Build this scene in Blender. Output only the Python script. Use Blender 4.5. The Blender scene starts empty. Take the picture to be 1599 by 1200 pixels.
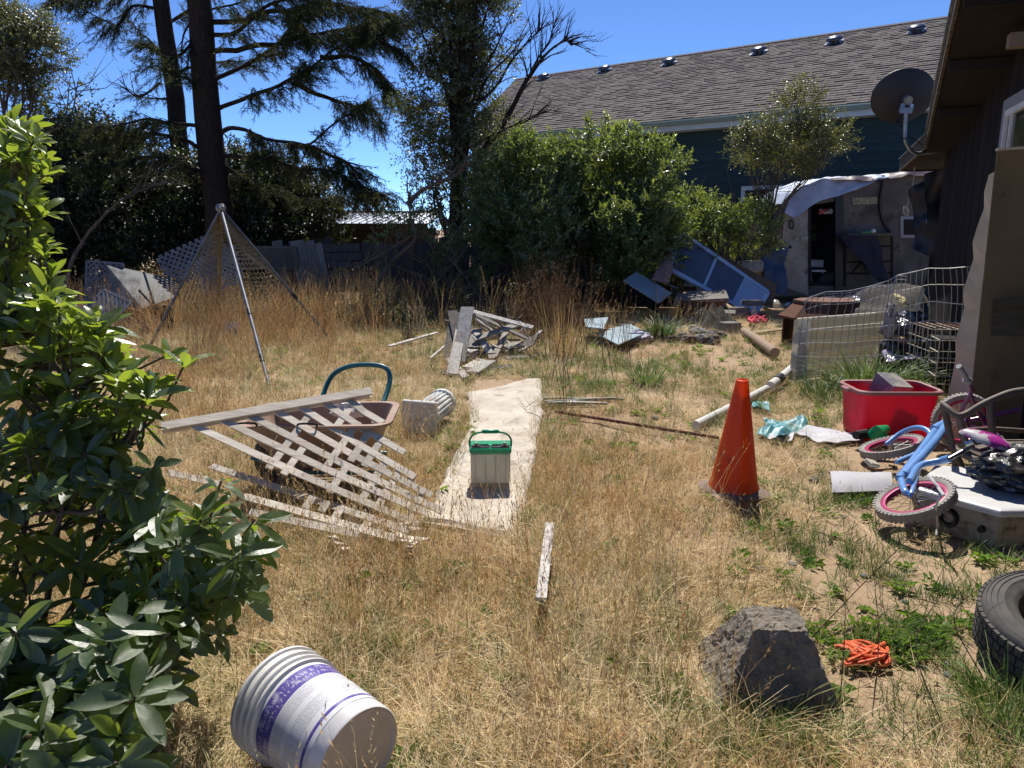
import bpy, math, random
import numpy as np
from math import sin, cos, pi, radians, hypot, atan2
from mathutils import Vector, Matrix, Euler, Quaternion, noise as mnoise

random.seed(7); rng = np.random.default_rng(7)
S = bpy.context.scene
C = S.collection

# ------------------------------------------------------------ camera, sky, sun, exposure
F = 1180.0; PITCH = radians(11.7); EYE = 1.55
cam_d = bpy.data.cameras.new('camera'); cam = bpy.data.objects.new('camera', cam_d); C.objects.link(cam)
cam.location = (0, 0, EYE); cam.rotation_euler = (pi / 2 - PITCH, 0, 0)
cam_d.sensor_width = 36; cam_d.lens = F / 1599 * 36; cam_d.clip_start = .05; cam_d.clip_end = 600
S.camera = cam
SUN_AZ, SUN_EL = radians(4), radians(57)
W = bpy.data.worlds.new('World'); S.world = W; W.use_nodes = True
nt = W.node_tree; nt.nodes.clear()
sky = nt.nodes.new('ShaderNodeTexSky'); sky.sky_type = 'NISHITA'; sky.sun_disc = False
sky.sun_elevation = SUN_EL; sky.sun_rotation = SUN_AZ; sky.air_density = .62; sky.dust_density = 0; sky.ozone_density = 10; sky.altitude = 3000
bg = nt.nodes.new('ShaderNodeBackground'); bg.inputs[1].default_value = .15
ow = nt.nodes.new('ShaderNodeOutputWorld')
nt.links.new(sky.outputs[0], bg.inputs[0]); nt.links.new(bg.outputs[0], ow.inputs[0])
sl = bpy.data.lights.new('sun', 'SUN'); sl.energy = 5.0; sl.angle = radians(.53); sl.color = (1, .95, .87)
so = bpy.data.objects.new('sun', sl); C.objects.link(so)
sv = Vector((cos(SUN_EL) * sin(SUN_AZ), cos(SUN_EL) * cos(SUN_AZ), sin(SUN_EL)))
so.rotation_euler = sv.to_track_quat('Z', 'Y').to_euler(); so.location = sv * 50
S.view_settings.view_transform = 'Standard'; S.view_settings.look = 'None'
S.view_settings.exposure = .45; S.view_settings.gamma = 1
S.cycles.use_denoising = True
S.cycles.max_bounces = 6; S.cycles.diffuse_bounces = 3; S.cycles.glossy_bounces = 2; S.cycles.transmission_bounces = 3; S.cycles.transparent_max_bounces = 4
S.cycles.adaptive_threshold = .03

# ------------------------------------------------------------ pixel -> place (photo pixels, real distances)
def _ray(px, py):
    a = (px - 799.5) / F; b = (600 - py) / F
    return Vector((a, cos(PITCH) + b * sin(PITCH), -sin(PITCH) + b * cos(PITCH)))
def R(px, py, Y):
    r = _ray(px, py); t = Y / r.y
    return Vector((r.x * t, Y, EYE + r.z * t))
def G(px, py, z=0.0):
    r = _ray(px, py); t = (z - EYE) / r.z
    return Vector((r.x * t, r.y * t, z))
V = Vector
def ground_z(x, y):
    a = .02 * sin(x * 1.3 + .7) * sin(y * .9 + .4) + .010 * sin(x * 3.1 + 2) * sin(y * 2.7)
    b = mnoise.noise(V((x * 2.2, y * 2.2, 3.1))) * .012
    return (a + b - .012)

# ------------------------------------------------------------ materials
MATS = {}
def mat(name, c1, c2=None, scale=4, rough=.75, bump=0, bscale=40, spec=.35, metal=0, stretch=(1, 1, 1), c3=None, s3=9, t3=.58,
        rand=0, isl=False, trans=0, tcol=None, coat=0, sharp=.35, hue=0, rough2=None):
    if name in MATS: return MATS[name]
    m = bpy.data.materials.new(name); m.use_nodes = True; n = m.node_tree.nodes; l = m.node_tree.links
    b = n['Principled BSDF']; out = n['Material Output']
    b.inputs['Roughness'].default_value = rough; b.inputs['Metallic'].default_value = metal
    b.inputs['Specular IOR Level'].default_value = spec
    if coat: b.inputs['Coat Weight'].default_value = coat; b.inputs['Coat Roughness'].default_value = .15
    col = None
    def rgb(c): return (c[0], c[1], c[2], 1)
    tc = n.new('ShaderNodeTexCoord'); mp = n.new('ShaderNodeMapping'); mp.inputs['Scale'].default_value = stretch
    l.new(tc.outputs['Object'], mp.inputs['Vector'])
    oi = n.new('ShaderNodeObjectInfo'); rnd = oi.outputs['Random']
    if isl:
        ge = n.new('ShaderNodeNewGeometry'); sm = n.new('ShaderNodeMath'); sm.operation = 'ADD'; fr = n.new('ShaderNodeMath'); fr.operation = 'FRACT'
        l.new(ge.outputs['Random Per Island'], sm.inputs[0]); l.new(rnd, sm.inputs[1]); l.new(sm.outputs[0], fr.inputs[0]); rnd = fr.outputs[0]
    if rand:
        ad = n.new('ShaderNodeVectorMath'); ad.operation = 'ADD'
        cx = n.new('ShaderNodeCombineXYZ'); mu = n.new('ShaderNodeMath'); mu.operation = 'MULTIPLY'; mu.inputs[1].default_value = 37
        l.new(rnd, mu.inputs[0]); l.new(mu.outputs[0], cx.inputs[0]); l.new(mu.outputs[0], cx.inputs[2])
        l.new(mp.outputs[0], ad.inputs[0]); l.new(cx.outputs[0], ad.inputs[1]); vec = ad.outputs[0]
    else: vec = mp.outputs[0]
    def noise(sc, det=5, ro=.6):
        t = n.new('ShaderNodeTexNoise'); t.inputs['Scale'].default_value = sc; t.inputs['Detail'].default_value = det
        t.inputs['Roughness'].default_value = ro; l.new(vec, t.inputs['Vector']); return t.outputs['Fac']
    def mrange(x, lo, hi):
        r = n.new('ShaderNodeMapRange'); r.inputs[1].default_value = lo; r.inputs[2].default_value = hi; l.new(x, r.inputs[0]); return r.outputs[0]
    def mix(f, a, bb):
        x = n.new('ShaderNodeMix'); x.data_type = 'RGBA'
        if hasattr(f, 'links'): l.new(f, x.inputs[0])
        else: x.inputs[0].default_value = f
        for i, q in ((6, a), (7, bb)):
            if isinstance(q, tuple): x.inputs[i].default_value = rgb(q)
            else: l.new(q, x.inputs[i])
        return x.outputs[2]
    col = c1
    if c2 is not None: col = mix(mrange(noise(scale), .5 - sharp / 2, .5 + sharp / 2), c1, c2)
    if c3 is not None:
        f3 = mrange(noise(s3, 8, .7), t3, t3 + .08)
        col = mix(f3, col, c3)
    if rand:
        if isinstance(col, tuple): col = mix(0.0, col, col)
        h = n.new('ShaderNodeHueSaturation'); r = n.new('ShaderNodeMapRange'); r.inputs[3].default_value = 1 - rand; r.inputs[4].default_value = 1 + rand
        l.new(rnd, r.inputs[0]); l.new(r.outputs[0], h.inputs['Value']); l.new(col, h.inputs['Color'])
        if hue:
            wn = n.new('ShaderNodeTexWhiteNoise'); wn.noise_dimensions = '1D'; l.new(rnd, wn.inputs['W'])
            r2 = n.new('ShaderNodeMapRange'); r2.inputs[3].default_value = .5 - hue; r2.inputs[4].default_value = .5 + hue
            l.new(wn.outputs[0], r2.inputs[0]); l.new(r2.outputs[0], h.inputs['Hue'])
        col = h.outputs[0]
    if isinstance(col, tuple): b.inputs['Base Color'].default_value = rgb(col)
    else: l.new(col, b.inputs['Base Color'])
    if rough2 is not None:
        rr = n.new('ShaderNodeMapRange'); rr.inputs[1].default_value = .4; rr.inputs[2].default_value = .6
        rr.inputs[3].default_value = rough; rr.inputs[4].default_value = rough2
        l.new(noise(scale * 2), rr.inputs[0]); l.new(rr.outputs[0], b.inputs['Roughness'])
    if bump:
        bp = n.new('ShaderNodeBump'); bp.inputs['Strength'].default_value = bump; bp.inputs['Distance'].default_value = .01
        l.new(noise(bscale, 6, .65), bp.inputs['Height']); l.new(bp.outputs[0], b.inputs['Normal'])
    if trans:
        tr = n.new('ShaderNodeBsdfTranslucent'); ms = n.new('ShaderNodeMixShader'); ms.inputs[0].default_value = trans
        if tcol: tr.inputs[0].default_value = rgb(tcol)
        elif isinstance(col, tuple): tr.inputs[0].default_value = rgb(col)
        else: l.new(col, tr.inputs[0])
        l.new(b.outputs[0], ms.inputs[1]); l.new(tr.outputs[0], ms.inputs[2]); l.new(ms.outputs[0], out.inputs['Surface'])
    MATS[name] = m; return m

def wood(name, c1, c2, axis=2, **k):
    st = [14, 14, 14]; st[axis] = 1.2
    return mat(name, c1, c2, scale=2.2, stretch=tuple(st), bump=k.pop('bump', .35), bscale=3.0, rough=.85, spec=.2, **k)

# ------------------------------------------------------------ mesh building
class MB:
    def __init__(s): s.v = []; s.f = []; s.m = []; s.mi = 0
    def add(s, vs, fs):
        o = len(s.v); s.v += [tuple(v) for v in vs]
        for f in fs: s.f.append(tuple(i + o for i in f)); s.m.append(s.mi)
        return s
    def box(s, c, size, rot=None, bev=0.0):
        sx, sy, sz = [q / 2 for q in size]; c = V(c)
        M_ = rot if rot is not None else Matrix.Identity(3)
        if not isinstance(M_, Matrix): M_ = Euler(M_).to_matrix()
        if bev <= 0:
            vs = [M_ @ V((x * sx, y * sy, z * sz)) + c for z in (-1, 1) for y in (-1, 1) for x in (-1, 1)]
            return s.add(vs, [(0, 2, 3, 1), (4, 5, 7, 6), (0, 1, 5, 4), (2, 6, 7, 3), (0, 4, 6, 2), (1, 3, 7, 5)])
        vs = []; b = min(bev, min(sx, sy, sz) * .9)
        idx = {}
        for zi, z in enumerate((-1, 1)):
            for yi, y in enumerate((-1, 1)):
                for xi, x in enumerate((-1, 1)):
                    for k in range(3):
                        q = [x * (sx - b), y * (sy - b), z * (sz - b)]; q[k] = (x * sx, y * sy, z * sz)[k]
                        idx[(xi, yi, zi, k)] = len(vs); vs.append(M_ @ V(q) + c)
        I = idx; fs = []
        for a in (0, 1):
            fs.append(tuple(I[(a, y, z, 0)] for y, z in ((0, 0), (1, 0), (1, 1), (0, 1))))
            fs.append(tuple(I[(x, a, z, 1)] for x, z in ((0, 0), (1, 0), (1, 1), (0, 1))))
            fs.append(tuple(I[(x, y, a, 2)] for x, y in ((0, 0), (1, 0), (1, 1), (0, 1))))
        for x in (0, 1):
            for y in (0, 1):
                fs.append((I[(x, y, 0, 0)], I[(x, y, 1, 0)], I[(x, y, 1, 1)], I[(x, y, 0, 1)]))
                for z in (0, 1): fs.append((I[(x, y, z, 0)], I[(x, y, z, 1)], I[(x, y, z, 2)]))
            for z in (0, 1): fs.append((I[(x, 0, z, 0)], I[(x, 1, z, 0)], I[(x, 1, z, 2)], I[(x, 0, z, 2)]))
        for y in (0, 1):
            for z in (0, 1): fs.append((I[(0, y, z, 1)], I[(1, y, z, 1)], I[(1, y, z, 2)], I[(0, y, z, 2)]))
        return s.add(vs, fs)
    def bar(s, a, b, w, t, up=(0, 0, 1)):
        a = V(a); b = V(b); d = b - a; L = d.length; d.normalize()
        u = V(up); side = d.cross(u)
        if side.length < 1e-4: side = d.cross(V((1, 0, 0)))
        side.normalize(); u = side.cross(d)
        M_ = Matrix((side, d, u)).transposed()
        return s.box((a + b) / 2, (w, L, t), M_)
    def tube(s, pts, r, n=8, cap=True, closed=False):
        pts = [V(p) for p in pts]; N = len(pts)
        rs = list(r) if hasattr(r, '__len__') else [r] * N
        vs = []; fs = []; prev = None
        for i, p in enumerate(pts):
            if closed: t = pts[(i + 1) % N] - pts[i - 1]
            else: t = pts[min(i + 1, N - 1)] - pts[max(i - 1, 0)]
            if t.length < 1e-9: t = V((0, 0, 1))
            t.normalize()
            if prev is None:
                a = t.cross(V((0, 0, 1)));
                if a.length < .05: a = t.cross(V((1, 0, 0)))
            else:
                a = prev - t * prev.dot(t)
                if a.length < 1e-6: a = t.cross(V((0, 0, 1)))
            a.normalize(); prev = a; b = t.cross(a)
            for k in range(n):
                q = 2 * pi * k / n; vs.append(p + (a * cos(q) + b * sin(q)) * rs[i])
        for i in range(N if closed else N - 1):
            j = (i + 1) % N
            for k in range(n):
                k2 = (k + 1) % n; fs.append((i * n + k, i * n + k2, j * n + k2, j * n + k))
        if cap and not closed:
            fs.append(tuple(range(n))[::-1]); fs.append(tuple((N - 1) * n + k for k in range(n)))
        return s.add(vs, fs)
    def lathe(s, prof, n=32, M_=None, closed_prof=False):
        M_ = M_ or Matrix.Identity(4); vs = []; fs = []; P = len(prof)
        for r, z in prof:
            for k in range(n):
                q = 2 * pi * k / n; vs.append(M_ @ V((r * cos(q), r * sin(q), z)))
        for i in range(P - (0 if closed_prof else 1)):
            j = (i + 1) % P
            for k in range(n):
                k2 = (k + 1) % n; fs.append((i * n + k, i * n + k2, j * n + k2, j * n + k))
        return s.add(vs, fs)
    def grid(s, fn, nu, nv, thick=0):
        top = [[V(fn(i / nu, j / nv)) for i in range(nu + 1)] for j in range(nv + 1)]
        vs = [p for row in top for p in row]; fs = []
        w = nu + 1
        for j in range(nv):
            for i in range(nu): a = j * w + i; fs.append((a, a + 1, a + w + 1, a + w))
        if thick:
            off = len(vs); nv_ = []
            for j in range(nv + 1):
                for i in range(nu + 1):
                    du = top[j][min(i + 1, nu)] - top[j][max(i - 1, 0)]; dv = top[min(j + 1, nv)][i] - top[max(j - 1, 0)][i]
                    q = du.cross(dv); q.normalize(); nv_.append(top[j][i] - q * thick)
            vs += nv_
            fs += [tuple(i + off for i in f[::-1]) for f in fs]
            for i in range(nu): fs.append((i, off + i, off + i + 1, i + 1)); a = nv * w + i; fs.append((a, a + 1, off + a + 1, off + a))
            for j in range(nv): a = j * w; fs.append((a, a + w, off + a + w, off + a)); a = j * w + nu; fs.append((a, off + a, off + a + w, a + w))
        return s.add(vs, fs)
    def prism(s, poly, d):
        n = len(poly); poly = [V(p) for p in poly]; d = V(d)
        vs = poly + [p + d for p in poly]
        fs = [tuple(range(n))[::-1], tuple(range(n, 2 * n))] + [(i, (i + 1) % n, n + (i + 1) % n, n + i) for i in range(n)]
        return s.add(vs, fs)
    def mesh(s, name, m=None, smooth=False):
        me = bpy.data.meshes.new(name); me.from_pydata(s.v, [], s.f)
        for q in (m if isinstance(m, (list, tuple)) else [m]):
            if q: me.materials.append(q)
        if any(s.m): me.polygons.foreach_set('material_index', s.m)
        if smooth: me.polygons.foreach_set('use_smooth', [True] * len(s.f))
        me.update()
        return me
    def build(s, name, m, parent=None, smooth=False, bevel=0, **k):
        me = s.mesh(name, m, smooth)
        if smooth:
            try: me.set_sharp_from_angle(angle=radians(42))
            except Exception: pass
        o = bpy.data.objects.new(name, me); C.objects.link(o)
        if parent is not None: o.parent = parent
        if bevel:
            b = o.modifiers.new('bevel', 'BEVEL'); b.width = bevel; b.segments = 2; b.limit_method = 'ANGLE'
        tag(o, **k)
        return o
def tag(o, label=None, cat=None, group=None, kind=None):
    if label: o['label'] = label
    if cat: o['category'] = cat
    if group: o['group'] = group
    if kind: o['kind'] = kind
    return o
def thing(name, label, cat, loc=(0, 0, 0), rot=(0, 0, 0), group=None, M_=None):
    o = bpy.data.objects.new(name, None); C.objects.link(o); o.empty_display_size = .1
    if M_ is not None: o.matrix_world = M_
    else: o.location = loc; o.rotation_euler = rot
    return tag(o, label, cat, group)
def inst(me, name, parent, M_=None, **k):
    o = bpy.data.objects.new(name, me); C.objects.link(o); o.parent = parent
    if M_ is not None: o.matrix_local = M_
    return tag(o, **k)
def frameM(o, x, z):           # matrix with local x along x, local z close to z
    x = V(x).normalized(); z = V(z); y = z.cross(x).normalized(); z = x.cross(y)
    M_ = Matrix((x, y, z)).transposed().to_4x4(); M_.translation = V(o); return M_
def curve(pts, n=6):           # catmull-rom through points
    pts = [V(p) for p in pts]; P = [pts[0] * 2 - pts[1]] + pts + [pts[-1] * 2 - pts[-2]]; out = []
    for i in range(1, len(P) - 2):
        for k in range(n):
            t = k / n; a, b, c, d = P[i - 1:i + 3]
            out.append(.5 * ((2 * b) + (c - a) * t + (2 * a - 5 * b + 4 * c - d) * t * t + (3 * b - a - 3 * c + d) * t ** 3))
    out.append(pts[-1]); return out
def wob(p, a=.01, f=3): return V((mnoise.noise(p * f), mnoise.noise(p * f + V((7, 3, 1))), mnoise.noise(p * f + V((2, 9, 5))))) * a

# scattered growth: one object whose points carry copies of small sprig meshes (geometry kept inside that object)
GEN = {}
def scatter_group(protos):
    key = tuple(p.name for p in protos)
    if key in GEN: return GEN[key]
    g = bpy.data.node_groups.new('growth', 'GeometryNodeTree')
    g.interface.new_socket('Geometry', in_out='INPUT', socket_type='NodeSocketGeometry')
    g.interface.new_socket('Geometry', in_out='OUTPUT', socket_type='NodeSocketGeometry')
    N = g.nodes; L = g.links
    gi = N.new('NodeGroupInput'); go = N.new('NodeGroupOutput')
    g2i = N.new('GeometryNodeGeometryToInstance')
    for p in reversed(protos):
        oi = N.new('GeometryNodeObjectInfo'); oi.inputs['Object'].default_value = p; oi.inputs['As Instance'].default_value = False
        L.new(oi.outputs['Geometry'], g2i.inputs[0])
    def attr(nm, ty):
        a = N.new('GeometryNodeInputNamedAttribute'); a.data_type = ty; a.inputs['Name'].default_value = nm
        return [o for o in a.outputs if o.enabled and o.name == 'Attribute'][0]
    iop = N.new('GeometryNodeInstanceOnPoints')
    e2r = N.new('FunctionNodeEulerToRotation')
    L.new(attr('rot', 'FLOAT_VECTOR'), e2r.inputs[0]); L.new(e2r.outputs[0], iop.inputs['Rotation'])
    L.new(attr('scl', 'FLOAT'), iop.inputs['Scale']); L.new(attr('idx', 'INT'), iop.inputs['Instance Index'])
    iop.inputs['Pick Instance'].default_value = True
    L.new(gi.outputs[0], iop.inputs['Points']); L.new(g2i.outputs[0], iop.inputs['Instance']); L.new(iop.outputs[0], go.inputs[0])
    GEN[key] = g; return g
def proto(mb, name, m):
    o = bpy.data.objects.new(name, mb.mesh(name, m)); return o
def scatter(name, protos, pts, rots, scl, parent=None, idx=None, **k):
    n = len(pts); me = bpy.data.meshes.new(name)
    me.vertices.add(n); me.vertices.foreach_set('co', np.asarray(pts, dtype=np.float32).ravel())
    a = me.attributes.new('rot', 'FLOAT_VECTOR', 'POINT'); a.data.foreach_set('vector', np.asarray(rots, dtype=np.float32).ravel())
    a = me.attributes.new('scl', 'FLOAT', 'POINT'); a.data.foreach_set('value', np.asarray(scl, dtype=np.float32))
    if idx is None: idx = rng.integers(0, len(protos), n)
    a = me.attributes.new('idx', 'INT', 'POINT'); a.data.foreach_set('value', np.asarray(idx, dtype=np.int32))
    for p in protos:
        for mm in p.data.materials:
            if mm.name not in me.materials: me.materials.append(mm)
    o = bpy.data.objects.new(name, me); C.objects.link(o)
    if parent is not None: o.parent = parent
    md = o.modifiers.new('growth', 'NODES'); md.node_group = scatter_group(protos)
    return tag(o, **k)
def euler_mats(r):
    r = np.asarray(r, dtype=np.float64); cx, cy, cz = np.cos(r).T; sx, sy, sz = np.sin(r).T
    m = np.empty((len(r), 3, 3))
    m[:, 0, 0] = cy * cz; m[:, 0, 1] = sx * sy * cz - cx * sz; m[:, 0, 2] = cx * sy * cz + sx * sz
    m[:, 1, 0] = cy * sz; m[:, 1, 1] = sx * sy * sz + cx * cz; m[:, 1, 2] = cx * sy * sz - sx * cz
    m[:, 2, 0] = -sy; m[:, 2, 1] = sx * cy; m[:, 2, 2] = cx * cy
    return m
TRIS = [0]
def growth(name, protos, pts, rots, scl, parent=None, idx=None, extra=None, **k):   # the same, as one real mesh
    pts = np.asarray(pts, dtype=np.float64).reshape(-1, 3); n = len(pts); scl = np.asarray(scl); Rm = euler_mats(rots) * scl[:, None, None]
    if idx is None: idx = rng.integers(0, len(protos), n)
    idx = np.asarray(idx); co = []; li = []; ls = []; mi = []; vo = 0; mats_ = []
    for j, p in enumerate(protos):
        me = p.data; nv = len(me.vertices); a = np.empty(nv * 3); me.vertices.foreach_get('co', a); a = a.reshape(-1, 3)
        nl = len(me.loops); lv = np.empty(nl, dtype=np.int64); me.loops.foreach_get('vertex_index', lv)
        nf = len(me.polygons); lt = np.empty(nf, dtype=np.int64); me.polygons.foreach_get('loop_total', lt)
        pm = np.empty(nf, dtype=np.int64); me.polygons.foreach_get('material_index', pm)
        mp = []
        for mm in me.materials:
            if mm not in mats_: mats_.append(mm)
            mp.append(mats_.index(mm))
        pm = np.array(mp)[pm]; sel = np.where(idx == j)[0]; c = len(sel)
        if not c: continue
        w = np.einsum('nij,vj->nvi', Rm[sel], a) + pts[sel][:, None, :]
        co.append(w.reshape(-1, 3)); li.append((lv[None, :] + (np.arange(c) * nv)[:, None] + vo).ravel()); ls.append(np.tile(lt, c)); mi.append(np.tile(pm, c)); vo += c * nv
    co = np.concatenate(co); li = np.concatenate(li); lt = np.concatenate(ls); mi = np.concatenate(mi)
    me = bpy.data.meshes.new(name); me.vertices.add(len(co)); me.vertices.foreach_set('co', co.astype(np.float32).ravel())
    me.loops.add(len(li)); me.loops.foreach_set('vertex_index', li.astype(np.int32))
    me.polygons.add(len(lt)); st = np.concatenate([[0], np.cumsum(lt)[:-1]]); me.polygons.foreach_set('loop_start', st.astype(np.int32)); me.polygons.foreach_set('loop_total', lt.astype(np.int32))
    me.polygons.foreach_set('material_index', mi.astype(np.int32))
    for mm in mats_: me.materials.append(mm)
    me.update(calc_edges=True); TRIS[0] += int((lt - 2).sum())
    o = bpy.data.objects.new(name, me); C.objects.link(o)
    if parent is not None: o.parent = parent
    return tag(o, **k)
def dir_euler(d, spin=None):   # euler taking +Z to d with a random spin
    q = V(d).to_track_quat('Z', 'Y') @ Quaternion((0, 0, 1), random.uniform(0, 2 * pi) if spin is None else spin)
    return tuple(q.to_euler())
# ------------------------------------------------------------ material palette
m_soil = mat('sandy soil', (.40, .29, .19), (.27, .19, .12), scale=1.1, rough=.95, bump=.6, bscale=55, spec=.1, c3=(.33, .235, .15), s3=22, t3=.50)
m_straw = [mat('dry straw %s' % w, c, rough=.7, spec=.25, isl=True, rand=.35, hue=.012, trans=.22) for w, c in
           (('golden', (.54, .38, .17)), ('pale', (.70, .56, .34)), ('rusty', (.44, .26, .11)), ('olive', (.33, .31, .12)))]
m_green = mat('fresh grass', (.14, .21, .045), rough=.5, spec=.4, isl=True, rand=.3, hue=.02, trans=.4)
m_dgreen = mat('dark grass', (.06, .12, .02), rough=.5, spec=.4, isl=True, rand=.3, hue=.02, trans=.35)
m_bark = mat('dark bark', (.045, .034, .026), (.02, .015, .012), scale=6, stretch=(6, 6, 1), rough=.95, bump=1, bscale=9, spec=.1)
m_bark2 = mat('grey twig bark', (.16, .13, .10), (.08, .065, .05), scale=9, rough=.9, bump=.4, spec=.15)
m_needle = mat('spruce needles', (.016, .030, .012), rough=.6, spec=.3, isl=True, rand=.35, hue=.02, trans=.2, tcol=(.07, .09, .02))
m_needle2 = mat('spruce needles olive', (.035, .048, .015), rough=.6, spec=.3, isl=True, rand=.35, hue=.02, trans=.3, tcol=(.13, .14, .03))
m_leafA = mat('glossy shrub leaf', (.10, .14, .055), rough=.40, spec=1.0, isl=True, rand=.5, hue=.02, trans=.36, tcol=(.34, .42, .06))
m_leafB = mat('tree leaf', (.055, .072, .024), rough=.38, spec=.9, isl=True, rand=.5, hue=.03, trans=.34, tcol=(.27, .28, .05))
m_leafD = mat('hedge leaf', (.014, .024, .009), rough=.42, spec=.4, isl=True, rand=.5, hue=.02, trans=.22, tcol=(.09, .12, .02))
m_rho = mat('rhododendron leaf', (.06, .095, .042), (.085, .125, .045), scale=9, rough=.30, spec=1.0, isl=True, rand=.25, hue=.015, trans=.40, tcol=(.30, .42, .03), bump=.25, bscale=60, rough2=.45)
m_steel = mat('dull galvanized steel', (.36, .38, .40), (.22, .23, .25), scale=12, rough=.42, metal=.75, spec=.5)
m_rust = mat('rusty steel', (.19, .075, .035), (.10, .045, .03), scale=14, rough=.85, bump=.5, c3=(.30, .14, .06), s3=20)
m_black = mat('black plastic', (.012, .012, .014), rough=.45, spec=.4)
m_rubber = mat('weathered tyre rubber', (.055, .052, .05), (.11, .10, .09), scale=7, rough=.8, bump=.3, spec=.25)
m_white = mat('white paint', (.75, .75, .72), (.62, .61, .57), scale=5, rough=.6)

# ------------------------------------------------------------ the ground
def build_ground():
    xs = np.unique(np.concatenate([np.linspace(-300, -16, 16), np.linspace(-16, -5, 34), np.linspace(-5, 5, 160), np.linspace(5, 16, 34), np.linspace(16, 300, 16)]))
    ys = np.unique(np.concatenate([np.linspace(-60, -3, 8), np.linspace(-3, 1, 16), np.linspace(1, 9, 140), np.linspace(9, 22, 50), np.linspace(22, 500, 20)]))
    nx, ny = len(xs), len(ys); vs = []
    for y in ys:
        for x in xs:
            near = 1 if (abs(x) < 16 and -3 < y < 22) else 0
            z = (ground_z(x, y) + mnoise.noise(V((x * 9, y * 9, 0))) * .006) if near else -.012
            vs.append((x, y, z))
    fs = [(j * nx + i, j * nx + i + 1, (j + 1) * nx + i + 1, (j + 1) * nx + i) for j in range(ny - 1) for i in range(nx - 1)]
    b = MB(); b.v = vs; b.f = fs; b.m = [0] * len(fs)
    o = b.build('ground', m_soil, smooth=True, kind='structure')
build_ground()
# ------------------------------------------------------------ neighbour's green house
m_sh = [mat('shingle %d' % i, c, c2, scale=16, rough=.95, bump=.3, bscale=120, spec=.1, rand=.08) for i, (c, c2) in enumerate(
    (((.158, .138, .128), (.135, .117, .108)), ((.172, .150, .140), (.148, .128, .119)), ((.142, .123, .114), (.122, .105, .097))))]
m_siding = mat('dark green siding', (.022, .052, .058), (.017, .042, .048), scale=3, rough=.7, spec=.3, rand=.08)
m_trim = mat('pale trim', (.55, .63, .66), (.48, .56, .58), scale=3, rough=.6)
m_gutter = mat('sage gutter', (.22, .29, .25), (.18, .25, .21), scale=3, rough=.5)
m_vent = mat('roof vent metal', (.16, .16, .18), (.08, .08, .09), scale=6, rough=.25, metal=.85, spec=.6)
HM = frameM((9.38, 18, 0), (-.7987, .6017, 0), (0, 0, 1))
house = thing('neighbour_house', 'long green sided house with grey shingle roof and sage gutter behind the shrubs', 'house', M_=HM)
HZ0, HZ1, HW = 4.44, 7.64, 7.0
S0, S1 = -9.0, 16.8; SEAVE = 14.2
def hp(s, w, z): return V((s, -w, z))
slope = V((0, -HW, HZ1 - HZ0)); SL = slope.length; sd = slope.normalized(); sn = V((0, sd.z, -sd.y)); sn = sn if sn.z > 0 else -sn
b = MB(); e = hp(S0, -.12, HZ0 - .06)
b.prism([hp(S0, -.1, HZ0 - .05), hp(SEAVE, -.1, HZ0 - .05), hp(S1, HW, HZ1 - .01), hp(S0, HW, HZ1 - .01)], (0, 0, -.1))
b.prism([hp(S0, HW, HZ1 - .01), hp(S1, HW, HZ1 - .01), hp(S1, 2 * HW + .1, HZ0 - .05), hp(S0, 2 * HW + .1, HZ0 - .05)], (0, 0, -.1))
b.build('roof_deck', m_sh[2], house)
# shingle tabs, real courses: the nearest as single parts, the rest joined
tabs = []
nc = 38; ex = SL / nc
for c in range(nc):
    s_ = S0 + (c % 2) * .11 + random.uniform(-.03, .03)
    SE_ = SEAVE + (S1 - SEAVE) * c / nc
    while s_ < SE_:
        w_ = random.choice((.2, .26, .32, .38)); t_ = random.choice((.008, .014, .024))
        o = hp(s_, 0, HZ0) + sd * (c * ex - .02)
        tabs.append((o, min(w_, SE_ - s_ + .02) - .008, t_, random.randint(0, 2), c)); s_ += w_
def tabverts(o, w, t):
    x = V((w, 0, 0)); up = sd * (ex + .02)
    return [o, o + x, o + x + up, o + up, o + sn * (t + .008), o + x + sn * (t + .008), o + x + up + sn * .002, o + up + sn * .002]
TF = [(4, 5, 6, 7), (0, 1, 5, 4), (1, 2, 6, 5), (3, 0, 4, 7)]
def tabdist(t): return (HM @ t[0]).length if S0 + 7.5 < t[0].x else 99
tabs.sort(key=tabdist)
proto_tab = {}
for o, w, t, mi, c in tabs[:300]:
    key = (round(w, 2), t, mi)
    if key not in proto_tab:
        q = MB(); q.add([v for v in tabverts(V((0, 0, 0)), w, t)], TF); proto_tab[key] = q.mesh('shingle', m_sh[mi])
    inst(proto_tab[key], 'shingle', house, Matrix.Translation(o))
b = MB()
for o, w, t, mi, c in tabs[300:]:
    b.mi = mi; b.add(tabverts(o, w, t), TF)
b.build('shingles', m_sh, house, kind='stuff')
b = MB(); s_ = S0
while s_ < S1:
    b.box(hp(s_ + .15, HW - .06, HZ1 + .005), (.29, .17, .02), (-.42, 0, 0)); b.box(hp(s_ + .15, HW + .08, HZ1 + .005), (.29, .17, .02), (.42, 0, 0)); s_ += .3
b.build('ridge_cap', m_sh[1], house)
g = MB(); prof = [(-.02, .0), (-.13, .0), (-.15, -.03), (-.15, -.05), (-.12, -.13), (-.02, -.13)]
vs = [hp(s, w, HZ0 + z - .03) for s in (S0, SEAVE) for w, z in prof]; n = len(prof)
g.add(vs, [(i, (i + 1) % n, n + (i + 1) % n, n + i) for i in range(n)] + [tuple(range(n))]); g.build('gutter', m_gutter, house)
MB().prism([hp(S0, 0, HZ0 - .30), hp(SEAVE, 0, HZ0 - .30), hp(SEAVE, 0, HZ0 - .07), hp(S0, 0, HZ0 - .07)], (0, -.03, 0)).build('fascia', m_trim, house)
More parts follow.
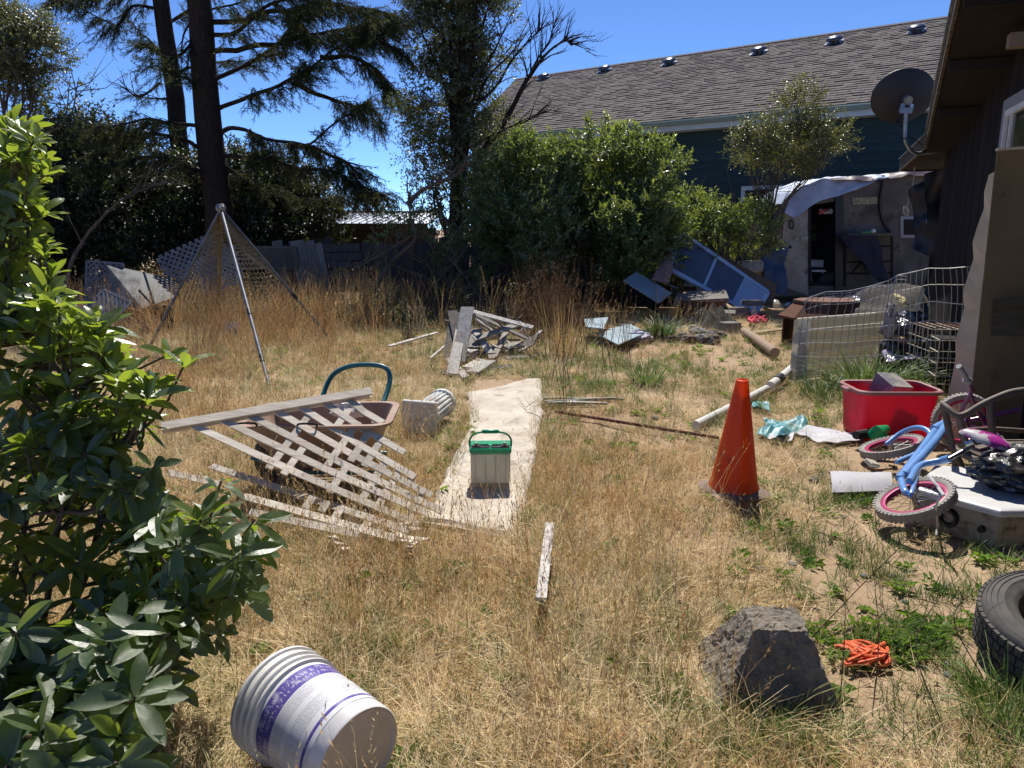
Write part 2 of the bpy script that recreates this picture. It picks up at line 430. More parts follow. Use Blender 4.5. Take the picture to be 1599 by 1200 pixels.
MB().prism([hp(S0, .03, HZ0 - .29), hp(SEAVE, .03, HZ0 - .29), hp(SEAVE, .5, HZ0 - .29), hp(S0, .5, HZ0 - .29)], (0, 0, .02)).build('soffit', m_trim, house)
for s_ in (S1,):
    MB().prism([hp(SEAVE, 0, HZ0 - .2), hp(s_, HW, HZ1 - .2), hp(s_, HW, HZ1), hp(SEAVE, 0, HZ0)], (.03, 0, 0)).build('rake_board', m_trim, house)
bd = MB(); bd.prism([V((0, 0, 0)), V((0, 0, .205)), V((0, .006, .205)), V((0, .028, 0))], (SEAVE - S0 - .8, 0, 0))
bm_ = bd.mesh('siding_board', m_siding)
for k in range(20):
    inst(bm_, 'siding_board', house, Matrix.Translation(hp(S0 + .4, .5, .05 + k * .205) + V((0, 0, 0))))
MB().prism([hp(S0 + .4, .51, 0), hp(SEAVE - .4, .51, 0), hp(SEAVE - .4, .51, HZ0 - .27), hp(S0 + .4, .51, HZ0 - .27)], (0, -.15, 0)).build('wall', m_siding, house)
for s_ in (S0 + .4, SEAVE - .5):
    MB().prism([hp(s_, .66, 0), hp(s_, 13.5, 0), hp(s_, 13.5, HZ0 - .3), hp(s_, HW, HZ1 - .35), hp(s_, .66, HZ0 - .3)], (.1, 0, 0)).build('gable_wall', m_siding, house)
def on_roof(px, py):
    r = _ray(px, py); o = V((0, 0, EYE)); P0 = HM @ hp(0, 0, HZ0); N_ = HM.to_3x3() @ sn
    t = (P0 - o).dot(N_) / r.dot(N_); return HM.inverted() @ (o + r * t)
vb = MB(); vb.box((0, 0, .008), (.5, .5, .012), bev=.004); fl = vb.mesh('flashing', m_vent)
vb = MB(); vb.lathe([(.13, 0), (.13, .1)], 20); nk = vb.mesh('neck', m_vent, True)
vb = MB(); vb.lathe([(.0, .19), (.10, .185), (.19, .16), (.235, .12), (.24, .07), (.225, .065), (.1, .06)], 24); cp = vb.mesh('vent_cap', m_vent, True)
rq = Matrix((V((1, 0, 0)), -sd, sn)).transposed().to_4x4()
for px, py in ((849, 124), (944, 112), (1045, 101), (1185, 84), (1303, 68), (1431, 51)):
    p = on_roof(px, py); v_ = bpy.data.objects.new('roof_vent', fl); C.objects.link(v_); v_.parent = house
    v_.matrix_local = Matrix.Translation(p + sn * .03) @ rq
    inst(nk, 'neck', v_); inst(cp, 'vent_cap', v_)
# small trimmed window seen under the siding
def on_wall(px, py, w=.44):
    r = _ray(px, py); o = V((0, 0, EYE)); P0 = HM @ hp(0, w, 0); N_ = HM.to_3x3() @ V((0, 1, 0))
    t = (P0 - o).dot(N_) / r.dot(N_); return HM.inverted() @ (o + r * t)
a = on_wall(1158, 296); c = on_wall(1224, 291)
x0, x1 = sorted((a.x, c.x)); zt = (a.z + c.z) / 2
wf = MB(); wf.box(((x0 + x1) / 2, a.y, zt), (x1 - x0, .05, .11)); wf.box((x0 + .05, a.y, zt - .75), (.1, .05, 1.38)); wf.box((x1 - .05, a.y, zt - .75), (.1, .05, 1.38)); wf.box(((x0 + x1) / 2, a.y, zt - 1.49), (x1 - x0, .05, .1))
win = wf.build('window', m_trim, house)
m_glass = mat('dark window glass', (.02, .025, .03), rough=.06, spec=.9)
inst(MB().box(((x0 + x1) / 2, a.y - .012, zt - .75), (x1 - x0 - .2, .02, 1.38)).mesh('pane', m_glass), 'pane', win)

# ------------------------------------------------------------ shed with a ribbed metal roof beyond the fence
m_metalroof = mat('pale metal roofing', (.50, .53, .57), (.38, .41, .45), scale=2, rough=.45, metal=.4)
m_brown = mat('brown shed board', (.05, .032, .018), (.035, .022, .013), scale=5, rough=.9, rand=.2)
shd = thing('garden_shed', 'low brown shed with ribbed pale metal roof beyond the grey fence', 'shed', (0, 0, 0))
fl_ = R(440, 349, 20); fr = R(668, 349, 20); bk = R(560, 333, 24)
b = MB(); x0, x1 = fl_.x, fr.x; zf, zb = fl_.z, bk.z
b.prism([(x0, 20, zf), (x1, 20, zf), (x1, 24, zb), (x0, 24, zb)], (0, 0, -.04)); roof = b.build('roof', m_metalroof, shd)
rb = MB(); rb.prism([(-.02, 20, zf), (.02, 20, zf), (.012, 20, zf + .035), (-.012, 20, zf + .035)], (0, 4, zb - zf)); rbm = rb.mesh('rib', m_metalroof)
for k in range(int((x1 - x0) / .19)): inst(rbm, 'rib', roof, Matrix.Translation((x0 + .1 + k * .19, 0, 0)))
inst(MB().box(((x0 + x1) / 2, 24, zb + .03), (x1 - x0, .3, .06)).mesh('ridge_trim', mat('faded red trim', (.35, .08, .06), rough=.6)), 'ridge_trim', roof)
wb = MB(); wb.box((0, 0, 0), (.235, .03, zf - .1)); wbm = wb.mesh('wall_board', m_brown)
for k in range(int((x1 - x0 - .3) / .24)): inst(wbm, 'wall_board', shd, Matrix.Translation((x0 + .3 + k * .24, 20.3, (zf - .1) / 2)))
MB().box(((x0 + x1) / 2, 22.2, zf / 2 - .05), (x1 - x0 - .4, 3.7, zf - .15)).build('wall', m_brown, shd)
MB().box(((x0 + x1) / 2, 19.985, zf - .08), (x1 - x0, .03, .13)).build('fascia', m_brown, shd)

# ------------------------------------------------------------ dark brown house on the right
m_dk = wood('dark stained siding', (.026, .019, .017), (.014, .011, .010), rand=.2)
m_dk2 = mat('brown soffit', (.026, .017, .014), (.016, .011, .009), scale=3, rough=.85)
m_fas = wood('peeling fascia', (.13, .10, .075), (.05, .04, .032), axis=1, c3=(.32, .27, .21), s3=6, t3=.55)
bh = thing('dark_house', 'dark brown board sided house with low sloping roof at the right', 'house', (0, 0, 0))
A = V((5.14, 9.3, 0)); WD = V((-.365, -1, 0)).normalized(); WN = V((WD.y, -WD.x, 0))   # WN points left, out of the wall
if WN.x > 0: WN = -WN
K = R(1450, 214, 9.0); N1 = R(1497, 0, 6.2); T_ = R(1409, 252, 10.8)
rk = (N1 - K) / (K.y - N1.y); N0 = K + rk * 9.5                # the rake carried on towards and past the camera
OUT = -WN
def wallp(t, z=0): return A + WD * t + V((0, 0, z))
def roofz(y): return K.z + (9.0 - y) * rk.z if y < 9 else K.z + (T_.z - K.z) * (y - 9) / 1.8
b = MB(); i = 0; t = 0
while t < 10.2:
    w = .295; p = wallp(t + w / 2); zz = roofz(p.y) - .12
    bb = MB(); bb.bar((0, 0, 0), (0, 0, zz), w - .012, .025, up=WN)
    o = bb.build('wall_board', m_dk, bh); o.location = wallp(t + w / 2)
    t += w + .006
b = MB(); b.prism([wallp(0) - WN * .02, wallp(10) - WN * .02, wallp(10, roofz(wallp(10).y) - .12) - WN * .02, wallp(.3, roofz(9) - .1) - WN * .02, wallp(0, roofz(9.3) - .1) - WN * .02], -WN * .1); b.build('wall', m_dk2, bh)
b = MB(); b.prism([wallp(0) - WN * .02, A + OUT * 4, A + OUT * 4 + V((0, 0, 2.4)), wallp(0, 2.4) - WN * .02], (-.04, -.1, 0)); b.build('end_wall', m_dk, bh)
def slabq(p0, p1, off, th, name, m_, dz=0):
    q = [V(p0), V(p1), V(p1) + off, V(p0) + off]; q = [v + V((0, 0, dz)) for v in q]
    return MB().prism(q, (0, 0, th)).build(name, m_, bh)
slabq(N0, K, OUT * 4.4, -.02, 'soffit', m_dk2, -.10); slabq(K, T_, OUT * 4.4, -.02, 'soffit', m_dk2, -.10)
slabq(N0, K, OUT * 4.4, .07, 'roof', m_sh[2], -.07); slabq(K, T_, OUT * 4.4, .07, 'roof', m_sh[2], -.07)
for p0, p1 in ((N0, K), (K, T_)):
    q = [V(p0) + V((0, 0, -.13)), V(p1) + V((0, 0, -.13)), V(p1) + V((0, 0, .02)), V(p0) + V((0, 0, .02))]
    MB().prism([v + WN * .003 for v in q], WN * .025).build('fascia', m_fas, bh)
    q = [V(p0) + V((0, 0, .02)), V(p1) + V((0, 0, .02)), V(p1) + V((0, 0, .035)), V(p0) + V((0, 0, .035))]
    MB().prism([v - WN * .05 for v in q], WN * .10).build('drip_edge', m_steel, bh)
MB().prism([T_ + V((0, 0, -.14)), T_ + OUT * 4.4 + V((0, 0, -.14)), T_ + OUT * 4.4 + V((0, 0, .02)), T_ + V((0, 0, .02))], (.01, .03, 0)).build('gutter', m_dk2, bh)
for yy in (7.9, 6.9, 5.9, 4.9, 3.9):                           # lookouts under the soffit
    p = K + rk * (9 - yy) + V((0, 0, -.17)); MB().bar(p + OUT * .02, p + OUT * .5, .05, .09).build('lookout', m_dk2, bh)
p = wallp(3.35, roofz(wallp(3.35).y) - .30) + WN * .09
MB().bar(p - WN * .08, p + WN * .1, .12, .10).build('vent_box', mat('tan vent', (.25, .2, .15), rough=.8), bh)
# window high in the wall
def wbox(t0, t1, z0, z1, o0, o1, name, m_, par):
    q = [wallp(t0, z0) + WN * o0, wallp(t1, z0) + WN * o0, wallp(t1, z1) + WN * o0, wallp(t0, z1) + WN * o0]
    return MB().prism(q, WN * (o1 - o0)).build(name, m_, par)
tw0 = (9.3 - 6.65) / -WD.y; tw1 = tw0 + 1.5; z1 = R(1574, 172, 6.6).z; z0 = z1 - 1.0
m_grt = mat('grey window trim', (.28, .28, .30), rough=.7)
wn = wbox(tw0, tw1, z1, z1 + .09, .015, .05, 'window', m_grt, bh)
for a_, b_, c_, d_, nm, mm in ((tw0 - .08, tw0, z0 - .09, z1 + .09, 'casing', m_grt), (tw1, tw1 + .08, z0 - .09, z1 + .09, 'casing', m_grt), (tw0, tw1, z0 - .09, z0, 'casing', m_grt),
                           (tw0, tw1, z1 - .05, z1, 'frame', m_white), (tw0, tw1, z0, z0 + .05, 'frame', m_white), (tw0, tw0 + .05, z0 + .05, z1 - .05, 'frame', m_white), (tw1 - .05, tw1, z0 + .05, z1 - .05, 'frame', m_white), (tw0 + .17, tw0 + .21, z0 + .05, z1 - .05, 'mullion', m_white)):
    wbox(a_, b_, c_, d_, .016, .045 if nm != 'mullion' else .04, nm, mm, wn)
wbox(tw0 + .05, tw1 - .05, z0 + .05, z1 - .05, .014, .022, 'pane', m_glass, wn)

# satellite dish on the low roof corner
m_dish = mat('dark grey dish', (.028, .028, .032), (.02, .02, .024), scale=4, rough=.55)
dc = R(1414, 154, 9.2); dsh = thing('satellite_dish', 'dark grey oval satellite dish on a bent pole at the dark roof corner', 'satellite dish', tuple(R(1440, 238, 9.25)))
off = dsh.location
nrm = V((.10, .90, .38)).normalized()                         # looks away from the camera, up at the sky
q = nrm.to_track_quat('Z', 'Y').to_matrix().to_4x4(); q.translation = dc - off
rr = .335; prof = []
for k in range(11): r_ = rr * k / 10; prof.append((max(r_, .0005), .11 * (r_ / rr) ** 2))
for k in range(10, -1, -1): r_ = rr * k / 10; prof.append((max(r_, .0005), .11 * (r_ / rr) ** 2 - .012))
q2 = q @ Matrix.Diagonal((1.05, .93, 1, 1))
MB().lathe(prof, 48, q2).build('reflector', m_dish, dsh, smooth=True)
b = MB(); pc = q @ V((0, 0, -.03)); b.tube([pc, pc - nrm * .07], .05, 12)
mt = R(1414, 176, 9.12) - off
b.bar(pc - nrm * .05 + V((-.05, 0, -.04)), mt + V((-.05, 0, 0)), .02, .05); b.bar(pc - nrm * .05 + V((.05, 0, -.04)), mt + V((.05, 0, 0)), .02, .05); b.bar(mt + V((-.07, 0, .02)), mt + V((.07, 0, .02)), .03, .06)
b.build('bracket', m_steel, dsh)
pl = [mt + V((0, 0, .05)), R(1413, 212, 9.14) - off, R(1417, 228, 9.15) - off, R(1428, 239, 9.18) - off, V((0.02, -.02, -.01)), V((.12, .02, 0))]
MB().tube(curve(pl, 5), .021, 10).build('pole', m_steel, dsh, smooth=True)
b = MB(); b.box(V((.1, 0, 0)), (.13, .1, .03)); b.build('foot', m_steel, dsh)
MB().tube(curve([mt + V((-.05, 0, 0)), R(1404, 200, 9.1) - off, R(1409, 216, 9.1) - off, R(1425, 216, 9.1) - off, R(1446, 232, 9.15) - off], 6), .006, 5).build('cable', m_black, dsh)
ap = q @ V((0, 0, 0)); b = MB(); lo = V((0, 0, -1)); b.tube([ap + V((0, .02, -.31)), ap + nrm * .35 + V((0, 0, -.32))], .013, 6); b.box(ap + nrm * .37 + V((0, 0, -.31)), (.1, .08, .07), bev=.01); b.build('feed_arm', m_dish, dsh)

# ------------------------------------------------------------ camper trailer in the shade of the green house
TY = 15.4
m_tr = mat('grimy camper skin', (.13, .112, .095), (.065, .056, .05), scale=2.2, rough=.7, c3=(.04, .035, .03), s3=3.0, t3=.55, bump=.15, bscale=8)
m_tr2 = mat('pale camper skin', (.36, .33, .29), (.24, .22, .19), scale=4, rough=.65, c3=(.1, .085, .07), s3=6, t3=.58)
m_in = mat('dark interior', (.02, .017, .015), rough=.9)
m_dw = mat('stained hatch panel', (.12, .10, .075), (.07, .06, .045), scale=5, rough=.8)
def Tp(px, py, dy=0.0): return R(px, py, TY + dy)
tr = thing('camper_trailer', 'derelict pale camper with open doorway under draped tarps by the green house', 'camper trailer', (0, 0, 0))
def tq(pts, dy, th, name, m_, par=tr, **k):                     # slab standing in the trailer's front, th thick away from the camera
    q = [Tp(x, y, 0) for x, y in pts]; q = [V((v.x, TY + dy, v.z)) for v in q]
    return MB().prism(q, (0, th, 0)).build(name, m_, par, **k)
bot = 462
tq([(1226, bot - 14), (1222, 430), (1222, 390), (1224, 345), (1229, 325), (1240, 312), (1262, 300), (1262, bot)], 0, .06, 'front_skin', m_tr2)
tq([(1262, 300), (1307, 292), (1307, 314), (1262, 322)], .0, .06, 'header_skin', m_tr)
tq([(1262, 447), (1307, 447), (1307, bot + 2), (1262, bot)], .0, .06, 'sill_skin', m_tr)
tq([(1307, 292), (1370, 280), (1430, 273), (1530, 272), (1530, bot + 4), (1307, bot + 2)], 0, .06, 'side_skin', m_tr)
for y in (339, 410): tq([(1309, y), (1405, y - 1), (1405, y + 1), (1309, y + 2)], -.012, .012, 'seam_trim', m_tr)
tq([(1224, 381), (1261, 381), (1261, 383), (1224, 383)], -.012, .012, 'seam_trim', m_tr2)
b = MB()                                                        # body behind the skin
zt = Tp(1350, 282).z; xa, xb = Tp(1226, 400).x, Tp(1530, 400).x
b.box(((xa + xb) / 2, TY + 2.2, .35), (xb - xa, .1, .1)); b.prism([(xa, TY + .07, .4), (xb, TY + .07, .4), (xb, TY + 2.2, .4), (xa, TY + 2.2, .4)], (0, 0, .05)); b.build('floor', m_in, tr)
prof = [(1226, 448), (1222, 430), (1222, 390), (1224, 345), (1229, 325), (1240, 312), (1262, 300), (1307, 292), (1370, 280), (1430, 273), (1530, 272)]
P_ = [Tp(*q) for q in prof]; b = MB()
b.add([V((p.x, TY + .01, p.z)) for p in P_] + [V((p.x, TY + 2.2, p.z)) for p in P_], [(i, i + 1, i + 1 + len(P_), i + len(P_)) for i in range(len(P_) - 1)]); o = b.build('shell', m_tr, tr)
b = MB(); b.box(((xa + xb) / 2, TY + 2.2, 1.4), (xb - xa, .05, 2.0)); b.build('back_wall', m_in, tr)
# doorway and what is seen in it
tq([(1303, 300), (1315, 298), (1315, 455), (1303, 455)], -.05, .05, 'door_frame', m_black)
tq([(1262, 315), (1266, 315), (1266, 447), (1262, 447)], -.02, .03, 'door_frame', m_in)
dw = tq([(1273, 352), (1302, 350), (1302, 378), (1273, 378)], .9, .02, 'inner_window', mat('sunlit window film', (.35, .36, .12), (.2, .22, .06), scale=6, rough=.5, trans=.6))
for q in ([(1286, 350), (1289, 350), (1289, 378), (1286, 378)], [(1272, 363), (1303, 361), (1303, 364), (1272, 366)]): tq(q, .87, .02, 'muntin', m_in, dw)
tq([(1405, 338), (1449, 338), (1449, 372), (1405, 372)], -.03, .03, 'window_frame', m_grt, bevel=.01)
tq([(1410, 343), (1444, 343), (1444, 367), (1410, 367)], -.045, .012, 'pane', m_in)
tq([(1330, 309), (1369, 308), (1369, 319), (1330, 320)], -.03, .03, 'sign_plate', mat('yellowed sign', (.34, .30, .19), (.14, .12, .08), scale=16, rough=.7, stretch=(1, 1, 3), sharp=.2))
ht = tq([(1319, 370), (1391, 369), (1391, 447), (1319, 448)], -.03, .03, 'hatch', m_dw)
for q in ([(1319, 408), (1391, 407), (1391, 410), (1319, 411)], [(1319, 426), (1391, 425), (1391, 428), (1319, 429)], [(1319, 384), (1391, 383), (1391, 386), (1319, 387)], [(1317, 370), (1320, 370), (1320, 448), (1317, 448)], [(1390, 370), (1393, 370), (1393, 448), (1390, 448)]): tq(q, -.05, .02, 'hatch_rail', m_in, ht)
for a_, c_ in (((1330, 427), (1345, 410)), ((1345, 410), (1362, 427))): MB().bar(Tp(*a_, -.05), Tp(*c_, -.05), .03, .03, up=(0, 1, 0)).build('brace', m_in, ht)
# the 0 shaped handle
z0_ = [Tp(1236 + 3.2 * cos(a), 351 + 7 * sin(a), -.02) for a in np.linspace(0, 2 * pi, 16, endpoint=False)]
MB().tube(z0_, .012, 6, closed=True).build('door_pull', m_black, tr)
MB().tube([Tp(1234, 386, -.02), Tp(1234, 386, .0)], .03, 12).build('lock', m_black, tr)
MB().bar(Tp(1250, 372, -.03), Tp(1262, 372, -.03), .03, .03, up=(0, 1, 0)).build('latch', m_steel, tr)
MB().tube(curve([Tp(1379, 274, -.05), Tp(1378, 290, -.04), Tp(1374, 315, -.04), Tp(1377, 340, -.04), Tp(1386, 356, -.04), Tp(1393, 368, -.05)], 5), .03, 5).build('strap', m_black, tr)
for px in (1300, 1440):
    MB().lathe([(.12, -.1), (.3, -.1), (.33, -.06), (.33, .06), (.3, .1), (.12, .1)], 24, Matrix.Translation(Tp(px, 400, .4) * 1.0 + V((0, 0, -Tp(px, 400).z + .33))) @ Matrix.Rotation(pi / 2, 4, 'X')).build('wheel', m_rubber, tr)
# shelf with things
tq([(1316, 365), (1394, 364), (1394, 368), (1316, 369)], -.24, .2, 'shelf_board', m_dw)
# ------------------------------------------------------------ growth: sprig meshes
def leafq(b, o, d, up, L, w, fold=.25, curl=.15):
    d = V(d).normalized(); s_ = d.cross(V(up));
    if s_.length < 1e-3: s_ = d.cross(V((1, 0, 0)))
    s_.normalize(); u = s_.cross(d)
    m1 = o + d * L * .5; tip = o + d * L - u * L * curl
    b.add([o, m1 + s_ * w / 2 + u * w * fold, tip, m1 - s_ * w / 2 + u * w * fold], [(0, 1, 2), (0, 2, 3)])
def leaf_sprig(seed, n, L, lw, ln, up=.5, m=None, stem=.002, name='leafy sprig'):
    r = random.Random(seed); b = MB(); b.mi = 1
    ax = [V((r.uniform(-.02, .02) * k, r.uniform(-.02, .02) * k, L * k / 3)) for k in range(4)]
    b.tube(ax, [stem, stem * .8, stem * .6, stem * .3], 3, cap=False); b.mi = 0
    for k in range(n):
        t = (k + .5) / n; q = ax[min(int(t * 3), 2)].lerp(ax[min(int(t * 3) + 1, 3)], (t * 3) % 1)
        a = k * 2.4 + r.uniform(-.4, .4); el = up + r.uniform(-.3, .4) + t * .5
        d = V((cos(a) * cos(el), sin(a) * cos(el), sin(el)))
        leafq(b, q, d, V((0, 0, 1)), lw * 0 + ln * r.uniform(.7, 1.15), lw * r.uniform(.8, 1.15), r.uniform(.05, .35), r.uniform(0, .35))
    return proto(b, name, [m, m_bark2])
def needle_sprig(seed, m, L=.34):
    r = random.Random(seed); b = MB(); b.mi = 1; b.tube([(0, 0, 0), (0, .0, L * .9)], [.003, .0015], 3, cap=False); b.mi = 0
    for k in range(44):
        t = r.random(); o = V((0, 0, L * t)); a = r.uniform(0, 2 * pi); d = V((cos(a), sin(a) * .55, r.uniform(.4, 1.3))).normalized()
        l = r.uniform(.03, .075); s_ = d.cross(V((r.uniform(-1, 1), r.uniform(-1, 1), .3))).normalized() * .0045
        b.add([o - s_, o + s_, o + d * l], [(0, 1, 2)])
    for k in range(5):
        t = r.uniform(.1, .8); a = r.choice((0, pi)) + r.uniform(-.5, .5); d = V((cos(a), sin(a), .9)).normalized(); o = V((0, 0, L * t)); l2 = r.uniform(.08, .16)
        for j in range(9):
            p = o + d * l2 * j / 9; a2 = r.uniform(0, 2 * pi); dd = (d + V((cos(a2), sin(a2), 0)) * .8).normalized(); s_ = dd.cross(V((r.uniform(-1, 1), .3, 1))).normalized() * .0045
            b.add([p - s_, p + s_, p + dd * .05], [(0, 1, 2)])
    return proto(b, 'needle sprig', [m, m_bark])
sp_shrub = [leaf_sprig(i, 12, .27, .034, .092, .55, m_leafA) for i in range(4)]
sp_tree = [leaf_sprig(20 + i, 9, .30, .034, .058, .2, m_leafB) for i in range(4)]
sp_small = [leaf_sprig(40 + i, 14, .20, .017, .034, .3, m_leafB) for i in range(3)]
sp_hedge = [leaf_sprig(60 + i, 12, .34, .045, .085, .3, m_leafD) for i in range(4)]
sp_ndl = [needle_sprig(80 + i, m_needle if i < 3 else m_needle2) for i in range(5)]
def ell(px, py, rpx, rpy, Y, ry=None):
    c = R(px, py, Y); k = Y / F * 1.0
    return (c, V((rpx * k, (ry if ry else (rpx + rpy) / 2 * k), rpy * k)))
def crown_points(ells, dens, noise_f=1.1, cut=-.12, shell=.33, seed=0, zmin=.05):
    r = random.Random(seed); P = []; D = []
    for c, s in ells:
        n = int(dens * s.x * s.y * s.z * 4.19)
        for _ in range(n):
            d = V((r.gauss(0, 1), r.gauss(0, 1), r.gauss(0, 1))).normalized(); q = r.random() ** shell
            k = 1 + .28 * mnoise.noise(d * 2.3 + c)
            p = c + V((d.x * s.x, d.y * s.y, d.z * s.z)) * q * k
            if p.z < zmin or mnoise.noise(p * noise_f) < cut: continue
            P.append(p); D.append((d + V((r.gauss(0, .5), r.gauss(0, .5), r.gauss(0, .5)))).normalized())
    return P, D
def limbs(b, base, targets, r0, sag=.0, n=6, seed=0, split=.45):
    r = random.Random(seed)
    for t in targets:
        t = V(t); k = base.lerp(t, split); k = V((base.x + (t.x - base.x) * .25, base.y + (t.y - base.y) * .25, k.z + (t.z - base.z) * .12))
        pts = curve([base, k + V((r.uniform(-.1, .1), r.uniform(-.1, .1), 0)), base.lerp(t, .75) + V((r.uniform(-.12, .12), r.uniform(-.12, .12), .05)), t], 4)
        N = len(pts); b.tube(pts, [r0 * (1 - .85 * i / (N - 1)) for i in range(N)], n, cap=False)
        for _ in range(7):
            i = r.randint(N // 3, N - 2); d = V((r.uniform(-1, 1), r.uniform(-1, 1), r.uniform(0, 1))).normalized()
            l = (t - base).length * r.uniform(.12, .28); q = pts[i]
            b.tube([q, q + d * l * .5 + V((0, 0, .03)), q + d * l + V((0, 0, l * .3))], [r0 * .28, r0 * .17, r0 * .05], 4, cap=False)
def plant(name, label, cat, base, ells, protos, dens, upb=.6, scl=(.8, 1.25), trunk_r=.05, bark=None, group=None, seed=1, cut=-.12, nf=1.1, crown='crown', shell=.33, ntrg=9):
    t = thing(name, label, cat, tuple(base), group=group); off = V(base)
    P, D = crown_points(ells, dens, nf, cut, shell, seed)
    r = random.Random(seed)
    rots = [dir_euler(d + V((0, 0, upb)), r.uniform(0, 6.28)) for d in D]
    growth(crown, protos, [p - off for p in P], rots, [r.uniform(*scl) for _ in P], t)
    b = MB(); tg = [c + V((r.uniform(-.5, .5) * s.x, r.uniform(-.5, .5) * s.y, r.uniform(-.1, .7) * s.z)) for c, s in ells for _ in range(max(1, ntrg // len(ells)))]
    limbs(b, V((0, 0, 0)), [q - off for q in tg], trunk_r, seed=seed); b.build('trunk', bark or m_bark2, t, smooth=True)
    return t
gp = lambda px, py, Y: V((R(px, py, Y).x, Y, 0))
plant('flowering_shrub', 'large rounded glossy green shrub in the middle in front of the green house', 'shrub', gp(915, 460, 14.6),
      [ell(825, 320, 85, 95, 14.4), ell(925, 275, 85, 75, 14.6), ell(1005, 315, 75, 85, 14.4), ell(870, 375, 110, 80, 14.2), ell(965, 385, 100, 70, 14.3), ell(800, 260, 40, 50, 14.5), ell(860, 230, 50, 35, 14.7)],
      sp_shrub, 330, .9, (.75, 1.3), .05, seed=3, cut=-.10, ntrg=20)
P, D = [], []
plant('flowering_shrub', 'lower glossy green shrub between the large shrub and the camper', 'shrub', gp(1130, 460, 14.6),
      [ell(1125, 325, 55, 42, 14.8), ell(1165, 370, 42, 50, 14.8), ell(1095, 380, 60, 60, 15), ell(1060, 320, 30, 40, 15)], sp_shrub, 330, .8, (.7, 1.15), .035, seed=5, ntrg=12)
plant('small_tree', 'small thin tree with tiny yellow green leaves against the green house wall', 'tree', gp(1190, 470, 15.0),
      [ell(1232, 222, 68, 44, 14.9), ell(1243, 165, 32, 36, 15), ell(1182, 228, 42, 28, 14.9), ell(1290, 214, 36, 26, 14.9), ell(1220, 258, 36, 16, 15)],
      sp_small, 1250, .5, (.9, 1.5), .024, seed=8, cut=-.02, nf=2.4, ntrg=16)
plant('leaning_shrub', 'straggly bush with pale shiny leaves leaning over the grey fence', 'shrub', gp(690, 465, 13.8),
      [ell(650, 345, 50, 32, 13.7), ell(700, 365, 50, 30, 13.7), ell(610, 372, 35, 16, 13.6), ell(745, 395, 45, 38, 13.6), ell(710, 430, 35, 28, 13.5), ell(790, 430, 45, 32, 13.5), ell(590, 405, 22, 10, 13.5)],
      sp_shrub, 210, .5, (.6, 1.0), .03, seed=9, cut=-.02, nf=2, ntrg=14)
# leafy tree in the middle with bare right branches
tb = gp(718, 330, 16.2); tall = thing('leafy_tree', 'tall thin leaved tree left of the grey roof, with bare branches reaching right', 'tree', tuple(tb))
ells = [ell(715, 25, 65, 75, 16.2), ell(665, 50, 35, 60, 16), ell(700, 130, 50, 60, 16.2), ell(760, 60, 45, 60, 16.3), ell(690, 210, 50, 50, 16), ell(745, 170, 40, 60, 16.4), ell(765, 215, 48, 42, 16.2), ell(655, 160, 28, 60, 16), ell(715, 290, 55, 60, 16.2), ell(660, 260, 30, 30, 16), ell(700, -40, 80, 50, 16.2)]
P, D = crown_points(ells, 540, 1.7, -.10, .45, 11); r_ = random.Random(4)
growth('crown', sp_tree, [p - tb for p in P], [dir_euler(d + V((0, 0, .3)), r_.uniform(0, 6)) for d in D], [r_.uniform(.75, 1.3) for _ in P], tall)
b = MB()
b.tube(curve([V((0, 0, 0)), R(712, 330, 16.2) - tb, R(716, 260, 16.2) - tb, R(722, 190, 16.2) - tb], 4), [.17 - .007 * k for k in range(13)], 8)
for i in range(22):
    x1 = 640 + i * 9 + r_.uniform(-12, 12); y1 = r_.uniform(-60, 60)
    a_ = R(716 + r_.uniform(-6, 8), r_.uniform(200, 320), 16.2) - tb; c_ = R(x1, y1, 16.2 + r_.uniform(-.8, .8)) - tb
    m_ = a_.lerp(c_, .45) + V((-(c_.x - a_.x) * .18, 0, .25)); pts = curve([a_, m_, c_], 6); b.tube([p + wob(p, .12, 1.5) for p in pts], [.055 * (1 - .93 * k / (len(pts) - 1)) for k in range(len(pts))], 5, cap=False)
    for _ in range(6):
        q = pts[r_.randint(4, 11)]; d = V((r_.uniform(-1, 1), r_.uniform(-1, 1), r_.uniform(.2, 1.2))).normalized(); l = r_.uniform(.4, 1.0); b.tube([q, q + d * l * .5, q + d * l + V((0, 0, .1))], [.014, .009, .003], 3, cap=False)
def pxlimb(b, px, Y, r0, off, subs=10, seed=0, dy=0.0, twl=.5, rend=.006):
    r = random.Random(seed); pts = curve([R(x, y, Y + dy * k / len(px)) - off for k, (x, y) in enumerate(px)], 5); N = len(pts)
    b.tube([p + wob(p, .05, 2) for p in pts], [r0 * (1 - k / (N - 1)) + rend * k / (N - 1) for k in range(N)], 6, cap=False)
    for _ in range(subs):
        i = r.randint(N // 4, N - 1); q = pts[i]; t = (pts[min(i + 1, N - 1)] - pts[max(i - 1, 0)]).normalized()
        d = (t * .8 + V((r.uniform(-1, 1), r.uniform(-1, 1), r.uniform(-.3, 1))) * .8).normalized(); l = twl * r.uniform(.5, 1.3)
        e_ = q + d * l; b.tube([q, q + d * l * .5 + V((0, 0, .04)), e_], [r0 * .25 + .004, .008, .003], 4, cap=False)
        for _ in range(3):
            d2 = (d + V((r.uniform(-1, 1), r.uniform(-1, 1), r.uniform(-.5, 1))) * .7).normalized(); q2 = q.lerp(e_, r.uniform(.4, 1)); b.tube([q2, q2 + d2 * l * .45], [.006, .002], 3, cap=False)
    return pts
pxlimb(b, [(735, 260), (770, 215), (800, 170), (820, 130), (845, 95), (880, 65), (893, 72)], 16.0, .075, tb, 26, 3, twl=.55)
pxlimb(b, [(820, 130), (835, 100), (855, 70), (865, 40)], 16.0, .03, tb, 14, 4)
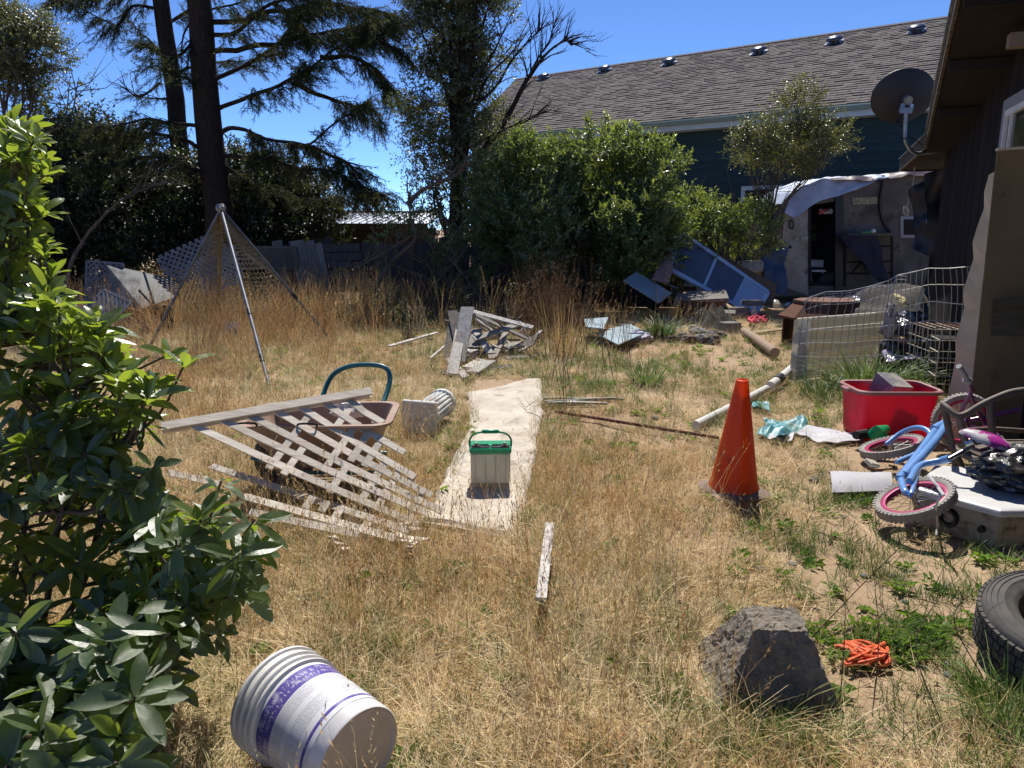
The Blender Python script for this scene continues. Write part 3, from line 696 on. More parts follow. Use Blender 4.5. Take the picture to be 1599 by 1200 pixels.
pxlimb(b, [(735, 170), (770, 140), (800, 95), (830, 60), (845, 45)], 16.1, .04, tb, 18, 5)
pxlimb(b, [(740, 230), (790, 200), (820, 190), (850, 175)], 16.1, .03, tb, 12, 6)
b.build('trunk', m_bark, tall, smooth=True)

# ------------------------------------------------------------ spruces
def spruce(label, base, top, r0, r1, limbs_px, Y, seed, dens=1.0, auto=(), dead=()):
    t = thing('spruce_tree', label, 'tree', tuple(base), group=None); off = V(base); r = random.Random(seed); b = MB()
    N = 14; pts = [base.lerp(top, k / (N - 1)) + V((mnoise.noise(V((k * .7, seed, 0))) * .12, 0, 0)) for k in range(N)]
    b.tube([p - off for p in pts], [r0 + (r1 - r0) * k / (N - 1) for k in range(N)], 14)
    P = []; D = []; Sx = []
    def dress(pl, rr, density, hang):
        n_ = len(pl); b.tube([p - off for p in pl], [rr * (1 - .85 * k / (n_ - 1)) for k in range(n_)], 6, cap=False)
        L = sum((pl[k + 1] - pl[k]).length for k in range(n_ - 1)); m = int(L * 12 * density)
        for _ in range(m):
            u = r.uniform(.22, 1) ** .8; i = min(int(u * (n_ - 1)), n_ - 2); q = pl[i].lerp(pl[i + 1], u * (n_ - 1) - i); tt = (pl[i + 1] - pl[i]).normalized()
            sd_ = tt.cross(V((0, 0, 1))).normalized() * r.choice((-1, 1)); l = r.uniform(.35, 1.0) * (1.15 - .5 * u)
            d = (tt * .7 + sd_ * r.uniform(.2, 1) + V((0, 0, r.uniform(-.5, .25)))).normalized()
            e1 = q + d * l * .55; e2 = e1 + (d + V((0, 0, -hang))).normalized() * l * .5
            b.tube([q - off, e1 - off, e2 - off], [.012, .008, .003], 3, cap=False)
            for k in range(int(11 * l + 2)):
                w = (k + r.random()) / int(11 * l + 2); p = q.lerp(e1, w / .55) if w < .55 else e1.lerp(e2, (w - .55) / .45)
                dd = (d + V((r.gauss(0, .6), r.gauss(0, .6), r.gauss(-.35, .4) - hang * .5))).normalized()
                P.append(p - off); D.append(dir_euler(dd, r.uniform(0, 6))); Sx.append(r.uniform(.55, 1.15))
    for k, (px, dy, dn, hang) in enumerate(limbs_px):
        q0 = [R(x, y, Y + dy * j / (len(px) - 1)) for j, (x, y) in enumerate(px)]; u0 = (q0[0].z - .2 - base.z) / (top.z - base.z); ax0 = base.lerp(top, u0); q0 = ([ax0] + q0) if abs(q0[0].x - ax0.x) < 1.6 else q0
        pl = curve(q0, 5); pl = [pl[0]] + [p + wob(p, .16, 1.3) for p in pl[1:]]; dress(pl, .06, dn * dens, hang)
    for z0_, z1_, n_, l0, l1 in auto:
        for _ in range(n_):
            z = r.uniform(z0_, z1_); u = (z - base.z) / (top.z - base.z); q = base.lerp(top, u); a = r.uniform(0, 2 * pi); l = r.uniform(l0, l1)
            d = V((cos(a), sin(a), 0)); pl = curve([q, q + d * l * .4 + V((0, 0, .15)), q + d * l * .75 + V((0, 0, .05)), q + d * l + V((0, 0, -.15))], 4); dress(pl, .05, .42, .6)
    for px, rr in dead: pxlimb(b, px, Y, rr, off, 8, seed + len(px), twl=.4)
    b.build('trunk', m_bark, t, smooth=True)
    growth('crown', sp_ndl, P, D, Sx, t); print('spruce sprigs', len(P)); return t
Ys = 17.0
b0 = gp(342, 330, Ys); tp = R(307, -20, Ys); tp = b0.lerp(tp, 1.95)
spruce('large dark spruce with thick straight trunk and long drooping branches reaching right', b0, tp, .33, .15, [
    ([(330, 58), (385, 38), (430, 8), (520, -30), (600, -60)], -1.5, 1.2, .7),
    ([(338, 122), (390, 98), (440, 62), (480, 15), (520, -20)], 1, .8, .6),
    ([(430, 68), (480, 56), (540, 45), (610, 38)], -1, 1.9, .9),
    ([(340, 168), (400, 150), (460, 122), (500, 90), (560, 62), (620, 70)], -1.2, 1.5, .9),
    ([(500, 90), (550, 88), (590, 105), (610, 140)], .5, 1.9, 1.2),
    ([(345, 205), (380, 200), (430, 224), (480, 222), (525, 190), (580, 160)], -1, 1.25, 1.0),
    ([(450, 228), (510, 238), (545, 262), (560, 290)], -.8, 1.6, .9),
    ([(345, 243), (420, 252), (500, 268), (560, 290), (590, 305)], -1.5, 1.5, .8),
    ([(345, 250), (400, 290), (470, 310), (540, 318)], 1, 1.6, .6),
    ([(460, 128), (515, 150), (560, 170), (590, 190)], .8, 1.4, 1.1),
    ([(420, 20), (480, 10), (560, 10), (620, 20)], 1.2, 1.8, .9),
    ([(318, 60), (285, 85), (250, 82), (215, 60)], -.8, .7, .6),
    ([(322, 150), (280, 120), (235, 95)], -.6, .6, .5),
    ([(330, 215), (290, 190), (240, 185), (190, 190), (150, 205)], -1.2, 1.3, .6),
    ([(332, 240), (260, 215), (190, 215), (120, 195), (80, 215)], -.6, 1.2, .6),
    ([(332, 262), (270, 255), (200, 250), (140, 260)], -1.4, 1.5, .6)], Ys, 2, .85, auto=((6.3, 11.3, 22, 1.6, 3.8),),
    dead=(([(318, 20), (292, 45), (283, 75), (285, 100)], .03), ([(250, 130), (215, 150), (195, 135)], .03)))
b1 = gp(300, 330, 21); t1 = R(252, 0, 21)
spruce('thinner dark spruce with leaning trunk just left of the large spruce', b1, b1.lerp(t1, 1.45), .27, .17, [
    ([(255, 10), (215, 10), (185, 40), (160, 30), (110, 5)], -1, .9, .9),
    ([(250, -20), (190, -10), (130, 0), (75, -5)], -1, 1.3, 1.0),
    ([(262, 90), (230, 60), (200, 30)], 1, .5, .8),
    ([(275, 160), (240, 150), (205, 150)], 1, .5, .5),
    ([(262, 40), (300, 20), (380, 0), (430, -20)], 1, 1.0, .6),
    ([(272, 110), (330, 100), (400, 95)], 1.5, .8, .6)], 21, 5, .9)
# ------------------------------------------------------------ left tree and the dark growth beyond the yard
plant('broadleaf_tree', 'dark bushy topped tree with thin stems at the far left edge', 'tree', gp(12, 300, 16.5),
      [ell(25, 75, 62, 42, 16.5), ell(75, 85, 40, 30, 16.5), ell(20, 35, 45, 28, 16.5), ell(-40, 60, 60, 60, 16.5), ell(30, 135, 50, 28, 16.7), ell(120, 125, 22, 10, 16.5), ell(60, 155, 40, 14, 16.5)],
      sp_tree, 900, .3, (.7, 1.2), .045, bark=m_bark2, seed=21, cut=-.12, nf=1.6, ntrg=18)
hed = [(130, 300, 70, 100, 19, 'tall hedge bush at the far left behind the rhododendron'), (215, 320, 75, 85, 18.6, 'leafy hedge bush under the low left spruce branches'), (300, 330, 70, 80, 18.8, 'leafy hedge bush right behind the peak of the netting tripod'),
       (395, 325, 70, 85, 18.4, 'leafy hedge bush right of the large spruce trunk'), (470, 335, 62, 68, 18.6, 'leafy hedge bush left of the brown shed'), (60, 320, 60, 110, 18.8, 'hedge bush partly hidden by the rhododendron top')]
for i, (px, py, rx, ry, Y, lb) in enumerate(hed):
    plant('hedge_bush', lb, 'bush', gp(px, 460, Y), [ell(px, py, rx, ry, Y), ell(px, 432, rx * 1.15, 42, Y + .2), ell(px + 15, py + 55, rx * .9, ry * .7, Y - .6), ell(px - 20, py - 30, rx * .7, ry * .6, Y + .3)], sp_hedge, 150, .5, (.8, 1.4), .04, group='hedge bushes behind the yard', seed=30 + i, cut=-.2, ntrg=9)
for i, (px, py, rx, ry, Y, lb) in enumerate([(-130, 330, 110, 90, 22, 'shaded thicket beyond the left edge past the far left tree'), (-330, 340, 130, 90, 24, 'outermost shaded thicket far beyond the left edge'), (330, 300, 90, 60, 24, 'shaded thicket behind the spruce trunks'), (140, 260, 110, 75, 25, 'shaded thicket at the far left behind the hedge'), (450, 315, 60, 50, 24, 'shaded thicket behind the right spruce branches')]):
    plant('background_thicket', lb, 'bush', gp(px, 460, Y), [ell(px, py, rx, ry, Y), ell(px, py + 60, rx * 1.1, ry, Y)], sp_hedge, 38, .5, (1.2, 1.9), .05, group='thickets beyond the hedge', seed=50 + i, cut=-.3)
plant('distant_tree', 'tiny distant dark conifer top above the metal shed roof', 'tree', gp(588, 345, 60), [ell(572, 325, 14, 8, 60), ell(598, 320, 9, 11, 60), ell(586, 335, 26, 8, 60)], sp_hedge, 6, .8, (2, 3), .2, seed=60)
plant('dark_bush', 'dark ivy clad bush at the foot of the leafy tree behind the fence', 'bush', gp(715, 460, 15.6), [ell(715, 330, 48, 62, 16), ell(740, 400, 50, 55, 15.6), ell(680, 300, 25, 40, 16)], sp_hedge, 190, .3, (.6, .9), .06, seed=61, cut=-.3)
# ------------------------------------------------------------ helpers for yard things
def blob(b, c, rad, amp=.15, f=2.2, nu=28, nv=18, crease=0, flat=None, seed=0):
    c = V(c); vs = []; fs = []
    for j in range(nv + 1):
        th = pi * j / nv
        for i in range(nu):
            ph = 2 * pi * i / nu; d = V((sin(th) * cos(ph), sin(th) * sin(ph), cos(th)))
            q = d * f + V((seed, seed * 2, 0)); k = 1 + amp * mnoise.noise(q) + amp * .5 * mnoise.noise(q * 2.3)
            if crease: k += crease * (abs(mnoise.noise(q * 2.6)) + .6 * abs(mnoise.noise(q * 5.2)) - .35)
            p = V((d.x * rad[0], d.y * rad[1], d.z * rad[2])) * k + c
            if flat is not None and p.z < flat: p.z = flat
            vs.append(p)
    for j in range(nv):
        for i in range(nu): i2 = (i + 1) % nu; fs.append((j * nu + i, (j + 1) * nu + i, (j + 1) * nu + i2, j * nu + i2))
    return b.add(vs, fs)
def one(b, name, m, label, cat, o=None, smooth=False, **k):      # a thing that is one mesh, origin at its base
    if o is None:
        a = np.array(b.v); o = V(((a[:, 0].min() + a[:, 0].max()) / 2, (a[:, 1].min() + a[:, 1].max()) / 2, a[:, 2].min()))
    o = V(o); b.v = [tuple(V(v) - o) for v in b.v]; ob = b.build(name, m, None, smooth=smooth, label=label, cat=cat, **k); ob.location = o; return ob
def quadslab(pts, th): 
    p = [V(q) for q in pts]; n = (p[1] - p[0]).cross(p[2] - p[0]).normalized()
    return MB().prism(p, n * th)
def patch(c00, c10, c11, c01, nu, nv, amp, f, th=0, sag=0):        # crumpled four cornered sheet
    a, b_, c_, d_ = V(c00), V(c10), V(c11), V(c01); nn = (b_ - a).cross(d_ - a).normalized()
    def fn(u, v):
        p = a.lerp(b_, u).lerp(d_.lerp(c_, u), v)
        q = p * f; k = mnoise.noise(q) + .5 * mnoise.noise(q * 2.1)
        return p + nn * k * amp + V((0, 0, -sag * 4 * u * (1 - u))) + V((mnoise.noise(q + V((9, 0, 0))), mnoise.noise(q + V((0, 9, 0))), 0)) * amp * .5
    return MB().grid(fn, nu, nv, th)

m_bluetarp = mat('faded blue grey tarp', (.48, .54, .68), (.32, .37, .50), scale=4, rough=.5, bump=.6, bscale=9, spec=.5, c3=(.5, .53, .6), s3=7, t3=.6)
m_maroon = mat('maroon brown tarp', (.10, .055, .06), (.06, .035, .04), scale=4, rough=.4, spec=.5, bump=.4, bscale=8)
m_blacktarp = mat('black tarp', (.016, .016, .020), (.028, .027, .034), scale=4, rough=.5, bump=.6, bscale=8, spec=.4)
m_navy = mat('navy cloth', (.015, .017, .032), (.03, .03, .045), scale=5, rough=.9, bump=.4, bscale=30)
m_greyw = wood('weathered grey board', (.22, .20, .18), (.11, .10, .09), rand=.25)
m_palew = wood('bleached board', (.50, .48, .45), (.28, .26, .24), rand=.25, c3=(.12, .11, .10), s3=3, t3=.66)
m_lat = mat('white lattice paint', (.16, .17, .195), (.10, .105, .12), scale=6, rough=.6)
m_gpanel = mat('grey sheet panel', (.06, .068, .08), (.04, .045, .052), scale=3, rough=.6)
m_plastic = mat('cloudy plastic film', (.74, .71, .64), (.58, .55, .49), scale=8, rough=.25, spec=.6, trans=.5, bump=.8, bscale=14)

# tarps over the camper
def tarp_strip(low, top, back, th=.01, amp=.05, fold=9):
    def ip(L, u):
        k = u * (len(L) - 1); i = min(int(k), len(L) - 2); a, b_ = L[i], L[i + 1]; f = k - i; return (a[0] + (b_[0] - a[0]) * f, a[1] + (b_[1] - a[1]) * f)
    def fn(u, v):
        a = Tp(*ip(low, u), -.12); c_ = Tp(*ip(top, u), .06)
        p = a.lerp(c_, v / .6) if v < .6 else c_ + V((0, back * (v - .6) / .4, .03 * (v - .6)))
        q = p * 3; return p + V((0, -abs(mnoise.noise(q)), mnoise.noise(q * 1.7 + V((3, 0, 0))) * .8)) * amp * (1 if v > .05 else .6)
    return MB().grid(fn, 44, 14, th)
one(tarp_strip([(1220, 328), (1240, 341), (1262, 325), (1285, 312), (1312, 305), (1340, 296), (1368, 282), (1388, 277)], [(1220, 318), (1234, 300), (1256, 288), (1282, 280), (1312, 275), (1340, 275), (1365, 274), (1388, 272)], 1.5), 'blue_tarp', m_bluetarp,
    'faded blue grey tarp draped over the left end of the camper roof', 'tarp', smooth=True)
one(tarp_strip([(1300, 281), (1340, 281), (1372, 283), (1395, 279), (1420, 274), (1450, 276), (1500, 280)], [(1300, 277), (1340, 275), (1372, 275), (1395, 272), (1420, 266), (1450, 265), (1500, 268)], 2.0, amp=.04), 'brown_tarp', m_maroon,
    'maroon brown tarp over the right part of the camper roof', 'tarp', smooth=True)
b = patch(R(1442, 272, 9.9), R(1486, 256, 9.9), R(1500, 470, 9.7), R(1448, 480, 9.9), 14, 26, .14, 2.2, .006)
one(b, 'black_tarp', m_blacktarp, 'black tarp hanging from the roof corner of the dark house in front of the camper', 'tarp', smooth=True)
b = patch(R(1424, 300, 10.4), R(1452, 275, 10.2), R(1450, 400, 10.0), R(1430, 388, 10.2), 10, 14, .16, 3.2, .006)
one(b, 'torn_tarp', m_blacktarp, 'torn piece of black tarp over the right of the camper side window', 'tarp', smooth=True)
b = patch(Tp(1312, 368, -.27), Tp(1372, 368, -.27), Tp(1392, 462, -.35), Tp(1372, 440, -.3), 16, 18, .10, 3.0, .008)
one(b, 'navy_cloth', m_navy, 'dark navy cloth slung across the hatch from the camper shelf', 'cloth', smooth=True)
b = MB(); b.tube(curve([R(1428, 258, 10.5), R(1426, 285, 10.5), R(1420, 310, 10.5), R(1415, 326, 10.5)], 5), .007, 5)
for k in range(3): b.tube([R(1415 + 4 * cos(a) , 330 + 7 * sin(a + k), 10.5 + .02 * k) for a in np.linspace(0, 2 * pi, 12, endpoint=False)], .009, 5, closed=True)
one(b, 'rope', mat('pale frayed rope', (.42, .40, .36), rough=.9), 'pale rope with a knot hanging from the dark roof corner', 'rope')
ch = thing('white_chair', 'small white plastic seat standing inside the camper doorway', 'chair', tuple(Tp(1275, 440, .5)))
ol = ch.location; m_wp = mat('white plastic', (.6, .6, .6), rough=.4)
MB().box(Tp(1275, 412, .5) - ol, (.30, .05, .16), bev=.02).build('backrest', m_wp, ch); MB().box(Tp(1275, 423, .35) - ol, (.30, .26, .04), bev=.01).build('seat', m_wp, ch)
for sx in (-.12, .12): MB().tube([Tp(1275, 424, .45) - ol + V((sx, 0, 0)), V((sx, -.05, 0))], .014, 6).build('leg', m_wp, ch)
one(MB().tube([Tp(1279, 331, .3), Tp(1299, 330, .3)], .055, 12), 'red_white_can', mat('red and white tin', (.6, .1, .09), (.8, .78, .74), scale=9, sharp=.02, rough=.4), 'small red and white tin at the top of the camper doorway', 'tin')
one(MB().box(Tp(1352, 363, -.2), (.2, .06, .03), bev=.008), 'green_brush', mat('green plastic', (.05, .3, .08), rough=.4), 'small green brush on the camper shelf', 'brush')
b = blob(MB(), Tp(1364, 361, -.2), (.045, .045, .04)); one(b, 'white_ball', m_wp, 'white ball sitting on the camper shelf', 'ball', smooth=True)

# ------------------------------------------------------------ old board fence along the back
fc = thing('board_fence', 'weathered grey board fence with gaps and leaning boards along the back of the yard', 'fence', (0, 15.2, 0)); r = random.Random(5)
m_fb = wood('old fence board', (.085, .08, .075), (.045, .042, .04), rand=.3)
x = R(425, 400, 15.2).x
while x < 3.4:
    w = r.uniform(.13, .17); h = 1.30 + .1 * mnoise.noise(V((x, 0, 0))) + r.uniform(-.05, .05)
    if -3.65 < x < -3.1: x += w; continue
    o = MB().box((0, 0, h / 2), (w + .012, .018, h)).build('board', m_fb, fc); o.location = (x + w / 2, (.011 if int(x * 7) % 2 else -.011) + r.uniform(-.001, .001), -.02); o.rotation_euler = (0, r.gauss(0, .012), 0); x += w
for z in (.35, 1.05): MB().box((-.6, .045, z), (8.6, .04, .09)).build('rail', m_fb, fc)
for i, (x0, y0, x1, y1, w) in enumerate([(432, 376, 446, 452, .20), (463, 376, 476, 450, .26), (480, 377, 500, 448, .24), (497, 380, 512, 455, .14)]):
    o = MB().bar(R(x1, y1, 15.05) - V((0, 15.2, 0)), R(x0, y0, 15.1) - V((0, 15.2, 0)), w, .025, up=(0, -1, 0)).build('leaning_board', m_greyw, fc)
for i, (x0, y0, x1, y1) in enumerate([(500, 388, 562, 386), (505, 401, 566, 403), (503, 414, 570, 412), (512, 428, 575, 431), (520, 445, 580, 442)]):
    MB().bar(R(x0, y0, 15.1) - V((0, 15.2, 0)), R(x1, y1, 15.1) - V((0, 15.2, 0)), .15, .02, up=(0, -1, 0)).build('cross_board', m_fb, fc)
def lattice(name, label, Mx, w, h, pitch=.1, sw=.035, m=m_lat, scallop=False, cat='lattice'):
    t = thing(name, label, cat, M_=Mx); b = MB(); n = int((w + h) / pitch) + 1
    for lay, sg in ((0, 1), (.008, -1)):
        for k in range(n):
            a = k * pitch                                         # clipped diagonals
            x0, z0 = (a, 0) if a < w else (w, a - w); x1, z1 = (a - h, h) if a > h else (0, a)
            if sg < 0: x0, x1 = w - x0, w - x1
            if hypot(x1 - x0, z1 - z0) < .04: continue
            b.bar((x0, lay, z0), (x1, lay, z1), sw, .007, up=(0, 1, 0))
    b.build('lattice_slats', m, t, kind='stuff')
    for q0, q1 in (((0, 0), (w, 0)), ((0, h), (w, h)), ((0, 0), (0, h)), ((w, 0), (w, h))):
        if not scallop: MB().bar((q0[0], .004, q0[1]), (q1[0], .004, q1[1]), .03, .022, up=(0, 1, 0)).build('edge_strip', m, t)
    return t
def pose(p, rz=0, rx=0, ry=0): return Matrix.Translation(V(p)) @ Euler((rx, ry, rz)).to_matrix().to_4x4()
lattice('garden_lattice', 'fine brown lattice panel standing on the fence left of the leaning boards', pose(R(380, 420, 15), 0), 1.05, .42, .045, .014, mat('tan lattice', (.14, .125, .10), rough=.8))
lattice('garden_lattice', 'white lattice with scalloped edge leaning behind the grey sheet', pose(R(268, 452, 11.9), .2, -.2, -.42), 1.05, .55, .1, .036, scallop=True)
lattice('garden_lattice', 'white lattice leaning inside the netting tripod next to its back pole', pose(R(315, 465, 11.6), -.1, -.35, -.35), .75, .62, .1, .036, scallop=True)
lattice('garden_lattice', 'dirty white lattice upright between rhododendron and grey sheet', pose(R(132, 485, 11.4), .3, -.2, .1), .5, .75, .075, .025)
lattice('garden_lattice', 'white lattice tipped over at the foot of the grey sheet', pose(R(172, 520, 10.8), .5, -.9, .2), .65, .5, .085, .03)
lattice('garden_lattice', 'white lattice lying beside the rhododendron by the junk heap', pose(R(115, 500, 10.6), -.4, -.8, .3), .55, .6, .085, .03)
quad = [R(167, 415, 11.6), R(272, 437, 11.9), R(280, 462, 11.6), R(222, 482, 11.1), R(174, 477, 11.1)]
p = [V(q) for q in quad]; b = MB().prism(p, (0, .02, .012)); gs = one(b, 'grey_sheet', m_gpanel, 'large flat grey sheet leaning on the lattice heap at the left', 'sheet')
MB().bar(R(226, 425, 11.6) - gs.location + V((0, -.03, 0)), R(243, 474, 11.3) - gs.location + V((0, -.05, 0)), .03, .02, up=(0, 1, 0)).build('rib', m_gpanel, gs)
for i, (px, py) in enumerate(((237, 472), (259, 474))):
    g_ = G(px, py + 42); g_.z = 0; t = thing('black_bucket', ('black bucket upright under the grey sheet, left one', 'black bucket right of the other under the tripod pole')[i], 'bucket', tuple(g_), group='black buckets by the lattice heap')
    MB().lathe([(.001, 0), (.125, 0), (.15, .33), (.158, .33), (.158, .36), (.145, .36), (.12, .02), (.001, .015)], 20).build('body', m_black, t, smooth=True)
    MB().tube([V((.15 * cos(a), .02 - .08 * sin(a), .34 + .05 * sin(a))) for a in np.linspace(0, pi, 10)], .004, 5).build('handle', m_steel, t)
b = blob(MB(), G(365, 524) + V((0, 0, .1)), (.12, .1, .08), .5, 3, crease=.6); one(b, 'blue_rag', mat('pale blue rag', (.16, .27, .42), (.10, .18, .3), scale=20, rough=.8), 'crumpled pale blue rag in the dry grass inside the tripod', 'rag', smooth=True)
r = random.Random(9)
for i in range(22):
    px = r.uniform(95, 235); py = r.uniform(492, 540); g_ = G(px, py); s = r.uniform(.08, .22)
    b = MB(); b.box((0, 0, s * .3), (s * r.uniform(.8, 1.8), s, s * .6), (r.uniform(-.3, .3), r.uniform(-.3, .3), r.uniform(0, 3)), bev=.01)
    o = b.build('rubble_block', (m_gpanel, m_greyw, m_black, m_fb)[i % 4], label='broken grey rubble piece in the shaded junk heap at the left', cat='rubble', group='rubble in the left junk heap'); o.location = (g_.x, g_.y, 0)
b = MB(); t_ = thing('fallen_branch', 'long bare dead branch leaning diagonally in the dark hedge at the left', 'branch', tuple(gp(100, 440, 13.5)))
pxlimb(b, [(97, 470), (120, 390), (160, 340), (200, 305), (240, 288)], 13.5, .045, V(t_.location), 10, 2, dy=.8, twl=.7); b.build('limb', m_bark2, t_, smooth=True)
for i, (pts, Y, r0, lab) in enumerate([([(585, 455), (600, 425), (625, 395), (648, 372), (640, 330), (636, 300)], 13.2, .045, 'bent bare trunk curving up in front of the fence boards'), ([(636, 320), (660, 298), (700, 280), (726, 264)], 13.4, .05, 'broken limb slanting up to the leafy tree'),
                                     ([(520, 470), (545, 430), (590, 400), (640, 370)], 13.0, .02, 'thin grey bare branch in front of the cross boards'), ([(700, 440), (730, 460), (760, 480), (700, 400)], 13.0, .018, 'thin curved bare stem under the pale leaved bush')]):
    o = V((R(pts[0][0], 400, Y).x, Y, 0)); t_ = thing('bare_branch', lab, 'branch', tuple(o)); b = MB(); pxlimb(b, pts, Y, r0, o, 12, 11 + i, twl=.4, rend=.012); b.build('limb', m_bark2, t_, smooth=True)

# ------------------------------------------------------------ tripod of poles with netting
ap = R(345, 326, 9.6); tri = thing('netting_tripod', 'tall pyramid of steel poles with brown netting in the dry grass at the left', 'frame', (ap.x, 9.6, 0)); off = V(tri.location)
feet = [G(420, 602), G(516, 530), G(232, 545), V((-4.55, 11.6, 0))]
m_pole = mat('blue grey steel pole', (.13, .15, .18), (.08, .085, .10), scale=8, rough=.55, metal=.35, spec=.6, stretch=(1, 1, 1), c3=(.12, .09, .07), s3=6, t3=.6)
m_olp = mat('olive pole', (.22, .19, .12), (.14, .12, .08), scale=8, rough=.7)
for i, f_ in enumerate(feet):
    d = (f_ - ap).normalized(); top = ap + V((0, 0, .0)) - d * .06
    MB().tube([top - off, f_ - off], .019 if i != 3 else .026, 10).build('pole', m_pole if i != 3 else m_olp, tri, smooth=True)
    if i < 2:
        for u in (.62, .86): q = ap.lerp(f_, u); MB().tube([q - off, q + d * .09 - off], .025, 10).build('coupling', m_black, tri, smooth=True)
b = MB(); blob(b, ap - off, (.06, .06, .05), .3, 3); b.build('joint', m_steel, tri, smooth=True)
m_net = mat('brown netting', (.17, .145, .10), rough=.9)
b = MB()
def netface(f0, f1, u1, n, sag):
    e0, e1 = ap.lerp(f0, u1[0]), ap.lerp(f1, u1[1])
    def P(i, j):                                              # j rows down, i across
        v = j / n; a, c_ = ap.lerp(e0, v), ap.lerp(e1, v); u = i / 14
        q = a.lerp(c_, u); s_ = sag * 4 * u * (1 - u) * v; return q + V((0, .0, -s_)) + wob(q, .05, 2.2)
    for j in range(1, n):
        for i in range(14):
            a, c_, m_ = P(i, j), P(i + 1, j), P(i + .5, min(j + .55, n)); 
            b.tube([a - off, m_ - off], .0042, 3, cap=False); b.tube([m_ - off, c_ - off], .0042, 3, cap=False)
            b.tube([m_ - off, P(i + .5, min(j + 1, n)) - off if j % 2 else P(i, min(j + 1, n)) - off], .0042, 3, cap=False)
netface(feet[3], feet[1], (.92, .97), 34, .18); netface(feet[2], feet[3], (.62, .75), 24, .1); netface(feet[1], feet[0], (.5, .12), 14, .1)
b.build('netting', m_net, tri, kind='stuff')

# ------------------------------------------------------------ heap of weathered boards in mid yard
r = random.Random(12); heap = []
spec = [((700, 560), (712, 488), .14, .35), ((716, 566), (730, 480), .16, .42), ((706, 585), (722, 500), .12, .25), ((722, 560), (706, 486), .12, .4), ((735, 560), (745, 515), .13, .3),
        ((738, 487), (832, 512), .07, .42), ((742, 492), (825, 530), .08, .38), ((745, 500), (800, 540), .10, .3), ((726, 556), (822, 545), .06, .16), ((690, 583), (800, 572), .05, .05),
        ((740, 530), (815, 505), .09, .3), ((760, 548), (828, 535), .12, .2), ((808, 545), (838, 530), .22, .22), ((730, 575), (752, 562), .12, .05), ((770, 560), (790, 520), .07, .25), ((718, 548), (780, 556), .08, .14),
        ((698, 558), (728, 590), .07, .03), ((733, 584), (768, 566), .10, .03), ((790, 560), (838, 556), .05, .06), ((745, 520), (770, 560), .09, .2), ((755, 500), (790, 530), .06, .3), ((702, 570), (740, 545), .1, .2)]
for i, (a_, c_, w, z) in enumerate(spec):
    base = 9.3
    pa = R(a_[0], a_[1], base + r.uniform(-.25, .25)); pb = R(c_[0], c_[1], base + r.uniform(-.15, .4))
    if pa.z < .02: pa = G(*a_, z=.03)
    if pb.z < .02: pb = G(*c_, z=.03)
    d = pb - pa; b = MB(); b.bar(-d / 2, d / 2, w, .02, up=V((r.uniform(-.4, .4), -.6, 1)))
    o = b.build('weathered_board', m_palew if i % 3 else m_greyw, cat='board', group='boards in the grey heap'); o.location = (pa + pb) / 2
    heap.append(((a_[0] + c_[0]) / 2, abs(a_[1] - c_[1]) > abs(a_[0] - c_[0]), w, i % 3, o))
r = random.Random(66)
for i in range(40):
    g_ = G(r.uniform(705, 832), r.uniform(515, 568)); l = r.uniform(.08, .4); b = MB(); b.box((0, 0, 0), (l, r.uniform(.02, .09), .015), (r.uniform(-.5, .5), r.uniform(-.6, .6), r.uniform(0, 3.1)))
    o = b.build('wood_splinter', (m_palew, m_greyw, m_fb, m_fb)[i % 4], label='splintered wood scrap between the boards of the mid yard heap', cat='wood scrap', group='splinters in the grey board heap'); o.location = (g_.x, g_.y, r.uniform(.03, .22))
ORD = 'first second third fourth fifth sixth seventh eighth ninth tenth eleventh twelfth thirteenth fourteenth fifteenth'.split()
for steep in (True, False):
    sub_ = sorted([h for h in heap if h[1] == steep], key=lambda h: h[0])
    for k, h in enumerate(sub_): h[4]['label'] = '%s %s board %s in the mid yard heap, %s of these from the left' % ('bleached' if h[3] else 'grey', 'wide' if h[2] > .11 else 'narrow', 'propped steeply' if steep else 'lying low', ORD[min(k, 14)])
for a_, c_, w, lab in (((608, 541), (682, 520), .07, 'long thin pale board lying in dry grass left of the board heap'), ((672, 560), (696, 540), .03, 'narrow pale stick leaning at the left of the board heap'), ((738, 582), (766, 564), .13, 'pale broken board lying loose below the board heap')):
    pa, pb = G(*a_, z=.06), G(*c_, z=.08); d = pb - pa; o = MB().bar(-d / 2, d / 2, w, .02).build('loose_board', m_palew, label=lab, cat='board'); o.location = (pa + pb) / 2

# ------------------------------------------------------------ blue white frame, fire pit and rubbish in front of the green house
m_frame = mat('pale blue frame', (.36, .47, .66), (.30, .40, .58), scale=5, rough=.5)
m_pane = mat('hazy frame glass', (.06, .07, .11), (.035, .04, .07), scale=3, rough=.12, spec=.8)
m_panel = mat('pale blue panel', (.33, .44, .62), (.28, .38, .55), scale=4, rough=.5)
cTL, cTR, cBR, cBL = R(1064, 364, 14.2), R(1199, 457, 14.2), R(1178, 493, 13.75), R(1044, 420, 13.7)
cab = thing('glazed_frame', 'pale blue frame with two dark panes and one pale panel tipped on its corner', 'door', tuple(cBR)); off = V(cBR)
nn = (cTR - cTL).cross(cBL - cTL).normalized(); nn = nn if nn.y < 0 else -nn
def cq(u, v): return cTL.lerp(cTR, u).lerp(cBL.lerp(cBR, u), v) - off
for nm, (a_, c_) in (('frame_rail', (cq(0, 0), cq(1, 0))), ('frame_rail', (cq(0, 1), cq(1, 1))), ('frame_stile', (cq(0, 0), cq(0, 1))), ('frame_stile', (cq(1, 0), cq(1, 1))), ('frame_bar', (cq(.40, 0), cq(.40, 1))), ('frame_bar', (cq(.74, 0), cq(.74, 1)))):
    MB().bar(a_, c_, .075 if 'bar' not in nm else .05, .05 if 'rail' in nm else .046, up=nn).build(nm, m_frame, cab)
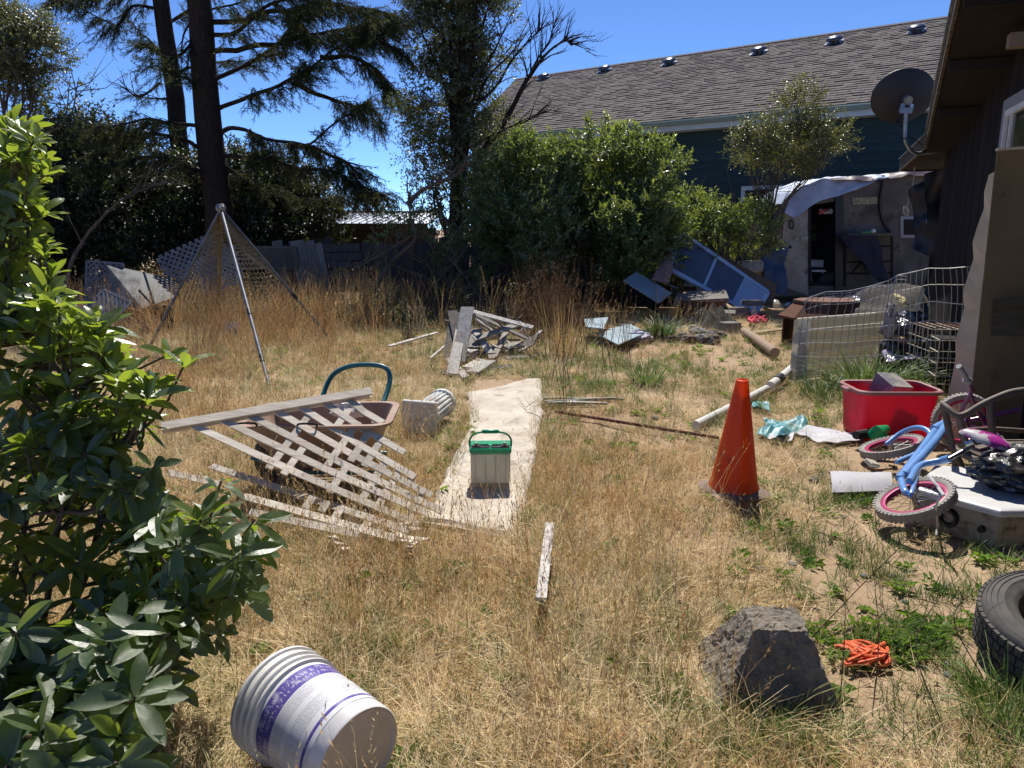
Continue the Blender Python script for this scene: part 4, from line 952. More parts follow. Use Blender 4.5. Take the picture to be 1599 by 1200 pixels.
for u0, u1, mm in ((0, .40, m_pane), (.40, .74, m_pane), (.74, 1, m_panel)):
    q = [cq(u0 + .01, .03), cq(u1 - .01, .03), cq(u1 - .01, .97), cq(u0 + .01, .97)]; MB().prism(q, nn * .01).build('pane' if mm is m_pane else 'panel', mm, cab)
m_bply = mat('brown plywood', (.16, .10, .06), (.11, .07, .045), scale=4, rough=.8)
one(MB().prism([R(1120, 396, 14.5), R(1214, 444, 14.5), R(1206, 482, 14.2), R(1196, 478, 14.2), R(1100, 420, 14.4)], (0, .025, 0)), 'plywood_board', m_bply, 'brown plywood board leaning behind the pale blue frame', 'board')
b = patch(R(1042, 390, 13.9), R(1048, 388, 13.6), R(1048, 444, 13.4), R(1014, 436, 13.3), 12, 14, .06, 3, .006); one(b, 'pink_cloth', mat('dusty pink cloth', (.26, .18, .165), (.18, .12, .12), scale=10, rough=.9, bump=.5), 'dusty pink cloth hanging over the left edge of the pale blue frame', 'cloth', smooth=True)
m_bsheet = mat('pale blue sheet metal', (.40, .50, .56), (.28, .36, .42), scale=3, rough=.35, metal=.3, spec=.5)
b = quadslab([R(974, 438, 13.0), R(994, 424, 13.5), R(1049, 458, 13.2), R(1029, 473, 12.7)], .03); sm_ = one(b, 'metal_sheet', m_bsheet, 'pale blue grey metal sheet tilted left of the fire pit', 'sheet')
MB().prism([R(974, 440, 13.0) - sm_.location, R(1029, 475, 12.7) - sm_.location, R(1030, 492, 12.8) - sm_.location, R(978, 462, 13.1) - sm_.location], (0, .03, 0)).build('front_face', m_black, sm_)
for i in range(9):
    a_ = R(1000 + r.uniform(-6, 50), 425 + r.uniform(0, 30), 13.6); c_ = a_ + V((r.uniform(.2, .6), r.uniform(-.2, .2), -r.uniform(.1, .35))); c_.z = max(.1, c_.z); d = c_ - a_
    o = MB().bar(-d / 2, d / 2, r.uniform(.04, .1), .02).build('scrap_board', (m_greyw, m_bply, m_fb)[i % 3], label='scrap board piled between the metal sheet and the blue frame', cat='board', group='scrap boards behind the fire pit'); o.location = (a_ + c_) / 2
one(quadslab([R(1052, 470, 12.9), R(1058, 459, 13.5), R(1133, 452, 13.5), R(1138, 466, 12.9)], .09), 'table_top', m_greyw, 'thick grey wooden slab lying on top of the rusty drum', 'slab')
fp = G(1096, 500); fp = V((fp.x, 13.1, 0)); MB_ = MB(); MB_.lathe([(.40, 0), (.42, .1), (.40, .2), (.42, .3), (.42, .34), (.40, .34), (.38, .3), (.38, .02)], 28)
o = MB_.build('fire_drum', m_rust, label='low rusty steel drum used as a fire pit under the grey slab', cat='fire pit', smooth=True); o.location = fp
b = MB(); b.grid(lambda u, v: V((G(1060 + 75 * u, 500, 0).x, 11.2 + 2.0 * v, max(-.01, .30 * sin(pi * u) * sin(pi * v) * (1 + .5 * mnoise.noise(V((u * 9, v * 9, 0)))) - .03 + .03 * mnoise.noise(V((u * 25, v * 25, 0)))))), 40, 40)
one(b, 'ash_heap', mat('black ash', (.010, .009, .009), (.028, .025, .023), scale=14, rough=1, bump=1, bscale=60), 'heap of black ash and charcoal below the fire drum', 'ash heap', smooth=True)
m_cin = mat('concrete block grey', (.20, .195, .18), (.14, .135, .125), scale=9, rough=.95, bump=.6, bscale=80)
for px, py, s, rz, z, rx in ((1150, 498, (.40, .2, .2), .2, 0, 0), (1128, 505, (.40, .2, .2), -.3, 0, .2), (1146, 486, (.32, .2, .09), .1, .22, 0), (1118, 492, (.12, .35, .12), .5, .1, .5), (1139, 521, (.26, .2, .17), .3, 0, 0), (1172, 494, (.3, .15, .1), -.1, 0, 0)):
    g_ = G(px, py); b = MB(); b.box((0, 0, s[2] / 2), s, (rx, 0, rz), bev=.008); o = b.build('concrete_block', m_cin, label=None); o.location = (g_.x, min(g_.y, 13.2), z)
    tag(o, {1150: 'concrete block lying flat at the foot of the pale blue frame', 1128: 'tilted concrete block left of the flat one by the ash heap', 1146: 'thin concrete cap resting on the flat block', 1118: 'narrow slanting concrete piece against the fire drum', 1139: 'square grey stone block alone in front of the ash heap', 1172: 'thin concrete piece beside the pink cord'}[px], 'concrete block')
r = random.Random(3)
for i in range(26):
    px = r.uniform(1000, 1130); py = r.uniform(522, 536) if i < 18 else r.uniform(505, 525); g_ = G(px, py); s = r.uniform(.05, .13)
    b = blob(MB(), (0, 0, s * .4), (s * r.uniform(.7, 1.2), s, s * .6), .4, 2, 12, 8, seed=i); o = b.build('stone', m_cin if i % 2 else mat('brown stone', (.14, .10, .075), (.09, .07, .055), scale=9, rough=.95), smooth=True, label='rough stone in the ring in front of the ash heap', cat='stone', group='stones round the ash heap'); o.location = (g_.x, g_.y, 0)
for q, z, lab in (([(912, 500), (950, 497), (942, 515), (915, 512)], .22, 'pale blue sheet raised on rubbish beside the dark dry stalks'), ([(930, 522), (975, 512), (1002, 524), (965, 540)], .12, 'pale blue grey sheet lying flat left of the green tussock'), ([(950, 515), (985, 508), (1000, 516), (975, 522)], .08, 'small pale sheet half under the green tussock')):
    b = quadslab([G(x, y, z) for x, y in q], -.015); one(b, 'flat_sheet', m_bsheet, lab, 'sheet')
b = blob(MB(), G(995, 536) + V((0, 0, .07)), (.18, .12, .08), .4, 3, crease=.5); one(b, 'white_rag', mat('lilac white rag', (.5, .48, .56), rough=.8), 'crumpled whitish rag on the ground below the pale sheets', 'rag', smooth=True)
r = random.Random(31)
for i in range(16):
    g_ = G(r.uniform(905, 1010), r.uniform(505, 540)); b = MB(); b.box((0, 0, .03), (r.uniform(.1, .5), r.uniform(.05, .16), .025), (r.uniform(-.2, .2), r.uniform(-.1, .1), r.uniform(0, 3)))
    o = b.build('rubbish_piece', (m_fb, m_black, m_bsheet, m_rust)[i % 4], label='dark rubbish scrap on the ground by the pale flat sheets', cat='rubbish', group='scraps by the flat sheets'); o.location = (g_.x, g_.y, .02)
m_pink = mat('pink cord', (.6, .06, .10), rough=.5); b = MB(); r = random.Random(2)
for k in range(3): b.tube(curve([G(1165 + 32 * r.random(), 482 + 22 * r.random(), .03 + .1 * r.random()) for _ in range(7)], 5), .014, 6)
one(b, 'tangled_line', m_pink, 'tangled pink cord lying by the concrete blocks', 'cord', smooth=True)
g_ = G(1177, 500); b = MB(); b.lathe([(.001, 0), (.05, 0), (.055, .03), (.052, .14), (.02, .2), (.02, .24), (.001, .24)], 16); o = b.build('plastic_bottle', m_plastic, label='clear plastic bottle standing in the pink cord', cat='bottle', smooth=True); o.location = g_
b = blob(MB(), G(1182, 503, .05), (.045, .045, .045)); one(b, 'white_golf_ball', m_wp, 'small white ball lying by the pink cord', 'ball', smooth=True)
pa, pb = G(1161, 517, .06), G(1210, 551, .06); one(MB().tube([pa, pa.lerp(pb, .5) + V((0, 0, .01)), pb], [.055, .06, .06], 14), 'wooden_post', mat('pale round post', (.34, .25, .18), (.24, .17, .12), scale=9, rough=.9, bump=.3), 'pale round wooden post lying on the bare ground', 'post', smooth=True)
one(MB().bar(G(1172, 520, .02), G(1222, 514, .05), .16, .02), 'tan_board', wood('tan board', (.32, .24, .14), (.22, .16, .1), axis=0), 'small tan board on the ground in front of the octagonal table', 'board')
b = MB(); b.box(R(1172, 416, 14.7), (.42, .3, .2), bev=.02); one(b, 'grey_box', m_steel, 'small grey metal box above the brown plywood by the camper', 'box')
b = patch(R(1188, 388, 14.9), R(1228, 388, 15.0), R(1230, 462, 14.7), R(1192, 455, 14.6), 14, 20, .08, 3, .006); one(b, 'blue_sheet', mat('dark blue tarp', (.05, .085, .16), (.03, .05, .1), scale=5, rough=.5, bump=.4), 'dark blue tarp hanging at the left end of the camper', 'tarp', smooth=True)
r = random.Random(77)
for i in range(30):
    g_ = G(r.uniform(1195, 1260), r.uniform(458, 482)); s = r.uniform(.05, .16); b = blob(MB(), (0, 0, s * .4), (s, s, s * .6), .5, 3, 10, 7, seed=i); o = b.build('rubbish_piece', (m_plastic, m_fb, m_bply, m_black, m_bsheet)[i % 5], label='small rubbish lump in the shade below the camper door', cat='rubbish', group='rubbish below the camper door', smooth=True); o.location = (g_.x, min(g_.y, 15), 0)

# octagonal table
ot = thing('octagonal_table', 'reddish brown octagonal end table behind the wire fence', 'table', (R(1288, 500, 10.3).x, 10.3, 0), (0, 0, .2))
m_red = wood('reddish brown wood', (.17, .075, .045), (.10, .045, .03), axis=0)
m_redt = mat('worn table top', (.24, .13, .09), (.15, .08, .06), scale=4, rough=.35)
def octo(r_, z, a0=pi / 8): return [V((r_ * 1.25 * cos(a0 + k * pi / 4), r_ * cos(0) * sin(a0 + k * pi / 4), z)) for k in range(8)]
b = MB(); lo_, hi_ = octo(.5, .38), octo(.34, .56); b.add(lo_ + hi_, [(k, (k + 1) % 8, 8 + (k + 1) % 8, 8 + k) for k in range(8)]); b.build('skirt', m_red, ot)
b = MB(); b.prism(octo(.36, .56), (0, 0, .03)); b.build('top', m_redt, ot); b = MB(); b.prism(octo(.52, .35), (0, 0, .03)); b.build('rim', m_red, ot)
for k in range(8):
    a_, c_ = octo(.44, 0)[k], octo(.44, 0)[(k + 1) % 8]
    if k % 2 == 0: MB().prism([a_, c_, c_ + V((0, 0, .35)), a_ + V((0, 0, .35))], (a_ + c_).normalized() * .02).build('side_panel', m_red, ot)
# ribbed pale panel in plastic
m_foam = mat('pale ribbed siding', (.66, .64, .55), (.56, .54, .45), scale=4, rough=.55, trans=.45, tcol=(.85, .80, .66), c3=(.4, .36, .27), s3=5, t3=.62)
fL, fR = R(1238, 590, 7.75), R(1392, 560, 8.5); fL.z = 0; fR.z = 0
fpn = thing('siding_bundle', 'stack of pale cream siding leaning upright behind the wire fence', 'siding', tuple((fL + fR) / 2)); off = V(fpn.location)
tl, trp = R(1246, 498, 7.95), R(1390, 487, 8.7); dz = (trp + tl) / 2 - (fL + fR) / 2
rows = 5
for k in range(rows):
    a_, c_ = fL.lerp(tl, k / rows) - off, fR.lerp(trp, k / rows) - off; e_, g2 = fL.lerp(tl, (k + 1) / rows) - off, fR.lerp(trp, (k + 1) / rows) - off
    pr_ = [a_ + V((0, -.035, 0)), c_ + V((0, -.035, 0)), g2 + V((0, -.005, 0)), e_ + V((0, -.005, 0))]; MB().prism(pr_, (0, .03, .004)).build('siding_strip', m_foam, fpn)
    MB().bar(a_ + V((0, -.042, .004)), c_ + V((0, -.042, .004)), .018, .014).build('lip', mat('pale lip', (.8, .8, .72), rough=.5), fpn)
b = patch(fL - off + V((-.06, -.06, 0)), fL - off + V((.12, -.07, 0)), tl - off + V((.1, -.06, 0)), tl - off + V((-.05, -.04, 0)), 10, 18, .025, 7, .002); b.build('plastic_wrap', m_plastic, fpn, smooth=True)

# welded wire fence, sagging
wfn = thing('wire_fence', 'sagging galvanized wire fence in front of the cream siding and rubbish', 'fence', tuple(G(1240, 600))); off = V(wfn.location)
topl = [(1262, 470), (1290, 459), (1330, 456), (1362, 449), (1388, 440), (1402, 428), (1425, 422), (1452, 416), (1485, 419), (1512, 419), (1540, 420)]
botl = [(1240, 592), (1265, 598), (1300, 600), (1330, 602), (1360, 604), (1390, 606), (1420, 610), (1450, 614), (1482, 618), (1510, 622), (1540, 628)]
Yl = [7.6, 7.55, 7.5, 7.45, 7.4, 7.35, 7.25, 7.15, 7.05, 6.95, 6.8]
def wp(u, v):
    k = u * 10; i = min(int(k), 9); f = k - i; l = lambda L: (L[i][0] + (L[i + 1][0] - L[i][0]) * f, L[i][1] + (L[i + 1][1] - L[i][1]) * f)
    Y = Yl[i] + (Yl[i + 1] - Yl[i]) * f; a, c_ = R(*l(botl), Y), R(*l(topl), Y + (.25 if u < .5 else 0)); a.z = max(a.z, 0.0); p = a.lerp(c_, v)
    return p + wob(p, .035, 2.4) - off
m_wire = mat('galvanized wire', (.42, .42, .42), rough=.4, metal=.6, c3=(.2, .11, .06), s3=12, t3=.6)
for k in range(31): MB().tube([wp(k / 30, v / 12) for v in range(13)], .0035, 4).build('wire', m_wire, wfn)
for k in range(8): MB().tube([wp(v / 44, k / 7 if k < 7 else 1) for v in range(45)], .004, 4).build('wire', m_wire, wfn)
for k in range(2): MB().tube([wp(v / 44, .97 - k * .03) + V((0, .03, 0)) + wob(wp(v / 44, .97) * 3, .05) for v in range(26)], .004, 4).build('wire', m_wire, wfn)

# rubbish behind the wire fence
m_bag = mat('shiny black bin bag', (.014, .014, .017), rough=.18, spec=.8, bump=.9, bscale=9, rough2=.35)
m_sbag = mat('silvery grey bin bag', (.13, .13, .15), (.04, .04, .05), scale=7, rough=.2, spec=.9, bump=1, bscale=12)
b = blob(MB(), R(1418, 512, 7.9), (.24, .2, .17), .25, 2.0, 54, 36, crease=.16); one(b, 'rubbish_bag', m_sbag, 'silvery grey crumpled bag behind the wire fence, top of the pile', 'bag', smooth=True)
b = blob(MB(), R(1390, 505, 7.8), (.06, .08, .16), .4, 2.5, 24, 18, crease=.3); one(b, 'pale_cloth', mat('pale pinkish cloth', (.42, .35, .33), (.25, .2, .2), scale=12, rough=.9), 'pale pinkish cloth roll beside the silvery bag', 'cloth', smooth=True)
b = MB(); b.box(R(1412, 531, 7.7), (.18, .12, .06), (.2, .15, .3), bev=.01); one(b, 'cardboard_piece', mat('cardboard', (.40, .26, .14), (.3, .19, .1), scale=9, rough=.9), 'small brown cardboard piece under the silvery bag', 'cardboard')
b = patch(R(1376, 548, 7.75), R(1434, 538, 7.8), R(1440, 552, 7.5), R(1392, 566, 7.45), 18, 12, .06, 6, .003); one(b, 'lilac_film', mat('lilac plastic film', (.42, .36, .52), (.25, .2, .33), scale=9, rough=.15, spec=.8, bump=.7, bscale=12), 'crumpled lilac plastic film over the black tub', 'plastic film', smooth=True)
bt = G(1414, 606); bt = V((R(1414, 560, 7.75).x, 7.75, 0)); b = MB(); b.box((0, 0, .19), (.42, .36, .38), bev=.03); o = b.build('black_tub', m_black, label='black plastic tub behind the wire fence under lilac film', cat='tub'); o.location = bt
b = MB(); b.box(R(1405, 466, 8.6), (.15, .1, .04), (.5, .35, .2), bev=.01); b.box(R(1411, 474, 8.5), (.1, .1, .05), (.2, .5, .4), bev=.01); one(b, 'yellow_sponge', mat('yellow foam', (.48, .38, .14), (.55, .5, .35), scale=7, rough=.8), 'yellow foam scrap on the dark heap behind the wire fence', 'foam')
b = quadslab([R(1424, 490, 8.5), R(1432, 492, 8.5), R(1443, 452, 8.9), R(1438, 450, 8.9)], .02); one(b, 'loose_board', m_gpanel, 'grey slat sticking up between the bags and the camper', 'slat')
b = MB(); b.grid(lambda u, v: V((4.2 + 2.2 * u, 8.8 + 3.2 * v, max(0, .75 * sin(pi * u) ** .6 * sin(pi * v) + .16 * mnoise.noise(V((u * 7, v * 7, 2)))))), 40, 40)
one(b, 'rubbish_heap', mat('dark rubbish', (.03, .027, .025), (.07, .06, .05), scale=9, rough=.9, bump=1, bscale=25), 'dark heap of mixed rubbish in front of the camper', 'rubbish heap', kind=None)
r = random.Random(8)
for i in range(46):
    u, v = r.random(), r.random() * .6; p = V((4.2 + 2.2 * u, 8.8 + 3.2 * v, max(.03, .72 * sin(pi * u) ** .6 * sin(pi * v)))); b = MB()
    if i % 3: b.box((0, 0, 0), (r.uniform(.08, .5), r.uniform(.03, .1), .02), (r.uniform(-.6, .6), r.uniform(-.5, .5), r.uniform(0, 3)))
    else: blob(b, (0, 0, 0), (r.uniform(.05, .14), r.uniform(.05, .12), r.uniform(.03, .08)), .5, 3, 10, 7, seed=i)
    o = b.build('rubbish_piece', (m_greyw, m_blacktarp, m_palew, m_sbag, m_bply, m_blacktarp)[i % 6], label='scrap or lump on the dark rubbish heap by the camper', cat='rubbish', group='scraps on the dark rubbish heap'); o.location = p
# wire cage
cg0 = V((R(1446, 600, 7.0).x, 7.0, 0)); cg = thing('wire_cage', 'open wire cage with rusty top beside the tan panel', 'cage', tuple(cg0), (0, 0, -.12)); m_cw = mat('cream cage wire', (.48, .44, .34), rough=.5); m_rw = mat('rusty cage wire', (.17, .075, .045), rough=.8)
cw, cd, chh = .50, .55, .62
def cwire(a_, c_, m_=m_cw, r_=.004): MB().tube([a_, c_], r_, 4).build('wire', m_, cg)
for k in range(7): x = cw * k / 6; cwire((x, 0, 0), (x, 0, chh)); cwire((x, cd, 0), (x, cd, chh), m_rw); cwire((x, 0, chh), (x, cd, chh), m_cw if k < 4 else m_rw)
for k in range(7): z = chh * k / 6; cwire((0, 0, z), (cw, 0, z)); cwire((0, 0, z), (0, cd, z)); cwire((cw, 0, z), (cw, cd, z), m_rw); cwire((0, cd, z), (cw, cd, z), m_rw)
for k in range(1, 6): y = cd * k / 6; cwire((0, y, 0), (0, y, chh)); cwire((0, y, chh), (cw, y, chh), m_rw)
for k in range(5): z = chh - .06 - k * .11; cwire((0, 0, z), (-.04, -.28, z - .0), m_cw, .005)
cwire((-.04, -.28, 0.06), (-.04, -.28, chh - .06), m_cw, .005)
MB().box((cw * .62, cd * .6, .26), (.3, .35, .5), bev=.01).build('liner', m_in, cg)

# leaning tan panel by the dark house
m_ply = mat('stained tan panel', (.21, .145, .072), (.14, .10, .05), scale=2, rough=.9, bump=.2, c3=(.09, .062, .034), s3=5, t3=.58)
m_edge = mat('tan panel edge painted sunlit', (.62, .50, .34), (.52, .41, .27), scale=6, rough=.8, c3=(.14, .09, .06), s3=14, t3=.66)  # tan edge colour lightened to stand in for sun on the side strip
pb0 = V((R(1516, 640, 5.35).x, 5.35, 0)); pt0 = R(1558, 236, 5.5)
pn = thing('plywood_sheet', 'tall stained tan plywood sheet leaning on the dark house wall', 'plywood sheet', tuple(pb0)); off = V(pb0)
q = [V((0, 0, 0)), V((.50, -.20, 0)), V((.56, -.09, pt0.z + .02)), pt0 - off]
MB().prism(q, (0, .012, 0)).build('face', m_ply, pn)
b = MB(); a0 = [V((-.004, .004, 0)).lerp(q[3] + V((-.004, .004, -.14)), k / 16) for k in range(17)]
a1 = [p_ + V((-.10, .10, .02)).lerp(V((-.012, .03, -.02)), (k / 16) ** 2) + V((.010 * sin(k * 1.9) + .008 * sin(k * 4.1), 0, 0)) for k, p_ in enumerate(a0)]
vs = a0 + a1 + [p_ + V((.012, .014, 0)) for p_ in a1] + [p_ + V((.012, .010, 0)) for p_ in a0]; n = 17
fs = [(k + j * n, k + 1 + j * n, k + 1 + (j + 1) * n, k + (j + 1) * n) for k in range(16) for j in range(3)]
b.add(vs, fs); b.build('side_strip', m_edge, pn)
MB().bar(V((.04, -.035, .93)), V((.50, -.21, .95)), .26, .02, up=(-.3, -1, .1)).build('batten', wood('mossy plank', (.11, .09, .055), (.07, .06, .035), axis=0), pn)
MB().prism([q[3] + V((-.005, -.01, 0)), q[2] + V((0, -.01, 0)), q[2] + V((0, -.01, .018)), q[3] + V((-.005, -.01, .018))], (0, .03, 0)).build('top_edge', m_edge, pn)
# ------------------------------------------------------------ concrete pier block
m_conc = mat('rough old concrete', (.27, .235, .19), (.16, .14, .115), scale=9, rough=.97, bump=1, bscale=95, c3=(.34, .31, .27), s3=60, t3=.60, spec=.15)
def frustum(b, B, T, n=44, amp=.008):
    B = [V(p) for p in B]; T = [V(p) for p in T]
    def face(c00, c10, c11, c01, m):
        def fn(u, v):
            p = c00.lerp(c10, u).lerp(c01.lerp(c11, u), v); e = .01 * (mnoise.noise(p * 26)) + amp * mnoise.noise(p * 9); return p + V((mnoise.noise(p * 21), mnoise.noise(p * 21 + V((5, 5, 5))), mnoise.noise(p * 30))) * .010 + V((mnoise.noise(p * 70), mnoise.noise(p * 64 + V((5, 1, 5))), mnoise.noise(p * 75))) * .006 + V((0, 0, e * .5))
        b.grid(fn, n, m)
    for k in range(4): face(B[k], B[(k + 1) % 4], T[(k + 1) % 4], T[k], n)
    face(T[0], T[1], T[2], T[3], 26)
b = MB(); frustum(b, [(.635, 2.15, -.02), (1.085, 2.17, -.02), (1.09, 2.60, -.02), (.70, 2.62, -.02)], [(.79, 2.25, .262), (.965, 2.24, .262), (.985, 2.42, .255), (.81, 2.42, .255)])
one(b, 'concrete_pier_block', m_conc, 'rough grey concrete pier block in the foreground grass', 'concrete block')

# ------------------------------------------------------------ bucket lying on its side
m_bkt = mat('white bucket plastic', (.74, .73, .72), (.62, .60, .58), scale=6, rough=.32, spec=.5, c3=(.40, .34, .28), s3=5, t3=.62)
m_bot = mat('beige bucket bottom', (.56, .49, .44), (.45, .39, .34), scale=5, rough=.5, c3=(.25, .2, .16), s3=8, t3=.6)
P1 = V((-.695, 2.03, .162)); P2 = V((-.415, 1.805, .142)); BM = frameM(P2, V((0, 0, 1)).cross(P1 - P2), (0, 0, 1)); zax = (P1 - P2).normalized(); xax = V((0, 0, 1)).cross(zax).normalized(); yax = zax.cross(xax)
BM = Matrix((xax, yax, zax)).transposed().to_4x4(); BM.translation = P2
bk = thing('plastic_bucket', 'white plastic bucket with purple banded label lying on its side in the grass', 'bucket', M_=BM)
LB = .365
prof = [(.137, .0), (.140, .004), (.150, .27), (.153, .272), (.160, .274), (.160, .280), (.1525, .283), (.1525, .296), (.161, .298), (.161, .304), (.1535, .307), (.1535, .322), (.162, .324), (.162, .330), (.155, .333), (.156, .352), (.163, .354), (.163, .364), (.152, .364), (.150, .34), (.134, .006)]
MB().lathe(prof, 64).build('body', m_bkt, bk, smooth=True)
MB().lathe([(.0005, .010), (.03, .010), (.032, .007), (.036, .007), (.038, .010), (.125, .010), (.131, .003), (.137, .001), (.137, -.001), (.129, -.002), (.122, .006), (.038, .006), (.0005, .006)], 48).build('bottom', m_bot, bk, smooth=True)
def label_mat():
    m = bpy.data.materials.new('printed label'); m.use_nodes = True; n = m.node_tree.nodes; l = m.node_tree.links; bs = n['Principled BSDF']
    tc = n.new('ShaderNodeTexCoord'); sx = n.new('ShaderNodeSeparateXYZ'); l.new(tc.outputs['Object'], sx.inputs[0])
    def ramp(src, stops, lo, hi):
        mr = n.new('ShaderNodeMapRange'); mr.inputs[1].default_value = lo; mr.inputs[2].default_value = hi; l.new(src, mr.inputs[0])
        c = n.new('ShaderNodeValToRGB'); c.color_ramp.interpolation = 'CONSTANT'; e = c.color_ramp.elements
        e[0].position = stops[0][0]; e[0].color = (*stops[0][1], 1); e[1].position = stops[1][0]; e[1].color = (*stops[1][1], 1)
        for p, q in stops[2:]: z = e.new(p); z.color = (*q, 1)
        l.new(mr.outputs[0], c.inputs[0]); return c.outputs[0]
    at = n.new('ShaderNodeMath'); at.operation = 'ARCTAN2'; l.new(sx.outputs[1], at.inputs[0]); l.new(sx.outputs[0], at.inputs[1])
    wt, pu, tx = (.66, .65, .68), (.10, .075, .30), (.0, .0, 1.0)
    band = ramp(sx.outputs[2], [(0, wt), (.07, pu), (.115, wt), (.70, pu), (.96, wt)], .045, .265)
    # lines of fine unreadable print
    ws = n.new('ShaderNodeMath'); ws.operation = 'MULTIPLY'; ws.inputs[1].default_value = 2 * pi / .0058; l.new(sx.outputs[2], ws.inputs[0])
    sn_ = n.new('ShaderNodeMath'); sn_.operation = 'SINE'; l.new(ws.outputs[0], sn_.inputs[0]); gt = n.new('ShaderNodeMath'); gt.operation = 'GREATER_THAN'; gt.inputs[1].default_value = .1; l.new(sn_.outputs[0], gt.inputs[0])
    cx = n.new('ShaderNodeCombineXYZ'); l.new(at.outputs[0], cx.inputs[0]); zr = n.new('ShaderNodeMath'); zr.operation = 'SNAP'; zr.inputs[1].default_value = .0058; l.new(sx.outputs[2], zr.inputs[0]); l.new(zr.outputs[0], cx.inputs[1])
    mp = n.new('ShaderNodeMapping'); mp.inputs['Scale'].default_value = (60, 400, 1); l.new(cx.outputs[0], mp.inputs[0])
    nz = n.new('ShaderNodeTexNoise'); nz.inputs['Scale'].default_value = 1; nz.inputs['Detail'].default_value = 1; l.new(mp.outputs[0], nz.inputs['Vector'])
    g2 = n.new('ShaderNodeMath'); g2.operation = 'GREATER_THAN'; g2.inputs[1].default_value = .42; l.new(nz.outputs[0], g2.inputs[0])
    m1 = n.new('ShaderNodeMath'); m1.operation = 'MULTIPLY'; l.new(gt.outputs[0], m1.inputs[0]); l.new(g2.outputs[0], m1.inputs[1])
    zone = ramp(sx.outputs[2], [(0, (0, 0, 0)), (.20, (1, 1, 1)), (.42, (0, 0, 0)), (.50, (1, 1, 1)), (.68, (0, 0, 0))], .045, .265)
    az = ramp(at.outputs[0], [(0, (0, 0, 0)), (.18, (1, 1, 1)), (.44, (0, 0, 0)), (.48, (1, 1, 1)), (.66, (0, 0, 0)), (.70, (1, 1, 1)), (.93, (0, 0, 0))], -pi, pi)
    m2 = n.new('ShaderNodeMath'); m2.operation = 'MULTIPLY'; l.new(m1.outputs[0], m2.inputs[0]); l.new(zone, m2.inputs[1])
    m3 = n.new('ShaderNodeMath'); m3.operation = 'MULTIPLY'; m3.inputs[1].default_value = .62; l.new(m2.outputs[0], m3.inputs[0])
    mx = n.new('ShaderNodeMix'); mx.data_type = 'RGBA'; l.new(m3.outputs[0], mx.inputs[0]); l.new(band, mx.inputs[6]); mx.inputs[7].default_value = (.16, .16, .20, 1)
    mpb = n.new('ShaderNodeMapping'); mpb.inputs['Scale'].default_value = (26, 70, 1); cb = n.new('ShaderNodeCombineXYZ'); l.new(at.outputs[0], cb.inputs[0]); l.new(sx.outputs[2], cb.inputs[1]); l.new(cb.outputs[0], mpb.inputs[0])
    nb = n.new('ShaderNodeTexNoise'); nb.inputs['Scale'].default_value = 1; nb.inputs['Detail'].default_value = 0; l.new(mpb.outputs[0], nb.inputs['Vector'])
    gb = n.new('ShaderNodeMath'); gb.operation = 'GREATER_THAN'; gb.inputs[1].default_value = .56; l.new(nb.outputs[0], gb.inputs[0])
    zb = ramp(sx.outputs[2], [(0, (0, 0, 0)), (.76, (1, 1, 1)), (.81, (0, 0, 0)), (.84, (1, 1, 1)), (.91, (0, 0, 0))], .045, .265)
    mb_ = n.new('ShaderNodeMath'); mb_.operation = 'MULTIPLY'; l.new(gb.outputs[0], mb_.inputs[0]); l.new(zb, mb_.inputs[1])
    mB2 = n.new('ShaderNodeMix'); mB2.data_type = 'RGBA'; mh_ = n.new('ShaderNodeMath'); mh_.operation = 'MULTIPLY'; mh_.inputs[1].default_value = .55; l.new(mb_.outputs[0], mh_.inputs[0]); l.new(mh_.outputs[0], mB2.inputs[0]); l.new(mx.outputs[2], mB2.inputs[6]); mB2.inputs[7].default_value = (.60, .58, .68, 1); mx = mB2
    wz = n.new('ShaderNodeTexNoise'); wz.inputs['Scale'].default_value = 28; wz.inputs['Detail'].default_value = 6; l.new(tc.outputs['Object'], wz.inputs['Vector'])
    mr = n.new('ShaderNodeMapRange'); mr.inputs[1].default_value = .52; mr.inputs[2].default_value = .70; mr.inputs[4].default_value = .65; l.new(wz.outputs[0], mr.inputs[0])
    m4 = n.new('ShaderNodeMix'); m4.data_type = 'RGBA'; l.new(mr.outputs[0], m4.inputs[0]); l.new(mx.outputs[2], m4.inputs[6]); m4.inputs[7].default_value = (.6, .6, .64, 1)
    l.new(m4.outputs[2], bs.inputs['Base Color']); bs.inputs['Roughness'].default_value = .3; return m
def strip(z0, z1, a0, a1, dr, n=48):
    b = MB()
    def fn(u, v): z = z0 + (z1 - z0) * v; r_ = .140 + (.150 - .140) * z / .27 + dr; a = a0 + (a1 - a0) * u; return V((r_ * cos(a), r_ * sin(a), z))
    return b.grid(fn, n, 3)
strip(.045, .265, -.2, 3.4, .0012).build('label', label_mat(), bk, smooth=True)

# ------------------------------------------------------------ traffic cone
m_or = mat('translucent orange plastic', (.85, .13, .012), (.62, .085, .012), scale=4, rough=.38, spec=.5, trans=.45, tcol=(1.0, .24, .01), c3=(.34, .07, .03), s3=8, t3=.57, bump=.15, bscale=30)
m_cb = mat('faded cone base', (.24, .14, .09), (.17, .15, .13), scale=6, rough=.8, c3=(.12, .1, .09), s3=7, t3=.6)
tc_ = thing('traffic_cone', 'orange traffic cone with dirty base standing in the dry grass', 'traffic cone', (1.315, 4.27, .0), (.03, .0, .3))
b = MB(); prof = []
for k in range(15): z = .035 + .655 * k / 14; prof.append((.142 - .107 * k / 14 + (.012 if k == 0 else 0), z))
prof += [(.035, .695), (.028, .697), (.027, .69)]
for k in range(14, -1, -1): z = .035 + .655 * k / 14; prof.append((.136 - .107 * k / 14, z))
b.lathe(prof, 40); b.build('cone_body', m_or, tc_, smooth=True)
b = MB()
